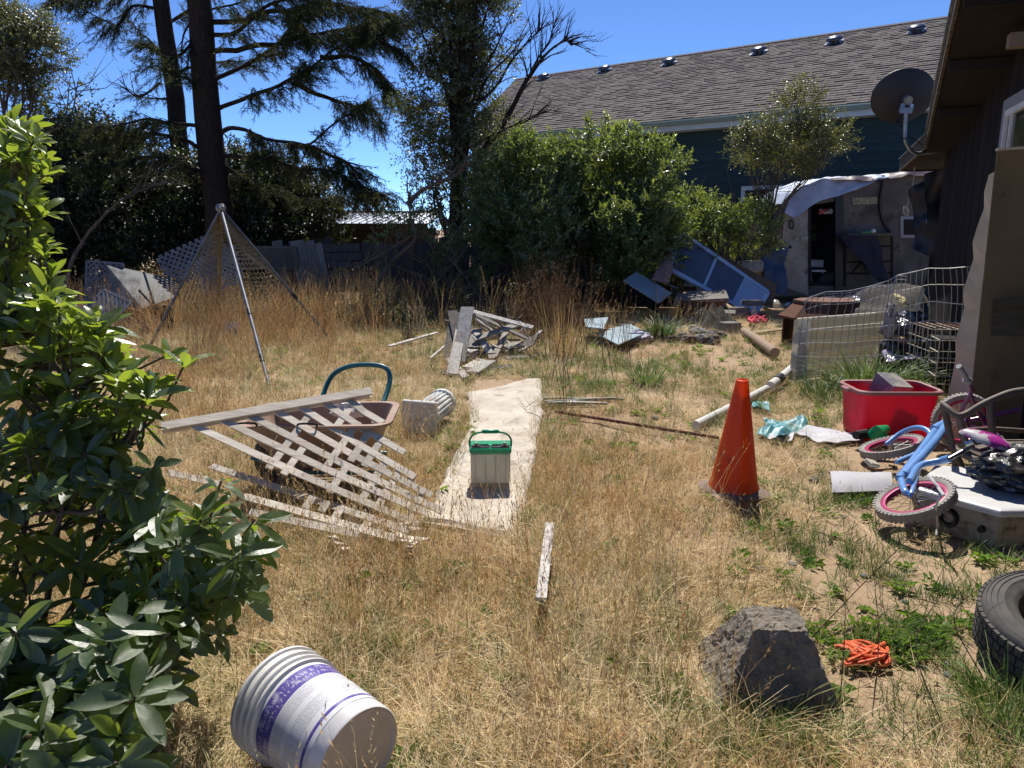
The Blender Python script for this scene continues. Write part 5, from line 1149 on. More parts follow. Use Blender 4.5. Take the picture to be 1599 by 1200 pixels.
def cbf(u, v):
    a = 2 * pi * u; rr = .168 / max(abs(cos((a + pi / 4) % (pi / 2) - pi / 4)), .72); rr = min(rr, .21)
    r_ = .138 + (rr - .138) * v; return V((r_ * cos(a), r_ * sin(a), .038 - .024 * v + .006 * mnoise.noise(V((cos(a) * 3, sin(a) * 3, v)))))
b.grid(cbf, 64, 4, .014); b.build('base', m_cb, tc_, smooth=True)

# ------------------------------------------------------------ old carpet strip, battery
m_carpet = mat('dirty cream carpet backing', (.60, .54, .46), (.45, .395, .33), scale=3.5, rough=.95, bump=.7, bscale=60, c3=(.33, .28, .22), s3=4.2, t3=.56, spec=.1)
Lc = [(655, 818), (672, 792), (690, 756), (704, 722), (722, 692), (733, 668), (731, 642), (730, 618)]; Rc = [(801, 838), (814, 802), (826, 758), (835, 715), (842, 680), (846, 652), (847, 622), (846, 594)]
Lw = curve([G(x, y) for x, y in Lc], 4); Rw = curve([G(x, y) for x, y in Rc], 4); NC = len(Lw) - 1
def cf(u, v):
    k = v * NC; i = min(int(k), NC - 1); a = Lw[i].lerp(Lw[i + 1], k - i); c_ = Rw[i].lerp(Rw[i + 1], k - i); p = a.lerp(c_, u)
    e = min(u, 1 - u, v * 2, (1 - v) * 2)
    z = ground_z(p.x, p.y) + .035 + .022 * mnoise.noise(p * 2.6) + .009 * mnoise.noise(p * 8) + .010 * max(0, 1 - abs(mnoise.noise(p * 1.7 + V((3, 3, 3)))) * 9) + .05 * max(0, v - .86) * (1 - u) * 4
    return V((p.x + .02 * mnoise.noise(p * 5), p.y, z - .018 * (e < .02)))
b = MB().grid(cf, 36, 110, .012); one(b, 'carpet_strip', m_carpet, 'long dirty cream strip of old carpet lying across the dry grass', 'carpet', smooth=True)
bz = .048; bt = thing('car_battery', 'car battery with green top and handle standing on the cream carpet strip', 'battery', (-.128, 4.32, bz), (0, 0, .03))
m_bc = mat('cloudy battery case', (.60, .59, .55), (.5, .49, .45), scale=8, rough=.35, trans=.4, tcol=(.85, .82, .7), c3=(.2, .18, .15), s3=7, t3=.6); m_gr = mat('green battery lid', (.0, .30, .13), (.0, .22, .10), scale=8, rough=.35, spec=.5)
MB().box((0, .085, .092), (.238, .17, .184), bev=.008).build('case', m_bc, bt); MB().box((0, .085, .200), (.250, .182, .034), bev=.007).build('lid', m_gr, bt)
for s_ in (-1, 1):
    MB().box((s_ * .055, .09, .221), (.085, .06, .012), bev=.003).build('cell_cap', m_gr, bt)
    t2 = MB().box((s_ * .085, .03, .222), (.05, .035, .014), bev=.003).build('terminal', m_black, bt); MB().tube([(s_ * .085, .03, .226), (s_ * .085, .03, .245)], .009, 10).build('post', m_steel, t2)
    MB().box((s_ * .06, .03, .2195), (.11, .05, .006)).build('tray', m_black, bt)
MB().tube(curve([V((-.122, .085, .19)), V((-.125, .085, .245)), V((-.09, .085, .285)), V((0, .085, .296)), V((.09, .085, .285)), V((.125, .085, .245)), V((.122, .085, .19))], 5), .006, 7).build('handle_strap', m_gr, bt, smooth=True)
MB().tube([(-.05, .085, .294), (-.045, .085, .297), (.045, .085, .297), (.05, .085, .294)], [.008, .012, .012, .008], 10).build('handle_grip', m_gr, bt, smooth=True)
for k in range(4): MB().box((-.09 + k * .06, -.001, .09), (.004, .004, .15)).build('case_rib', m_bc, bt)

# ------------------------------------------------------------ wheelbarrow
m_tub = mat('pinkish tan plastic tub', (.36, .25, .19), (.28, .18, .13), scale=4, rough=.5, c3=(.16, .11, .08), s3=6, t3=.6); m_teal = mat('teal painted tube', (.012, .13, .16), (.01, .09, .11), scale=8, rough=.35, spec=.5, c3=(.2, .2, .18), s3=18, t3=.66)
wbr = thing('wheelbarrow', 'pinkish tan plastic wheelbarrow with teal tube handle under the broken lattice', 'wheelbarrow', (-1.14, 4.42, 0), (0, 0, .04))
def rrect(wx, wy, z, rad, n=6, cx=0, cy=0):
    P = []
    for q, (sx, sy) in enumerate(((1, 1), (-1, 1), (-1, -1), (1, -1))):
        for k in range(n + 1): a = q * pi / 2 + k * pi / 2 / n; P.append(V((cx + sx * (wx - rad) + rad * cos(a), cy + sy * (wy - rad) + rad * sin(a), z)))
    return P
def loft(b, rings, cap=True):
    n = len(rings[0]); vs = [p for r_ in rings for p in r_]; fs = [(j * n + i, j * n + (i + 1) % n, (j + 1) * n + (i + 1) % n, (j + 1) * n + i) for j in range(len(rings) - 1) for i in range(n)]
    if cap: fs += [tuple((len(rings) - 1) * n + i for i in range(n))]
    return b.add(vs, fs)
b = MB(); loft(b, [rrect(.26, .16, .16, .08, cx=.05), rrect(.36, .25, .34, .09), rrect(.41, .285, .435, .10), rrect(.44, .31, .44, .11), rrect(.44, .31, .455, .11), rrect(.40, .275, .455, .09), rrect(.35, .24, .34, .08), rrect(.25, .15, .175, .07, cx=.05)])
b.add(rrect(.26, .16, .16, .08, cx=.05), [tuple(range(28))[::-1]]); b.build('tub', m_tub, wbr, smooth=True)
wl_ = lambda x, y, Y: Matrix.Rotation(-.04, 3, 'Z') @ (R(x, y, Y) - V((-1.14, 4.42, 0)))
MB().tube(curve([wl_(494, 655, 4.7), wl_(503, 622, 4.85), wl_(518, 588, 4.95), wl_(544, 573, 5.0), wl_(578, 570, 5.0), wl_(602, 575, 4.98), wl_(609, 592, 4.95), wl_(602, 620, 4.85), wl_(588, 652, 4.7)], 6), .0165, 10).build('handle', m_teal, wbr, smooth=True)
for s_ in (-.2, .2): MB().tube([(-.42, s_ * .3, .2), (-.1, s_, .15), (.35, s_, .14)], .014, 8).build('frame_tube', m_teal, wbr, smooth=True)
for s_ in (-.2, .2): MB().tube([(.25, s_, .15), (.3, s_, .0)], .013, 8).build('leg', m_teal, wbr)
for xx, yy in ((-.36, -.285), (-.02, -.31)):
    MB().tube(curve([V((xx - .05, yy, .45)), V((xx - .045, yy - .02, .475)), V((xx + .045, yy - .02, .475)), V((xx + .05, yy, .45))], 4), .006, 6).build('rim_handle', m_black, wbr)
wl = MB().lathe([(.10, -.03), (.145, -.045), (.175, -.03), (.185, 0), (.175, .03), (.145, .045), (.10, .03)], 28, Matrix.Translation((-.24, -.02, .185)) @ Matrix.Rotation(pi / 2, 4, 'X'), True).build('wheel', m_rubber, wbr, smooth=True)
MB().lathe([(.012, -.03), (.10, -.02), (.10, .02), (.012, .03)], 20, Matrix.Translation((-.24, -.02, .185)) @ Matrix.Rotation(pi / 2, 4, 'X'), True).build('rim', m_tub, wl)
b = blob(MB(), V((-1.02, 4.55, .44)), (.1, .07, .05), .4, 3); one(b, 'white_rag', m_wp, 'crumpled white rag on the back rim of the wheelbarrow', 'rag', smooth=True)

# ------------------------------------------------------------ broken lattice panel across the wheelbarrow
m_latw = wood('weathered lattice wood', (.66, .60, .51), (.50, .44, .37), axis=0, rand=.2, c3=(.26, .11, .06), s3=5, t3=.66)
LA, LBp, LE = G(258, 666, .50), G(575, 612, .60), G(652, 818, .06)
u_ = (LBp - LA).normalized(); n_ = (LBp - LA).cross(LE - LA).normalized(); n_ = n_ if n_.z > 0 else -n_
sA = (LE - LA).normalized(); cA = n_.cross(sA).normalized()
if cA.dot(LBp - LA) < 0: cA = -cA
lp = thing('broken_lattice', 'large broken weathered lattice panel lying tilted across the wheelbarrow', 'lattice', tuple(LA)); off = V(LA)
MB().bar(LA - off - u_ * .02, LBp - off + u_ * .02, .055, .016, up=n_).build('top_rail', m_latw, lp); MB().bar(LA - off - u_ * .02 - n_ * .03, LBp - off + u_ * .02 - n_ * .03, .045, .010, up=n_).build('top_rail', m_latw, lp)
def raypl(px, py): r_ = _ray(px, py); t = (LA - V((0, 0, EYE))).dot(n_) / r_.dot(n_); return V((0, 0, EYE)) + r_ * t
ends = [(654, 817), (668, 800), (692, 797), (674, 772), (648, 743), (632, 705), (598, 658)]
r = random.Random(3)
for k, (t, e_) in enumerate(zip((.11, .25, .38, .51, .635, .757, .88), ends)):
    a_ = LA.lerp(LBp, t) - off; c_ = raypl(*e_) - off; m_ = a_.lerp(c_, .5) - V((0, 0, .012)); 
    MB().bar(a_ - n_ * .014, m_ - n_ * .014, .040, .009, up=n_).build('slat', m_latw, lp); MB().bar(m_ - n_ * .014, c_ - n_ * .014, .040, .009, up=n_).build('slat', m_latw, lp)
for (a_, e_) in (((330, 728), (640, 830)), ((380, 775), (620, 842)), ((262, 738), (345, 757)), ((390, 800), (560, 835))):
    a_ = G(*a_, z=.17); c_ = G(*e_, z=.10); MB().bar(a_ - off, c_ - off, .040, .009, up=n_).build('slat', m_latw, lp)
Ls = (LE - LA).length
SE = sorted([((raypl(*e_) - LA).dot(sA), (raypl(*e_) - LA).dot(cA)) for e_ in ends], key=lambda q: -q[1])
for k in range(10):
    sk = Ls * (.42 + .060 * k); ok_ = [c_ for s_, c_ in SE if s_ > sk - .01]; ext = max(ok_) if ok_ else .1
    p = 0.0
    while p < ext + .01:
        l = min(r.choice((.12, .2, .3)), ext + .02 - p); s0 = LA + sA * (sk + r.uniform(-.006, .006))
        if r.random() < .8 and l > .03: MB().bar(s0 + cA * p - off - n_ * .023, s0 + cA * (p + l) - off - n_ * .023, .040, .009, up=n_).build('cross_slat', m_latw, lp)
        p += l + .03
for k in range(6):
    s0 = LA + sA * (Ls * (.62 + .055 * k)); MB().bar(s0 - cA * .06 - off - n_ * .022, s0 - cA * r.uniform(.12, .2) - off - n_ * .022 - V((0, 0, .0)), .040, .009, up=n_).build('cross_slat', m_latw, lp)
r = random.Random(6)
for k in range(9):
    g_ = G(r.uniform(470, 690), r.uniform(800, 860), .05); a = r.uniform(0, 3); l = r.uniform(.05, .16); d = V((cos(a), sin(a), r.uniform(-.2, .2))) * l
    o = MB().bar(-d, d, .036, .008).build('lattice_fragment', m_latw, label='broken pale lattice slat piece in the grass below the lattice panel', cat='lattice piece', group='lattice fragments in the grass'); o.location = g_

# ------------------------------------------------------------ fluted pedestal on its side
m_flu = mat('chalky white plaster', (.55, .56, .55), (.42, .43, .42), scale=4, rough=.75, c3=(.25, .22, .17), s3=4, t3=.58)
fM = frameM((-.70, 5.55, .135), (1, -.1, 0), (0, 0, 1)); ft = thing('fluted_pedestal', 'white fluted plaster pedestal lying with its square base facing forward', 'pedestal', M_=fM @ Matrix.Rotation(.06, 4, 'Y'))
MB().box((0, -.0, 0), (.27, .045, .27), bev=.006).build('base_plate', m_flu, ft)
b = MB(); nfl = 20; ring = []
for j, (yy, sc) in enumerate(((.02, 1.12), (.05, 1.12), (.06, 1.0), (.50, .92), (.51, 1.02), (.56, 1.02))):
    ring.append([V(((.115 * sc - (.010 if (k % 4 in (0, 1)) and j in (2, 3) else 0)) * cos(2 * pi * k / 80) + .01 + .10 * yy, yy, (.115 * sc - (.010 if (k % 4 in (0, 1)) and j in (2, 3) else 0)) * sin(2 * pi * k / 80) + .0)) for k in range(80)])
loft(b, ring); b.build('column', m_flu, ft)
b = MB(); b.box(G(656, 681, .03), (.07, .03, .02), (.1, .2, .4)); one(b, 'red_scrap', mat('red plastic', (.6, .06, .03), rough=.5), 'tiny red plastic scrap in front of the fluted pedestal', 'scrap')

# ------------------------------------------------------------ rods and pipes
m_dullrod = mat('dull grey rod', (.24, .24, .23), (.15, .145, .14), scale=9, rough=.6, metal=.2, c3=(.2, .12, .08), s3=9, t3=.6)
for i in range(6):
    y0 = 622 + i * 2.3; pa, pb = G(848 + i * 3, y0 + 4 * sin(i), .02 + .008 * (i % 2)), G(975 - 9 * i, y0 - 1 + 3 * cos(i * 2), .02 + .01 * (i % 2)); d = pb - pa
    o = MB().tube([-d / 2, d * .0 + V((0, 0, .004)), d / 2], .012, 8).build('metal_rod', m_dullrod, label='grey metal rod beside the far carpet end, %s from the back of its bundle' % 'first second third fourth fifth sixth'.split()[i], cat='metal rod', group='bundle of grey rods', smooth=True); o.location = (pa + pb) / 2
def stick(name, p0, p1, r_, m_, label, cat, n=8):
    d = p1 - p0; o = MB().tube([-d / 2, d / 2], r_, n).build(name, m_, label=label, cat=cat, smooth=True); o.location = (p0 + p1) / 2; return o
stick('rusty_rod', G(868, 643, .03), G(1122, 684, .03), .014, m_rust, 'long rusty iron rod lying across the bare ground left of the cone', 'iron rod')
m_pvc = mat('white pvc pipe', (.62, .61, .58), (.5, .48, .44), scale=7, rough=.45, c3=(.3, .26, .2), s3=8, t3=.62)
pv = thing('drain_pipe', 'white plastic pipe in joined lengths running to the wire fence', 'pipe', tuple(G(1150, 625))); off = V(pv.location)
pts = [G(1086, 664, .035), G(1150, 632, .04), G(1197, 607, .05)]; MB().tube([p - off for p in pts], .034, 14).build('pipe_length', m_pvc, pv, smooth=True)
MB().tube([G(1203, 603, .06) - off, G(1212, 596, .07) - off], .045, 14).build('coupling', m_pvc, pv, smooth=True); MB().tube([G(1213, 595, .07) - off, G(1219, 590, .08) - off], .05, 14).build('black_collar', m_black, pv, smooth=True)
MB().tube([G(1220, 589, .08) - off, G(1238, 574, .09) - off], .04, 14).build('pipe_length', m_pvc, pv, smooth=True)

# ------------------------------------------------------------ cloth, sheets and tools by the red tote
m_tcl = mat('wet teal cloth', (.03, .20, .24), (.10, .32, .36), scale=6, rough=.45, spec=.5, bump=.6, bscale=20)
def gpatch(q, nu, nv, amp, f, z, name, m_, lab, cat):
    P = [G(x, y) for x, y in q]
    def fn(u, v): p = P[0].lerp(P[1], u).lerp(P[3].lerp(P[2], u), v); return V((p.x + .05 * mnoise.noise(p * 4), p.y + .05 * mnoise.noise(p * 4 + V((4, 4, 4))), z + amp * abs(mnoise.noise(p * f)) + amp * .6 * abs(mnoise.noise(p * f * 2.4))))
    return one(MB().grid(fn, nu, nv, .005), name, m_, lab, cat, smooth=True)
gpatch([(1178, 688), (1222, 696), (1262, 668), (1200, 664)], 26, 16, .10, 5, .02, 'teal_cloth', m_tcl, 'crumpled teal cloth lying behind the cone', 'cloth')
gpatch([(1172, 640), (1205, 648), (1200, 634), (1176, 632)], 10, 8, .05, 6, .02, 'teal_cloth', m_tcl, 'small teal rag lying by the white pipe', 'cloth')
gpatch([(1240, 682), (1288, 702), (1370, 692), (1262, 672)], 26, 12, .035, 4, .03, 'white_sheet', mat('greyish white sheet', (.50, .50, .53), (.40, .40, .43), scale=5, rough=.6), 'greyish white plastic sheet flat on the ground before the red tote', 'sheet')
gpatch([(1198, 692), (1232, 696), (1238, 686), (1205, 682)], 12, 8, .05, 7, .03, 'white_sheet', MATS['greyish white sheet'], 'small crumpled white plastic under the teal cloth', 'sheet')
b = MB(); b.grid(lambda u, v: (lambda p: V((p.x, p.y, .035 + .05 * (1 - (2 * v - 1) ** 2) + .01 * mnoise.noise(p * 6))))(G(1293, 748).lerp(G(1388, 750), u).lerp(G(1298, 779).lerp(G(1392, 777), u), v)), 16, 10, .006)
one(b, 'grey_tray', mat('grey sheet board', (.42, .41, .43), (.33, .32, .34), scale=6, rough=.6, bump=.2), 'curved pale grey sheet lying in front of the bicycle', 'sheet', smooth=True)
tl_ = thing('garden_tool', 'black tool with green grip lying against the red tote', 'tool', tuple(G(1360, 690))); off = V(tl_.location)
MB().tube([G(1336, 680, .10) - off, G(1370, 676, .09) - off], [.03, .045], 10).build('black_body', m_black, tl_); MB().tube([G(1366, 680, .10) - off, G(1372, 676, .13) - off, G(1384, 670, .14) - off], [.05, .055, .03], 12).build('green_grip', mat('bright green grip', (.0, .25, .09), rough=.35), tl_, smooth=True)
# red tote
m_red2 = mat('red plastic tote', (.80, .03, .09), (.68, .028, .075), scale=3, rough=.42, spec=.45, trans=.30, tcol=(.95, .04, .13), c3=(.38, .06, .07), s3=7, t3=.66); m_rim = mat('scuffed tote rim', (.34, .14, .14), (.26, .14, .13), scale=9, rough=.6)
tt = thing('storage_tote', 'red plastic storage tote without lid holding a grey box', 'storage box', (2.86, 5.60, 0), (0, 0, -.02))
b = MB(); loft(b, [rrect(.26, .17, .0, .06), rrect(.265, .175, .02, .06), rrect(.295, .205, .36, .08), rrect(.289, .199, .36, .08), rrect(.27, .17, .025, .055)]); b.add(rrect(.27, .17, .002, .06), [tuple(range(28))]); b.build('body', m_red2, tt, smooth=True)
b = MB(); loft(b, [rrect(.295, .205, .345, .08), rrect(.316, .226, .35, .09), rrect(.318, .228, .372, .09), rrect(.308, .218, .380, .085), rrect(.289, .199, .376, .08), rrect(.289, .199, .355, .08)], cap=False); b.build('rim', m_rim, tt, smooth=True)
MB().box((-.325, .0, .352), (.04, .12, .03), bev=.008).build('handle', m_rim, tt)
MB().box((.299, -.1, .27), (.004, .05, .08), (0, .12, 0)).build('sticker', mat('yellowed sticker', (.5, .38, .2), rough=.6), tt)
b = MB(); b.box((0, 0, 0), (.18, .22, .28), (.35, .1, .25), bev=.004); o = b.build('grey_box', mat('grey game box', (.16, .16, .18), (.30, .27, .24), scale=4, rough=.45, sharp=.05), label='grey box with paler side leaning inside the red tote', cat='box'); o.location = (2.88, 5.66, .29)

# ------------------------------------------------------------ bicycles
m_bblue = mat('light blue bike paint', (.16, .33, .66), (.13, .27, .56), scale=8, rough=.25, spec=.6, coat=.4, c3=(.45, .50, .62), s3=16, t3=.64); m_bpink = mat('magenta rim', (.40, .025, .11), (.30, .02, .08), scale=8, rough=.35); m_gtyre = mat('grey dried tyre', (.34, .32, .29), (.25, .23, .21), scale=14, rough=.9, bump=.3)
m_pur = mat('purple bike paint', (.17, .05, .17), (.13, .04, .14), scale=8, rough=.3, spec=.5, coat=.3); m_grip = mat('dirty grey grip', (.34, .33, .32), rough=.8); m_chrome = mat('dull chrome', (.5, .5, .5), (.3, .3, .3), scale=15, rough=.25, metal=.9)
def bike_wheel(parent, c, nrm, R_=.162, tt_=.025, seed=0):
    q = V(nrm).normalized().to_track_quat('Z', 'Y').to_matrix().to_4x4(); q.translation = V(c)
    w = MB().lathe([(R_ - .006, -.017), (R_ + .002, -.014), (R_ + .002, .014), (R_ - .006, .017), (R_ - .022, .014), (R_ - .026, 0), (R_ - .022, -.014)], 48, None, True).build('wheel', m_bpink, parent, smooth=True); w.matrix_local = q
    b = MB(); b.lathe([(R_ + .0, -.018), (R_ + .014, -tt_), (R_ + .030, -tt_ * .8), (R_ + .036, 0), (R_ + .030, tt_ * .8), (R_ + .014, tt_), (R_ + .0, .018)], 56, None, True); b.build('tyre', m_gtyre, w, smooth=True)
    b = MB(); NB = 46
    for k in range(NB):
        for s_ in (-1, 1):
            a = 2 * pi * (k + (.25 if s_ > 0 else 0)) / NB; rr = R_ + .029; M3 = Matrix.Rotation(a, 3, 'Z'); b.box(M3 @ V((rr, 0, s_ * .0155)), (.014, .015, .019), M3)
    b.build('tread_knobs', m_gtyre, w, kind='stuff')
    MB().tube([(0, 0, -.035), (0, 0, .035)], .016, 12).build('hub', m_chrome, w)
    for k in range(20):
        a = 2 * pi * k / 20; a2 = a + (.9 if k % 2 else -.9); MB().tube([(.014 * cos(a2), .014 * sin(a2), .02 * (-1) ** k), ((R_ - .03) * cos(a), (R_ - .03) * sin(a), 0)], .0016, 3).build('spoke', m_chrome, w)
    return w
bo = V((2.3, 4.2, 0)); bike = thing('child_bicycle', "child's light blue bicycle with magenta rims lying in a heap by the sink", 'bicycle', tuple(bo))
Wf, Wr = G(1428, 780, .17), G(1392, 698, .13)
bike_wheel(bike, Wf - bo, (-.42, .02, .90)); bike_wheel(bike, Wr - bo, (-.28, .12, .94))
Gq = lambda x, y, z: G(x, y, z) - bo
Hd, Bb = Gq(1478, 664, .36), Gq(1412, 742, .22); St = Gq(1470, 720, .30)
def bt_(pts, r_, name, m_=None, n=12): return MB().tube(curve(pts, 5) if len(pts) > 2 else pts, r_, n).build(name, m_ or m_bblue, bike, smooth=True)
bt_([Hd, Gq(1455, 695, .31), Bb], .024, 'top_tube'); bt_([Gq(1466, 664, .34), Gq(1438, 703, .28), Gq(1404, 748, .21)], .021, 'down_tube')
bt_([Gq(1420, 752, .24), Gq(1436, 728, .27), St], .019, 'seat_tube'); bt_([St, Gq(1484, 716, .33)], .022, 'seat_collar', m_bblue)
bt_([Gq(1482, 717, .33), Gq(1520, 696, .40)], .012, 'seat_post', m_chrome)
bt_([Gq(1384, 694, .17), Gq(1408, 676, .24), Gq(1432, 668, .30), Gq(1450, 674, .30), Gq(1454, 690, .26), Gq(1438, 705, .20), Gq(1400, 722, .15)], .016, 'fork')
bt_([Gq(1458, 671, .33), Gq(1480, 660, .36)], .028, 'head_tube'); bt_([Gq(1405, 742, .21), Gq(1412, 766, .20), Gq(1418, 772, .19)], .018, 'chain_stay'); bt_([Gq(1436, 728, .26), Gq(1424, 768, .21), Gq(1420, 776, .18)], .012, 'seat_stay')
bt_([Gq(1388, 727, .06), Gq(1400, 731, .05), Gq(1372, 734, .04), Gq(1352, 730, .07)], .007, 'crank', m_rust, 8)
MB().box(Gq(1362, 724, .12), (.09, .06, .028), (.4, .3, .5), bev=.006).build('pedal', mat('cream pedal', (.55, .5, .4), (.4, .36, .28), scale=20, rough=.6), bike)
MB().box(Gq(1392, 705, .02), (.12, .05, .02), (.1, .2, .4)).build('chain_guard', m_rust, bike)
MB().tube(curve([Gq(1450, 745, .34), Gq(1470, 768, .30), Gq(1462, 790, .22), Gq(1464, 820, .06), Gq(1462, 836, .02)], 5), .006, 5).build('brake_strap', m_wp, bike)
MB().tube([Gq(1450, 742, .33), Gq(1474, 774, .30)], .007, 5).build('mudguard_stay', m_wp, bike)
seat = Gq(1538, 690, .43); sq = Matrix.Rotation(-.55, 4, 'Z') @ Matrix.Rotation(.25, 4, 'Y'); b = MB()
def sf(u, v): a = 2 * pi * u; w_ = .075 * (1 - .55 * max(0, -cos(a))); return seat + (sq.to_3x3() @ V((.12 * cos(a) * sin(pi * (v * .5 + .0) + .0) , w_ * sin(a) * sin(pi * v * .5), .04 * cos(pi * v * .5))))
b.grid(sf, 24, 8, .012); b.build('saddle', mat('white magenta saddle', (.35, .03, .24), (.42, .40, .41), scale=12, rough=.35, sharp=.05), bike, smooth=True)
b = MB(); b.tube([Gq(1516, 700, .39), Gq(1530, 704, .38), Gq(1545, 700, .39)], .010, 6); b.tube([Gq(1508, 694, .41), Gq(1520, 690, .43)], .018, 8); b.build('saddle_clamp', m_chrome, bike)
# second bicycle behind the chair
bo2 = V((3.0, 4.95, 0)); bk2 = thing('child_bicycle', "child's purple bicycle with dirty grey grip standing behind the bent wood chair", 'bicycle', tuple(bo2)); Hq = lambda x, y, Y: R(x, y, Y) - bo2
def b2(pts, r_, name, m_=None): return MB().tube(curve(pts, 5) if len(pts) > 2 else pts, r_, 10).build(name, m_ or m_pur, bk2, smooth=True)
b2([Hq(1497, 572, 4.7), Hq(1511, 594, 4.75)], .018, 'grip', m_grip); b2([Hq(1508, 592, 4.74), Hq(1514, 597, 4.75)], .024, 'grip_collar', m_grip)
b2([Hq(1513, 597, 4.75), Hq(1517, 612, 4.8), Hq(1510, 625, 4.85), Hq(1502, 640, 4.9), Hq(1500, 655, 4.95)], .012, 'handlebar')
b2([Hq(1515, 615, 4.8), Hq(1525, 640, 4.9), Hq(1538, 662, 5.0)], .012, 'handlebar'); b2([Hq(1506, 655, 4.95), Hq(1512, 666, 4.98), Hq(1530, 669, 5.0), Hq(1548, 672, 5.05)], .013, 'frame_tube')
b2([Hq(1560, 682, 4.6), Hq(1576, 700, 4.55)], .016, 'grip', m_grip); b2([Hq(1538, 662, 5.0), Hq(1560, 682, 4.6)], .011, 'handlebar'); b2([Hq(1520, 640, 4.9), V((.12, .1, .2))], .012, 'fork')
w2 = bike_wheel(bk2, (.12, .12, .24), (.2, .95, .1)); b2([V((.12, .1, .24)), V((.42, .0, .35))], .015, 'frame_tube')
# bent wood chair
m_rat = mat('grey brown bent wood', (.15, .115, .09), (.095, .07, .055), scale=7, rough=.6, stretch=(1, 1, 1), c3=(.24, .2, .17), s3=12, t3=.62)
co = V((2.75, 4.35, 0)); chr_ = thing('armchair', 'grey brown bent wood armchair tipped beside the plywood sheet', 'chair', tuple(co)); Cq = lambda x, y, Y: R(x, y, Y) - co
def c1(pts, r_, name): return MB().tube(curve(pts, 5), r_, 10).build(name, m_rat, chr_, smooth=True)
c1([Cq(1472, 632, 4.3), Cq(1482, 640, 4.25), Cq(1496, 650, 4.2), Cq(1512, 645, 4.2), Cq(1530, 634, 4.2), Cq(1555, 622, 4.2), Cq(1580, 613, 4.2), Cq(1605, 610, 4.2), Cq(1640, 612, 4.2)], .020, 'armrest')
c1([Cq(1474, 634, 4.3), Cq(1480, 665, 4.28), Cq(1488, 700, 4.26), Cq(1502, 735, 4.25), V((-.15, -.12, 0))], .019, 'leg'); c1([Cq(1498, 652, 4.2), Cq(1503, 672, 4.2), Cq(1508, 695, 4.2)], .021, 'post')
c1([Cq(1547, 628, 4.2), Cq(1547, 655, 4.2), Cq(1552, 690, 4.22)], .020, 'post'); c1([Cq(1486, 695, 4.28), Cq(1500, 708, 4.2), Cq(1530, 720, 4.1), Cq(1570, 722, 4.1), Cq(1640, 715, 4.1)], .020, 'seat_rail')
c1([Cq(1505, 672, 4.4), Cq(1550, 670, 4.5), Cq(1600, 673, 4.5)], .014, 'back_rail'); c1([Cq(1610, 612, 4.2), Cq(1612, 680, 4.2), V((.35, .0, 0))], .019, 'leg'); c1([Cq(1515, 712, 4.15), V((-.05, .05, .2)), V((-.02, .1, 0))], .018, 'leg')
MB().prism([Cq(1504, 704, 4.2), Cq(1536, 719, 4.1), Cq(1640, 716, 4.05), Cq(1640, 690, 4.5), Cq(1520, 690, 4.5)], (0, 0, .015)).build('seat', m_rat, chr_)
# upturned sink with bin bag
m_sink = mat('stained white enamel', (.36, .31, .24), (.24, .19, .13), scale=3, rough=.5, c3=(.12, .08, .05), s3=6, t3=.50, spec=.5); m_sinkt = mat('white enamel top', (.62, .61, .60), (.5, .49, .48), scale=5, rough=.35, c3=(.3, .26, .2), s3=6, t3=.64)
sp = [V((2.375, 3.47, 0)), V((2.95, 3.50, 0)), V((3.1, 4.1, 0)), V((2.45, 4.2, 0)), V((2.13, 3.80, 0))]
snk = thing('upturned_sink', 'stained white sink turned upside down under a black bin bag', 'sink', tuple(sp[0])); off = V(sp[0])
b = MB(); sc_ = lambda z, k: [off * 0 + (p - V((2.6, 3.85, 0))) * k + V((2.6, 3.85, 0)) - off + V((0, 0, z)) for p in sp]
loft(b, [sc_(0, 1.0), sc_(.02, 1.01), sc_(.15, .985), sc_(.185, .97)], cap=False); b.build('side', m_sink, snk, bevel=.015)
b = MB(); loft(b, [sc_(.168, 1.0), sc_(.185, 1.005), sc_(.200, .985), sc_(.205, .93), sc_(.198, .5)]); b.build('top', m_sinkt, snk, bevel=.006)
mid = (sp[0].lerp(sp[4], .56) - off); nn2 = V((-(sp[4] - sp[0]).y, (sp[4] - sp[0]).x, 0)).normalized(); nn2 = nn2 if nn2.y < 0 else -nn2
q = nn2.to_track_quat('Z', 'Y').to_matrix().to_4x4(); q.translation = mid + V((0, 0, .095))
MB().lathe([(.0005, -.01), (.026, -.01), (.028, .012), (.034, .022), (.046, .024), (.050, .016), (.052, -.004)], 28, q).build('drain_ring', m_black, snk, smooth=True)
q2 = q.copy(); q2.translation = sp[0].lerp(sp[4], .17) - off + V((0, 0, .085)); MB().lathe([(.0005, .022), (.016, .022), (.018, .0), (.02, -.004)], 16, q2).build('overflow_plug', m_black, snk, smooth=True)
b = blob(MB(), V((2.76, 3.80, .305)), (.31, .22, .125), .20, 1.8, 90, 56, crease=.14, flat=.205, seed=3); one(b, 'bin_bag', m_bag, 'bulging shiny black bin bag resting on the upturned sink', 'bin bag', smooth=True)
b = blob(MB(), V((2.80, 3.78, .40)), (.13, .08, .035), .3, 4, 30, 16, crease=.4, seed=8); one(b, 'purple_wrapper', mat('purple shiny wrapper', (.20, .07, .30), (.06, .05, .09), scale=14, rough=.15, spec=.9, bump=.8, bscale=20), 'purple shiny wrapper on top of the black bin bag', 'wrapper', smooth=True)
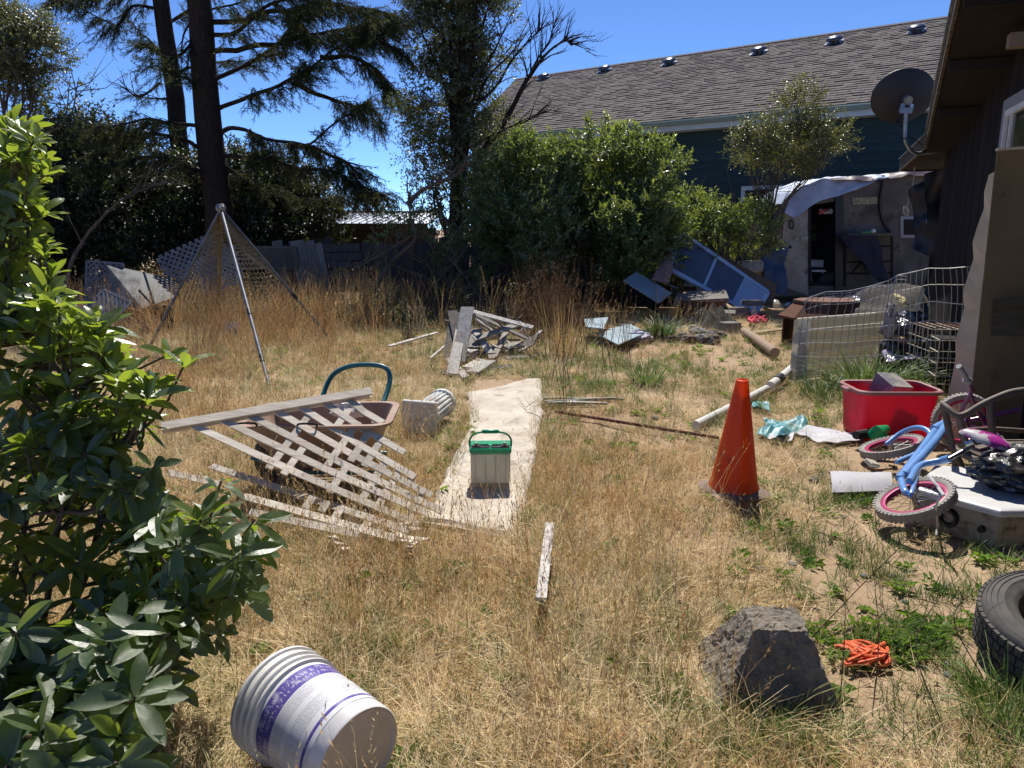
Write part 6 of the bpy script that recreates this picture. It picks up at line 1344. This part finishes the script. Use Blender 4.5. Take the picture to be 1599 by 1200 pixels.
# tyre
tyc = V((1.99, 2.44, .13)); tq_ = V((-.08, -.17, .98)).normalized().to_track_quat('Z', 'Y').to_matrix().to_4x4(); tq_.translation = tyc
ty = thing('car_tyre', 'worn grey car tyre lying flat at the right edge of the foreground', 'tyre', M_=tq_)
prof = [(.175, -.075), (.185, -.085), (.22, -.098), (.262, -.092), (.285, -.078), (.293, -.05), (.296, .0), (.293, .05), (.285, .078), (.276, .086), (.274, .083), (.262, .092), (.259, .089), (.243, .096), (.240, .093), (.22, .098), (.217, .095), (.196, .091), (.185, .085), (.175, .075), (.179, .0)]
MB().lathe(prof, 72, None, True).build('carcass', m_rubber, ty, smooth=True)
b = MB()
for k in range(60):
    for z in (-.055, -.018, .018, .055): a = 2 * pi * (k + (.5 if abs(z) < .03 else 0)) / 60; M3 = Matrix.Rotation(a, 3, 'Z'); b.box(M3 @ V((.296, 0, z)), (.012, .024, .028), M3)
b.build('tread_blocks', m_rubber, ty, kind='stuff')
# orange cord and plank
m_oc = mat('orange cord', (.80, .13, .03), (.55, .09, .03), scale=20, rough=.6, bump=.4); r = random.Random(15); b = MB()
o = G(1345, 1022); b.tube(curve([G(1303, 1010, .02), G(1325, 1012, .03), G(1335, 1022, .03), G(1350, 1038, .02), G(1358, 1030, .03), G(1335, 1012, .04), G(1318, 1004, .03), G(1345, 1008, .04), G(1370, 1024, .03), G(1385, 1026, .02), G(1372, 1038, .02), G(1388, 1034, .03), G(1380, 1018, .04), G(1350, 1003, .03), G(1330, 1006, .04), G(1360, 1022, .04), G(1340, 1030, .02)], 7), .0085, 8)
for _ in range(3): b.tube(curve([G(1305 + 80 * r.random(), 1004 + 34 * r.random(), .02 + .03 * r.random()) for _ in range(5)], 6), .007, 7)
one(b, 'orange_strap', m_oc, 'bunched orange cord lying on the bare soil right of the pier block', 'cord', smooth=True)
pa, pb = G(859, 818, .17), G(845, 936, .15); d = pb - pa; o = MB().bar(-d / 2, d / 2, .042, .014).build('wooden_stake', m_palew, label='thin bleached wooden stake lying in the grass below the carpet strip', cat='stake'); o.location = (pa + pb) / 2
r = random.Random(44)
for i in range(70):
    x, y = r.uniform(1.0, 3.2), r.uniform(2.2, 6.5); s = r.uniform(.006, .02) * (1 + (i % 9 == 0)); b = blob(MB(), (0, 0, s * .3), (s, s * r.uniform(.6, 1.3), s * .6), .4, 2, 8, 6, seed=i)
    o = b.build('pebble', m_cin, label='small grey pebble on the bare sandy soil', cat='pebble', group='pebbles on the bare soil', smooth=True); o.location = (x, y, ground_z(x, y))
# ------------------------------------------------------------ big leaved rhododendron in the left foreground
m_rhoY = mat('young rhododendron leaf', (.11, .155, .035), (.14, .20, .05), scale=9, rough=.28, spec=.8, isl=True, rand=.3, hue=.02, trans=.45, tcol=(.36, .46, .04), bump=.2, bscale=60)
m_stem = mat('brown twig', (.13, .10, .065), (.08, .06, .04), scale=30, rough=.85)
def big_leaf(seed):
    r = random.Random(seed); b = MB(); n = 6; dr = r.uniform(.1, .5); fo = r.uniform(.15, .5); tw = r.uniform(-.3, .3); vs = []
    for k in range(n + 1):
        t = k / n; w = .5 * .36 * (sin(pi * min(1, t * .93 + .04) ** 1.15)) ** .75 if 0 < k < n else (.012 if k == 0 else .004)
        z = -dr * t * t * .5 + .02 * sin(t * 7 + seed); a = tw * t; ce = V((0, t, z))
        for s_ in (-1, 0, 1): vs.append(ce + V((s_ * w * cos(a), 0, abs(s_) * w * fo + s_ * w * sin(a))))
    fs = []
    for k in range(n):
        for s_ in (0, 1): i = k * 3 + s_; fs.append((i, i + 1, i + 4, i + 3))
    b.add(vs, fs); return b
leaf_me = {}
for nm, mm in (('Y', m_rhoY), ('D', m_rho)):
    leaf_me[nm] = [big_leaf(i).mesh('leaf', mm, True) for i in range(7)]
r = random.Random(101)
XM = [(150, 20), (190, 62), (230, 82), (300, 90), (400, 85), (450, 110), (500, 150), (540, 190), (600, 250), (650, 250), (700, 170), (740, 200), (790, 330), (850, 390), (900, 375), (960, 335), (1010, 290), (1070, 270), (1120, 215), (1200, 200), (1300, 190)]
def xm(y):
    for (a, b_), (c_, d_) in zip(XM, XM[1:]):
        if a <= y <= c_: return b_ + (d_ - b_) * (y - a) / (c_ - a)
    return 0
def Yof(y): return 2.65 - (y - 200) / 1000 * 1.25
wh = []
for _ in range(760):
    y = r.uniform(195, 1290); x = xm(y) - abs(r.gauss(0, 1)) * 150 - 8 if r.random() < .6 else r.uniform(-260, xm(y) - 10)
    back = r.random() ** 1.3 * .65
    wh.append((x, y, Yof(y) + back))
wh += [(288, 568, 2.25), (262, 555, 2.3), (228, 600, 2.2), (160, 520, 2.4), (205, 640, 2.1), (345, 752, 1.95), (330, 800, 1.95), (398, 812, 1.9), (405, 855, 1.9), (372, 900, 1.85), (380, 925, 1.85), (300, 960, 1.8), (345, 985, 1.8), (240, 730, 2.0), (205, 770, 2.0), (275, 845, 1.85), (52, 222, 2.6), (40, 258, 2.6), (68, 330, 2.6), (70, 395, 2.5), (88, 455, 2.5), (60, 480, 2.4), (225, 1010, 1.7), (170, 1000, 1.65), (210, 1090, 1.5)]
rb0 = V((-1.75, 2.15, 0)); rh = thing('rhododendron', 'large leaved glossy green rhododendron filling the left foreground', 'shrub', tuple(rb0))
limbsP = []; b = MB()
for (x, y, Y) in [(20, 260, 2.7), (-80, 350, 2.8), (60, 470, 2.5), (-60, 600, 2.4), (120, 600, 2.3), (180, 700, 2.15), (100, 800, 2.0), (290, 900, 1.95), (60, 950, 1.8), (160, 1000, 1.75), (-120, 900, 1.8), (20, 1150, 1.5), (150, 1130, 1.6), (-150, 700, 2.1), (-150, 450, 2.5)]:
    e = R(x, y, Y); k = rb0.lerp(e, .5); k.z = e.z * .35; pts = curve([rb0 + V((r.uniform(-.25, .25), r.uniform(-.3, .3), 0)), k + V((r.uniform(-.1, .1), r.uniform(-.1, .1), 0)), e], 8)
    limbsP.append(pts); N = len(pts); b.tube([p - rb0 for p in pts], [.016 - .011 * i / (N - 1) for i in range(N)], 6, cap=False)
leaves = []
allp = [p for L_ in limbsP for p in L_]
for (x, y, Y) in wh:
    e = R(x, y, Y)
    if e.z < .06: continue
    cand = [p for p in allp if p.z < e.z - .03] or allp; q = min(cand, key=lambda p: (p - e).length)
    m_ = q.lerp(e, .5) + V((r.uniform(-.03, .03), r.uniform(-.03, .03), -.03)); pts = curve([q, m_, e], 4)
    if (q - e).length < 1.2: b.tube([p - rb0 for p in pts], [.006 - .003 * i / (len(pts) - 1) for i in range(len(pts))], 5, cap=False)
    ax = ((e - q).normalized() + V((0, -.1, .7))).normalized(); nl = r.randint(7, 11); young = r.random() < (.85 if y < 620 else .16)
    qx = ax.to_track_quat('Z', 'Y').to_matrix(); L0 = r.uniform(.07, .122) * (.82 if y < 500 else 1)
    for k in range(nl):
        a = k * 2.4 + r.uniform(-.3, .3); el = r.uniform(.15, .9) if young else r.uniform(-.35, .65)
        if k > nl - 4 and young: el = r.uniform(.8, 1.2)
        d = qx @ V((cos(a) * cos(el), sin(a) * cos(el), sin(el))); L = L0 * r.uniform(.7, 1.15) * (.75 if k > nl - 3 else 1)
        if r.random() < .25 and not young: d = (d + V((0, 0, -.7))).normalized()
        up = qx @ V((-cos(a) * sin(el), -sin(a) * sin(el), cos(el))); xx = d.cross(up).normalized(); up = xx.cross(d)
        M_ = Matrix((xx * L, d * L, up * L)).transposed().to_4x4(); M_.translation = e - rb0 - ax * (.012 * k * .4) + d * .008
        o = e
        inview = -20 < x < 700
        leaves.append((-(L / Y) * (1 if inview else 0) * (1.0 if Y - Yof(y) < .25 else .55), M_, 'Y' if young and r.random() < .9 else 'D', r.randint(0, 6)))
b.build('stem', m_stem, rh, smooth=True)
leaves.sort(key=lambda t: t[0])
for s_, M_, ty_, k in leaves[:298]: inst(leaf_me[ty_][k], 'leaf', rh, M_)
co = {'Y': MB(), 'D': MB()}
for s_, M_, ty_, k in leaves[298:]:
    me = leaf_me[ty_][k]; co[ty_].add([M_ @ v.co for v in me.vertices], [tuple(p.vertices) for p in me.polygons])
fol = MB(); nY = len(co['Y'].f); fol.add(co['Y'].v, co['Y'].f); fol.mi = 1; fol.add(co['D'].v, co['D'].f)
fol.build('foliage', [m_rhoY, m_rho], rh, smooth=True, kind='stuff')
# ------------------------------------------------------------ grass and weeds
def blade(b, o, a, lean, L, w, seg=3, droop=.5, r=random):
    d = V((cos(a), sin(a), 0)); s_ = V((-sin(a), cos(a), 0)) ; s_ = (s_ + V((0, 0, r.uniform(-.4, .4)))).normalized(); p = V(o); ang = lean; vs = []
    for k in range(seg + 1):
        ww = w * (1 - k / seg) ** .6 * .5
        if k == seg: vs.append(p.copy())
        else: vs += [p - s_ * ww, p + s_ * ww]
        ang2 = ang + droop * (k + 1) / seg; p = p + (d * sin(ang2) + V((0, 0, cos(ang2)))) * (L / seg)
        if p.z < .004: p.z = .004 + r.random() * .01
    fs = [(2 * k, 2 * k + 1, 2 * k + 3, 2 * k + 2) for k in range(seg - 1)] + [(2 * seg - 2, 2 * seg - 1, 2 * seg)]
    b.add(vs, fs)
def tuft(seed, m_, n=24, rad=.05, L=(.1, .28), w=.0026, lean=(0, .7), droop=(.2, 1.0), name='tuft'):
    r = random.Random(seed); b = MB()
    for k in range(n):
        q = rad * r.random() ** .5; t = r.uniform(0, 2 * pi); blade(b, (q * cos(t), q * sin(t), -.01), r.uniform(0, 2 * pi), r.uniform(*lean), r.uniform(*L), w * r.uniform(.6, 1.3), 3, r.uniform(*droop), r)
    return proto(b, name, m_)
def seedgrass(seed, m_, n=7, L=(.25, .42), dense=7, w=.0018):
    r = random.Random(seed); b = MB()
    for k in range(n):
        a = r.uniform(0, 2 * pi); ln = r.uniform(.0, .35); l = r.uniform(*L); d = V((cos(a) * sin(ln), sin(a) * sin(ln), cos(ln))); o = V((r.uniform(-.04, .04), r.uniform(-.04, .04), 0)); s_ = V((-sin(a), cos(a), 0)) * w * .5
        tip = o + d * l + V((cos(a), sin(a), 0)) * l * .08; md = o + d * l * .55; b.add([o - s_, o + s_, md + s_, md - s_, tip], [(0, 1, 2, 3), (3, 2, 4)])
        for j in range(dense):
            t = .68 + .32 * j / dense; q = md.lerp(tip, (t - .55) / .45); aa = r.uniform(0, 2 * pi); dd = (d + V((cos(aa), sin(aa), 0)) * .6).normalized() * r.uniform(.012, .03); s2 = d.cross(dd).normalized() * .0022
            b.add([q, q + dd * .5 + s2, q + dd, q + dd * .5 - s2], [(0, 1, 2, 3)])
    return proto(b, 'seedgrass', m_)
P_dry = [tuft(200 + i, m_straw[(0, 1, 1, 1, 2, 3)[i]], 22, .06, (.06, .19), .0024, (.2, 1.2), (.2, 1.1)) for i in range(6)]
P_thatch = [tuft(230 + i, m_straw[(0, 1, 1, 1, 2, 3)[i]], 24, .09, (.07, .22), .0026, (1.0, 1.6), (-.2, .5)) for i in range(6)]
P_green = [tuft(260 + i, (m_green, m_green, m_dgreen, m_straw[3])[i], 20, .035, (.04, .14), .0035, (0, .8), (.2, .9)) for i in range(4)]
P_seed = [seedgrass(280 + i, m_straw[(0, 1, 0, 2)[i]], 6) for i in range(4)]
P_rust = [seedgrass(300 + i, m_straw[(2, 2, 0)[i]], 9, (.35, .7), 14, .0035) for i in range(3)]
m_weed = mat('broad weed leaf', (.10, .19, .03), rough=.5, isl=True, rand=.35, hue=.02, trans=.35, tcol=(.25, .4, .03))
def rosette(seed, n=12, L=.05, w=.025):
    r = random.Random(seed); b = MB()
    for k in range(n):
        a = r.uniform(0, 2 * pi); el = r.uniform(.0, .9); o = V((r.uniform(-.03, .03), r.uniform(-.03, .03), r.uniform(.0, .03))); leafq(b, o, V((cos(a) * cos(el), sin(a) * cos(el), sin(el))), V((0, 0, 1)), L * r.uniform(.6, 1.3), w * r.uniform(.7, 1.2), .15, .3)
    return proto(b, 'rosette', m_weed)
P_long = [tuft(500 + i, m_straw[(1, 0, 1)[i]], 7, .05, (.22, .42), .0024, (.2, 1.0), (.5, 1.7)) for i in range(3)]
P_weed = [rosette(320 + i) for i in range(3)]
P_stalk = []
for i in range(3):
    r = random.Random(340 + i); b = MB()
    for k in range(5):
        a = r.uniform(0, 2 * pi); l = r.uniform(.5, 1.0); d = V((cos(a) * .12, sin(a) * .12, 1)).normalized(); o = V((r.uniform(-.08, .08), r.uniform(-.08, .08), 0)); b.tube([o, o + d * l * .6, o + d * l + V((cos(a) * .03, 0, 0))], [.003, .0025, .001], 3, cap=False)
        for j in range(9): q = o + d * l * r.uniform(.45, 1); aa = r.uniform(0, 6.28); leafq(b, q, V((cos(aa), sin(aa), .7)), V((0, 0, 1)), r.uniform(.02, .05), .008, .1, .1)
    P_stalk.append(proto(b, 'stalk', mat('dead brown stalk', (.20, .12, .06), rough=.9, isl=True, rand=.35, trans=.2)))
def proj(x, y, z=0):
    zz = z - EYE; d = y * cos(PITCH) - zz * sin(PITCH); u = y * sin(PITCH) + zz * cos(PITCH); return 799.5 + F * x / d, 600 - F * u / d
def ip1(L, t):
    if t <= L[0][0]: return L[0][1]
    for (a, b_), (c_, d_) in zip(L, L[1:]):
        if t <= c_: return b_ + (d_ - b_) * (t - a) / (c_ - a)
    return L[-1][1]
LcY = sorted([(y, x) for x, y in Lc]); RcY = sorted([(y, x) for x, y in Rc])
KEEP = [(.86, 2.42, .26), (-.6, 1.93, .17), (-.50, 1.86, .16), (1.315, 4.27, .15), (2.86, 5.6, .36), (2.6, 3.8, .42), (2.3, 3.95, .3), (1.99, 2.44, .33), (2.5, 4.8, .3), (-.7, 5.7, .16), (-1.0, 4.45, .25), (-1.35, 4.45, .22), (2.1, 4.35, .16)]
def clear(x, y):
    for cx, cy, rr in KEEP:
        if (x - cx) ** 2 + (y - cy) ** 2 < rr * rr: return False
    px, py = proj(x, y)
    if 596 < py < 832 and ip1(LcY, py) + 9 < px < ip1(RcY, py) - 9: return False
    return True
def g2(px, py, cx, cy, rx, ry): return math.exp(-(((px - cx) / rx) ** 2 + ((py - cy) / ry) ** 2))
def dryness(px, py):        # how much dry grass grows here, 0..1
    d = .92
    d -= .82 * g2(px, py, 1430, 880, 230, 110) + .75 * g2(px, py, 1500, 1010, 190, 110) + .72 * g2(px, py, 1080, 565, 170, 34) + .5 * g2(px, py, 960, 660, 130, 40) + .5 * g2(px, py, 1420, 700, 200, 60)
    d -= .45 * g2(px, py, 1380, 1130, 120, 60) + .35 * g2(px, py, 700, 650, 50, 40) + .4 * g2(px, py, 1200, 560, 120, 40) + .35 * g2(px, py, 1060, 960, 80, 40)
    if px > 1250: d -= .3
    return max(d, .03)
def greenness(px, py):
    d = .16 + .3 * g2(px, py, 1050, 575, 150, 30) + .35 * g2(px, py, 1270, 830, 90, 70) + .9 * g2(px, py, 1530, 915, 60, 30) + .5 * g2(px, py, 1340, 580, 90, 30) + .6 * g2(px, py, 1380, 780, 90, 16) + .5 * g2(px, py, 700, 540, 120, 50) + .4 * g2(px, py, 700, 700, 50, 30) + .4 * g2(px, py, 870, 700, 40, 50)
    d += .5 * g2(px, py, 920, 600, 100, 40) + .35 * g2(px, py, 1180, 1120, 130, 60) + .35 * g2(px, py, 430, 560, 120, 40) + .9 * g2(px, py, 1590, 1100, 40, 60) + .4 * g2(px, py, 1230, 620, 90, 40) + .35 * g2(px, py, 640, 970, 160, 80) + .5 * g2(px, py, 1400, 1000, 100, 20)
    return min(d, 1)
def grow(name, protos, n, fn, label, cat, scl, ylim=(1.0, 15), xw=(-1.0, 1.0), tilt=.15, seed=0, p=1.0):
    r = random.Random(seed); P = []; E_ = []; S_ = []; tries = 0
    while len(P) < n and tries < n * 30:
        tries += 1; y = ylim[0] + (ylim[1] - ylim[0]) * r.random() ** p; w = .78 * y + .9; x = r.uniform(-w, w)
        if x < -7.5 or x > 6.5 or (x > 5.14 - .365 * (9.3 - y) - .05 and y < 9.6): continue
        px, py = proj(x, y); pr_ = fn(px, py, x, y)
        if r.random() > pr_ or not clear(x, y): continue
        P.append((x, y, ground_z(x, y))); E_.append((r.gauss(0, tilt), r.gauss(0, tilt), r.uniform(0, 6.28))); S_.append(r.uniform(*scl) * (1 + .035 * y))
    idx = None
    if len(protos) == 6:
        idx = []
        for x, y, z in P:
            v = mnoise.noise(V((x * .75, y * .75, 4))) + .5 * mnoise.noise(V((x * 2.1, y * 2.1, 8))) + r.gauss(0, .22)
            idx.append(r.choice((4, 0, 0)) if v > .12 else (r.choice((5, 3, 2)) if v < -.28 else r.choice((1, 2, 3, 0))))
    o = scatter(name, protos, P, E_, S_, idx=idx, kind='stuff'); tag(o, label, cat); return len(P)
N1_ = lambda x, y, f=1.3, o=0: .5 + .9 * mnoise.noise(V((x * f, y * f, o)))
tall = lambda px, py: .25 * (px < 1150) + .7 * g2(px, py, 420, 800, 330, 140) + .6 * g2(px, py, 700, 1000, 400, 160) + .7 * g2(px, py, 350, 540, 240, 110) + .4 * g2(px, py, 900, 830, 120, 80)
grow('thatch', P_thatch, 13500, lambda px, py, x, y: dryness(px, py) * (.35 + .65 * min(1, N1_(x, y, .9, 9) + .3)), 'flattened dry straw thatch matting the yard', 'thatch', (.7, 1.25), (1.0, 14.5), seed=1, p=1.5, tilt=.08)
grow('dry_grass', P_dry, 6500, lambda px, py, x, y: dryness(px, py) ** 1.3 * min(1, max(.05, N1_(x, y, 1.5, 3))) * min(1, .35 + tall(px, py)), 'tangled golden dry grass over most of the yard', 'dry grass', (.6, 1.2), (1.0, 14.5), seed=2, p=1.45)
grow('seed_grass', P_seed, 1500, lambda px, py, x, y: dryness(px, py) * min(1, tall(px, py)) * max(0, N1_(x, y, 1.1, 5)), 'thin dry seed headed grass stalks standing above the straw', 'dry grass', (.6, 1.1), (1.05, 13), seed=3, p=1.4)
grow('long_grass', P_long, 1500, lambda px, py, x, y: dryness(px, py) * min(1, .3 + tall(px, py)) * max(.1, N1_(x, y, 1.6, 12)), 'long pale arching grass stems crossing over the straw', 'dry grass', (.7, 1.15), (1.0, 11), seed=12, p=1.4)
grow('green_grass', P_green, 6500, lambda px, py, x, y: greenness(px, py) * max(0, N1_(x, y, 2.2, 7)) * 1.2, 'short green grass patches among the straw', 'grass', (.6, 1.2), (1.0, 14), seed=4, p=1.4)
grow('rusty_weeds', P_rust, 620, lambda px, py, x, y: g2(px, py, 330, 500, 210, 42) + .35 * g2(px, py, 600, 490, 120, 30) + .3 * g2(px, py, 300, 640, 60, 60), 'rusty brown dried weeds around the netting tripod', 'weeds', (.6, 1.05), (4, 14.5), seed=5)
grow('tall_stalks', P_stalk, 210, lambda px, py, x, y: g2(px, py, 850, 515, 38, 30) + .5 * g2(px, py, 640, 480, 120, 14) + .12 * g2(px, py, 950, 560, 60, 60), 'tall dead brown stalks in front of the big shrub', 'weeds', (.5, 1.0), (5, 14.6), seed=6)
grow('broad_weeds', P_weed, 900, lambda px, py, x, y: g2(px, py, 1400, 1000, 110, 26) + .7 * g2(px, py, 1380, 785, 70, 12) + .12 * greenness(px, py) + .4 * g2(px, py, 1160, 1010, 40, 60) + .3 * g2(px, py, 700, 680, 40, 30), 'low broad leaved green weeds in patches', 'weeds', (.5, 1.0), (1.2, 12), seed=7, p=1.3)
# twigs and litter
m_lit = mat('dead twig', (.17, .12, .08), rough=.9, isl=True, rand=.5)
b = MB(); r = random.Random(90)
for k in range(900):
    y = 1.1 + 9 * r.random() ** 1.4; x = r.uniform(-.75 * y - .5, .75 * y + .5)
    if not clear(x, y): continue
    a = r.uniform(0, pi); l = r.uniform(.02, .12); p0 = V((x, y, ground_z(x, y) + .006)); d = V((cos(a) * l, sin(a) * l, r.uniform(0, .02))); b.tube([p0, p0 + d * .5 + V((0, 0, .004)), p0 + d], r.uniform(.0012, .003), 3)
b.build('twig_litter', m_lit, kind='stuff', label='fine dead twigs and bits scattered on the soil', cat='litter')
# countable plants ---------------------------------------------------------
def tussock(px, py, hgt, n, lab, m_=m_green, w=.007, droop=(.6, 1.5), lean=(.0, .7), rad=.09, name='grass_tussock', z=0):
    g_ = G(px, py); r = random.Random(int(px)); b = MB()
    for k in range(n):
        q = rad * r.random() ** .5; t = r.uniform(0, 2 * pi); blade(b, (q * cos(t), q * sin(t), -.01), t + r.gauss(0, .5), r.uniform(*lean), hgt * r.uniform(.5, 1.25), w * r.uniform(.6, 1.3), 5, r.uniform(*droop), r)
    o = b.build(name, m_, label=lab, cat='grass clump'); o.location = g_; return o
tussock(1030, 528, .42, 260, 'dark green arching grass clump beside the ash heap', m_dgreen, .014, rad=.16)
tussock(1010, 600, .36, 200, 'bright green grass clump on the bare ground left of the cone', m_green, .009, rad=.14)
tussock(1350, 610, .46, 420, 'big bright green arching grass clump behind the red tote', m_green, .011, rad=.26); tussock(1290, 618, .3, 220, 'low dark green grass clump at the foot of the cream siding', m_dgreen, .010, rad=.22)
tussock(1400, 612, .42, 260, 'green arching grass clump under the black tub', m_green, .010, rad=.2); tussock(1530, 925, .11, 90, 'small green grass clump in front of the sink', m_green, .004, rad=.08)
tussock(928, 605, .2, 80, 'small green grass clump between the rods and board heap', m_green, .006, rad=.08); tussock(1385, 905, .1, 70, 'small yellow green grass tuft on the bare soil below the bicycle', m_straw[3], .004, rad=.07)
tussock(1585, 1120, .22, 160, 'bright green grass clump in the shade of the tyre', m_green, .006, rad=.12); tussock(880, 560, .75, 120, 'tall dry clump of brown grass in front of the large shrub', m_straw[0], .008, (.1, .5), (0, .3), .2)
tussock(1195, 1130, .24, 70, 'thin green and dry grass growing in front of the pier block', m_straw[3], .004, (.3, 1.2), (.1, .8), .10); tussock(1150, 1150, .2, 60, 'green blades at the left foot of the pier block', m_green, .004, (.3, 1.2), (.2, .9), .07); tussock(1260, 1140, .2, 60, 'green blades at the right foot of the pier block', m_dgreen, .004, (.3, 1.2), (.2, .9), .08)
m_bram = mat('bramble leaf', (.10, .11, .03), rough=.55, isl=True, rand=.45, hue=.03, trans=.3, tcol=(.25, .22, .04))
sp_br = [leaf_sprig(400 + i, 10, .22, .025, .04, .3, m_bram) for i in range(3)]
for i, (px, py, rx, ry, Y, lab) in enumerate([(585, 485, 62, 34, 11.5, 'low olive bramble bush behind the board heap at the left'), (500, 500, 40, 22, 11.0, 'small bramble bush by the right foot of the netting tripod'), (680, 480, 55, 26, 12.0, 'brownish bramble bush in front of the dark fence boards'), (790, 480, 45, 24, 12.2, 'low leafy bramble bush right behind the board heap'), (640, 525, 40, 18, 10.3, 'small olive bush beside the long pale board')]):
    plant('bramble_bush', lab, 'bush', gp(px, 480, Y), [ell(px, py, rx, ry, Y)], sp_br, 300, .7, (.7, 1.2), .012, seed=400 + i, cut=-.05, nf=2.4)
m_blk = mat('dark dead stem', (.085, .055, .035), rough=.9)
for i, (pts, lab) in enumerate([([(1255, 1010, 0), (1330, 930, .22), (1400, 860, .45), (1432, 822, .58)], 'long dark bare stem arching over the bare soil right of the pier block'), ([(1478, 1150, 0), (1430, 1010, .2), (1470, 930, .32), (1500, 895, .4)], 'dark bare weed stem near the tyre'), ([(1310, 1110, 0), (1318, 1010, .2), (1322, 880, .42)], 'thin upright dark stem behind the pier block'),
                                 ([(1362, 1120, 0), (1372, 1000, .2), (1365, 900, .36)], 'thin upright dark stem right of the orange cord'), ([(1535, 1060, 0), (1490, 960, .2), (1560, 900, .3)], 'dark branching stem by the tyre rim'), ([(835, 700, 0), (845, 655, .2), (820, 640, .32), (855, 615, .45)], 'dark dry twig standing at the carpet edge')]):
    o = G(*pts[0]); b = MB(); W_ = []
    for k, (x, y, z) in enumerate(pts): W_.append(G(x, y, z) - o)
    c_ = curve(W_, 6); b.tube(c_, [.0024 * (1 - .7 * k / (len(c_) - 1)) for k in range(len(c_))], 5); r = random.Random(i)
    for _ in range(8): q = c_[r.randint(5, len(c_) - 1)]; d = V((r.uniform(-1, 1), r.uniform(-1, 1), r.uniform(.1, 1))) * .05; b.tube([q, q + d, q + d * 1.5 + V((0, 0, .01))], [.0014, .001, .0006], 3)
    ob = b.build('dead_weed', m_blk, label=lab, cat='weed'); ob.location = o
m_fl = mat('orange red petal', (.75, .10, .02), rough=.5, trans=.3)
fo = gp(806, 462, 13.0); ft2 = thing('red_flower', 'tiny orange red flowers among leaves at the foot of the large shrub', 'flower', tuple(fo)); b = MB(); r = random.Random(3)
for k in range(7):
    c_ = R(798 + r.uniform(-4, 14), 440 + r.uniform(-6, 12), 13.0) - fo
    for j in range(6): a = j * 1.05; leafq(b, c_, V((cos(a), sin(a), .5)), V((0, 0, 1)), .045, .025, .1, .2)
b.build('petals', m_fl, ft2); b = MB()
for k in range(16): blade(b, (r.uniform(-.2, .2), 0, 0), r.uniform(0, 6.28), r.uniform(.1, .5), r.uniform(.4, .6), .02, 4, .6, r)
b.build('leaves', m_green, ft2)

m_dl = mat('dead leaf', (.22, .13, .07), rough=.85, isl=True, rand=.5, hue=.02, trans=.2); b = MB(); r = random.Random(91)
for k in range(1300):
    y = 1.1 + 10 * r.random() ** 1.3; x = r.uniform(-.8 * y - .4, .8 * y + .4)
    if not clear(x, y) or x > 5.1 - .365 * (9.3 - y): continue
    a = r.uniform(0, 6.28); leafq(b, V((x, y, ground_z(x, y) + r.uniform(.006, .03))), V((cos(a), sin(a), r.uniform(-.1, .3))), V((0, 0, 1)), r.uniform(.015, .05), r.uniform(.006, .02), .2, .2)
b.build('leaf_litter', m_dl, kind='stuff', label='brown dead leaves scattered between the straw', cat='litter')
print('TRIS', TRIS)
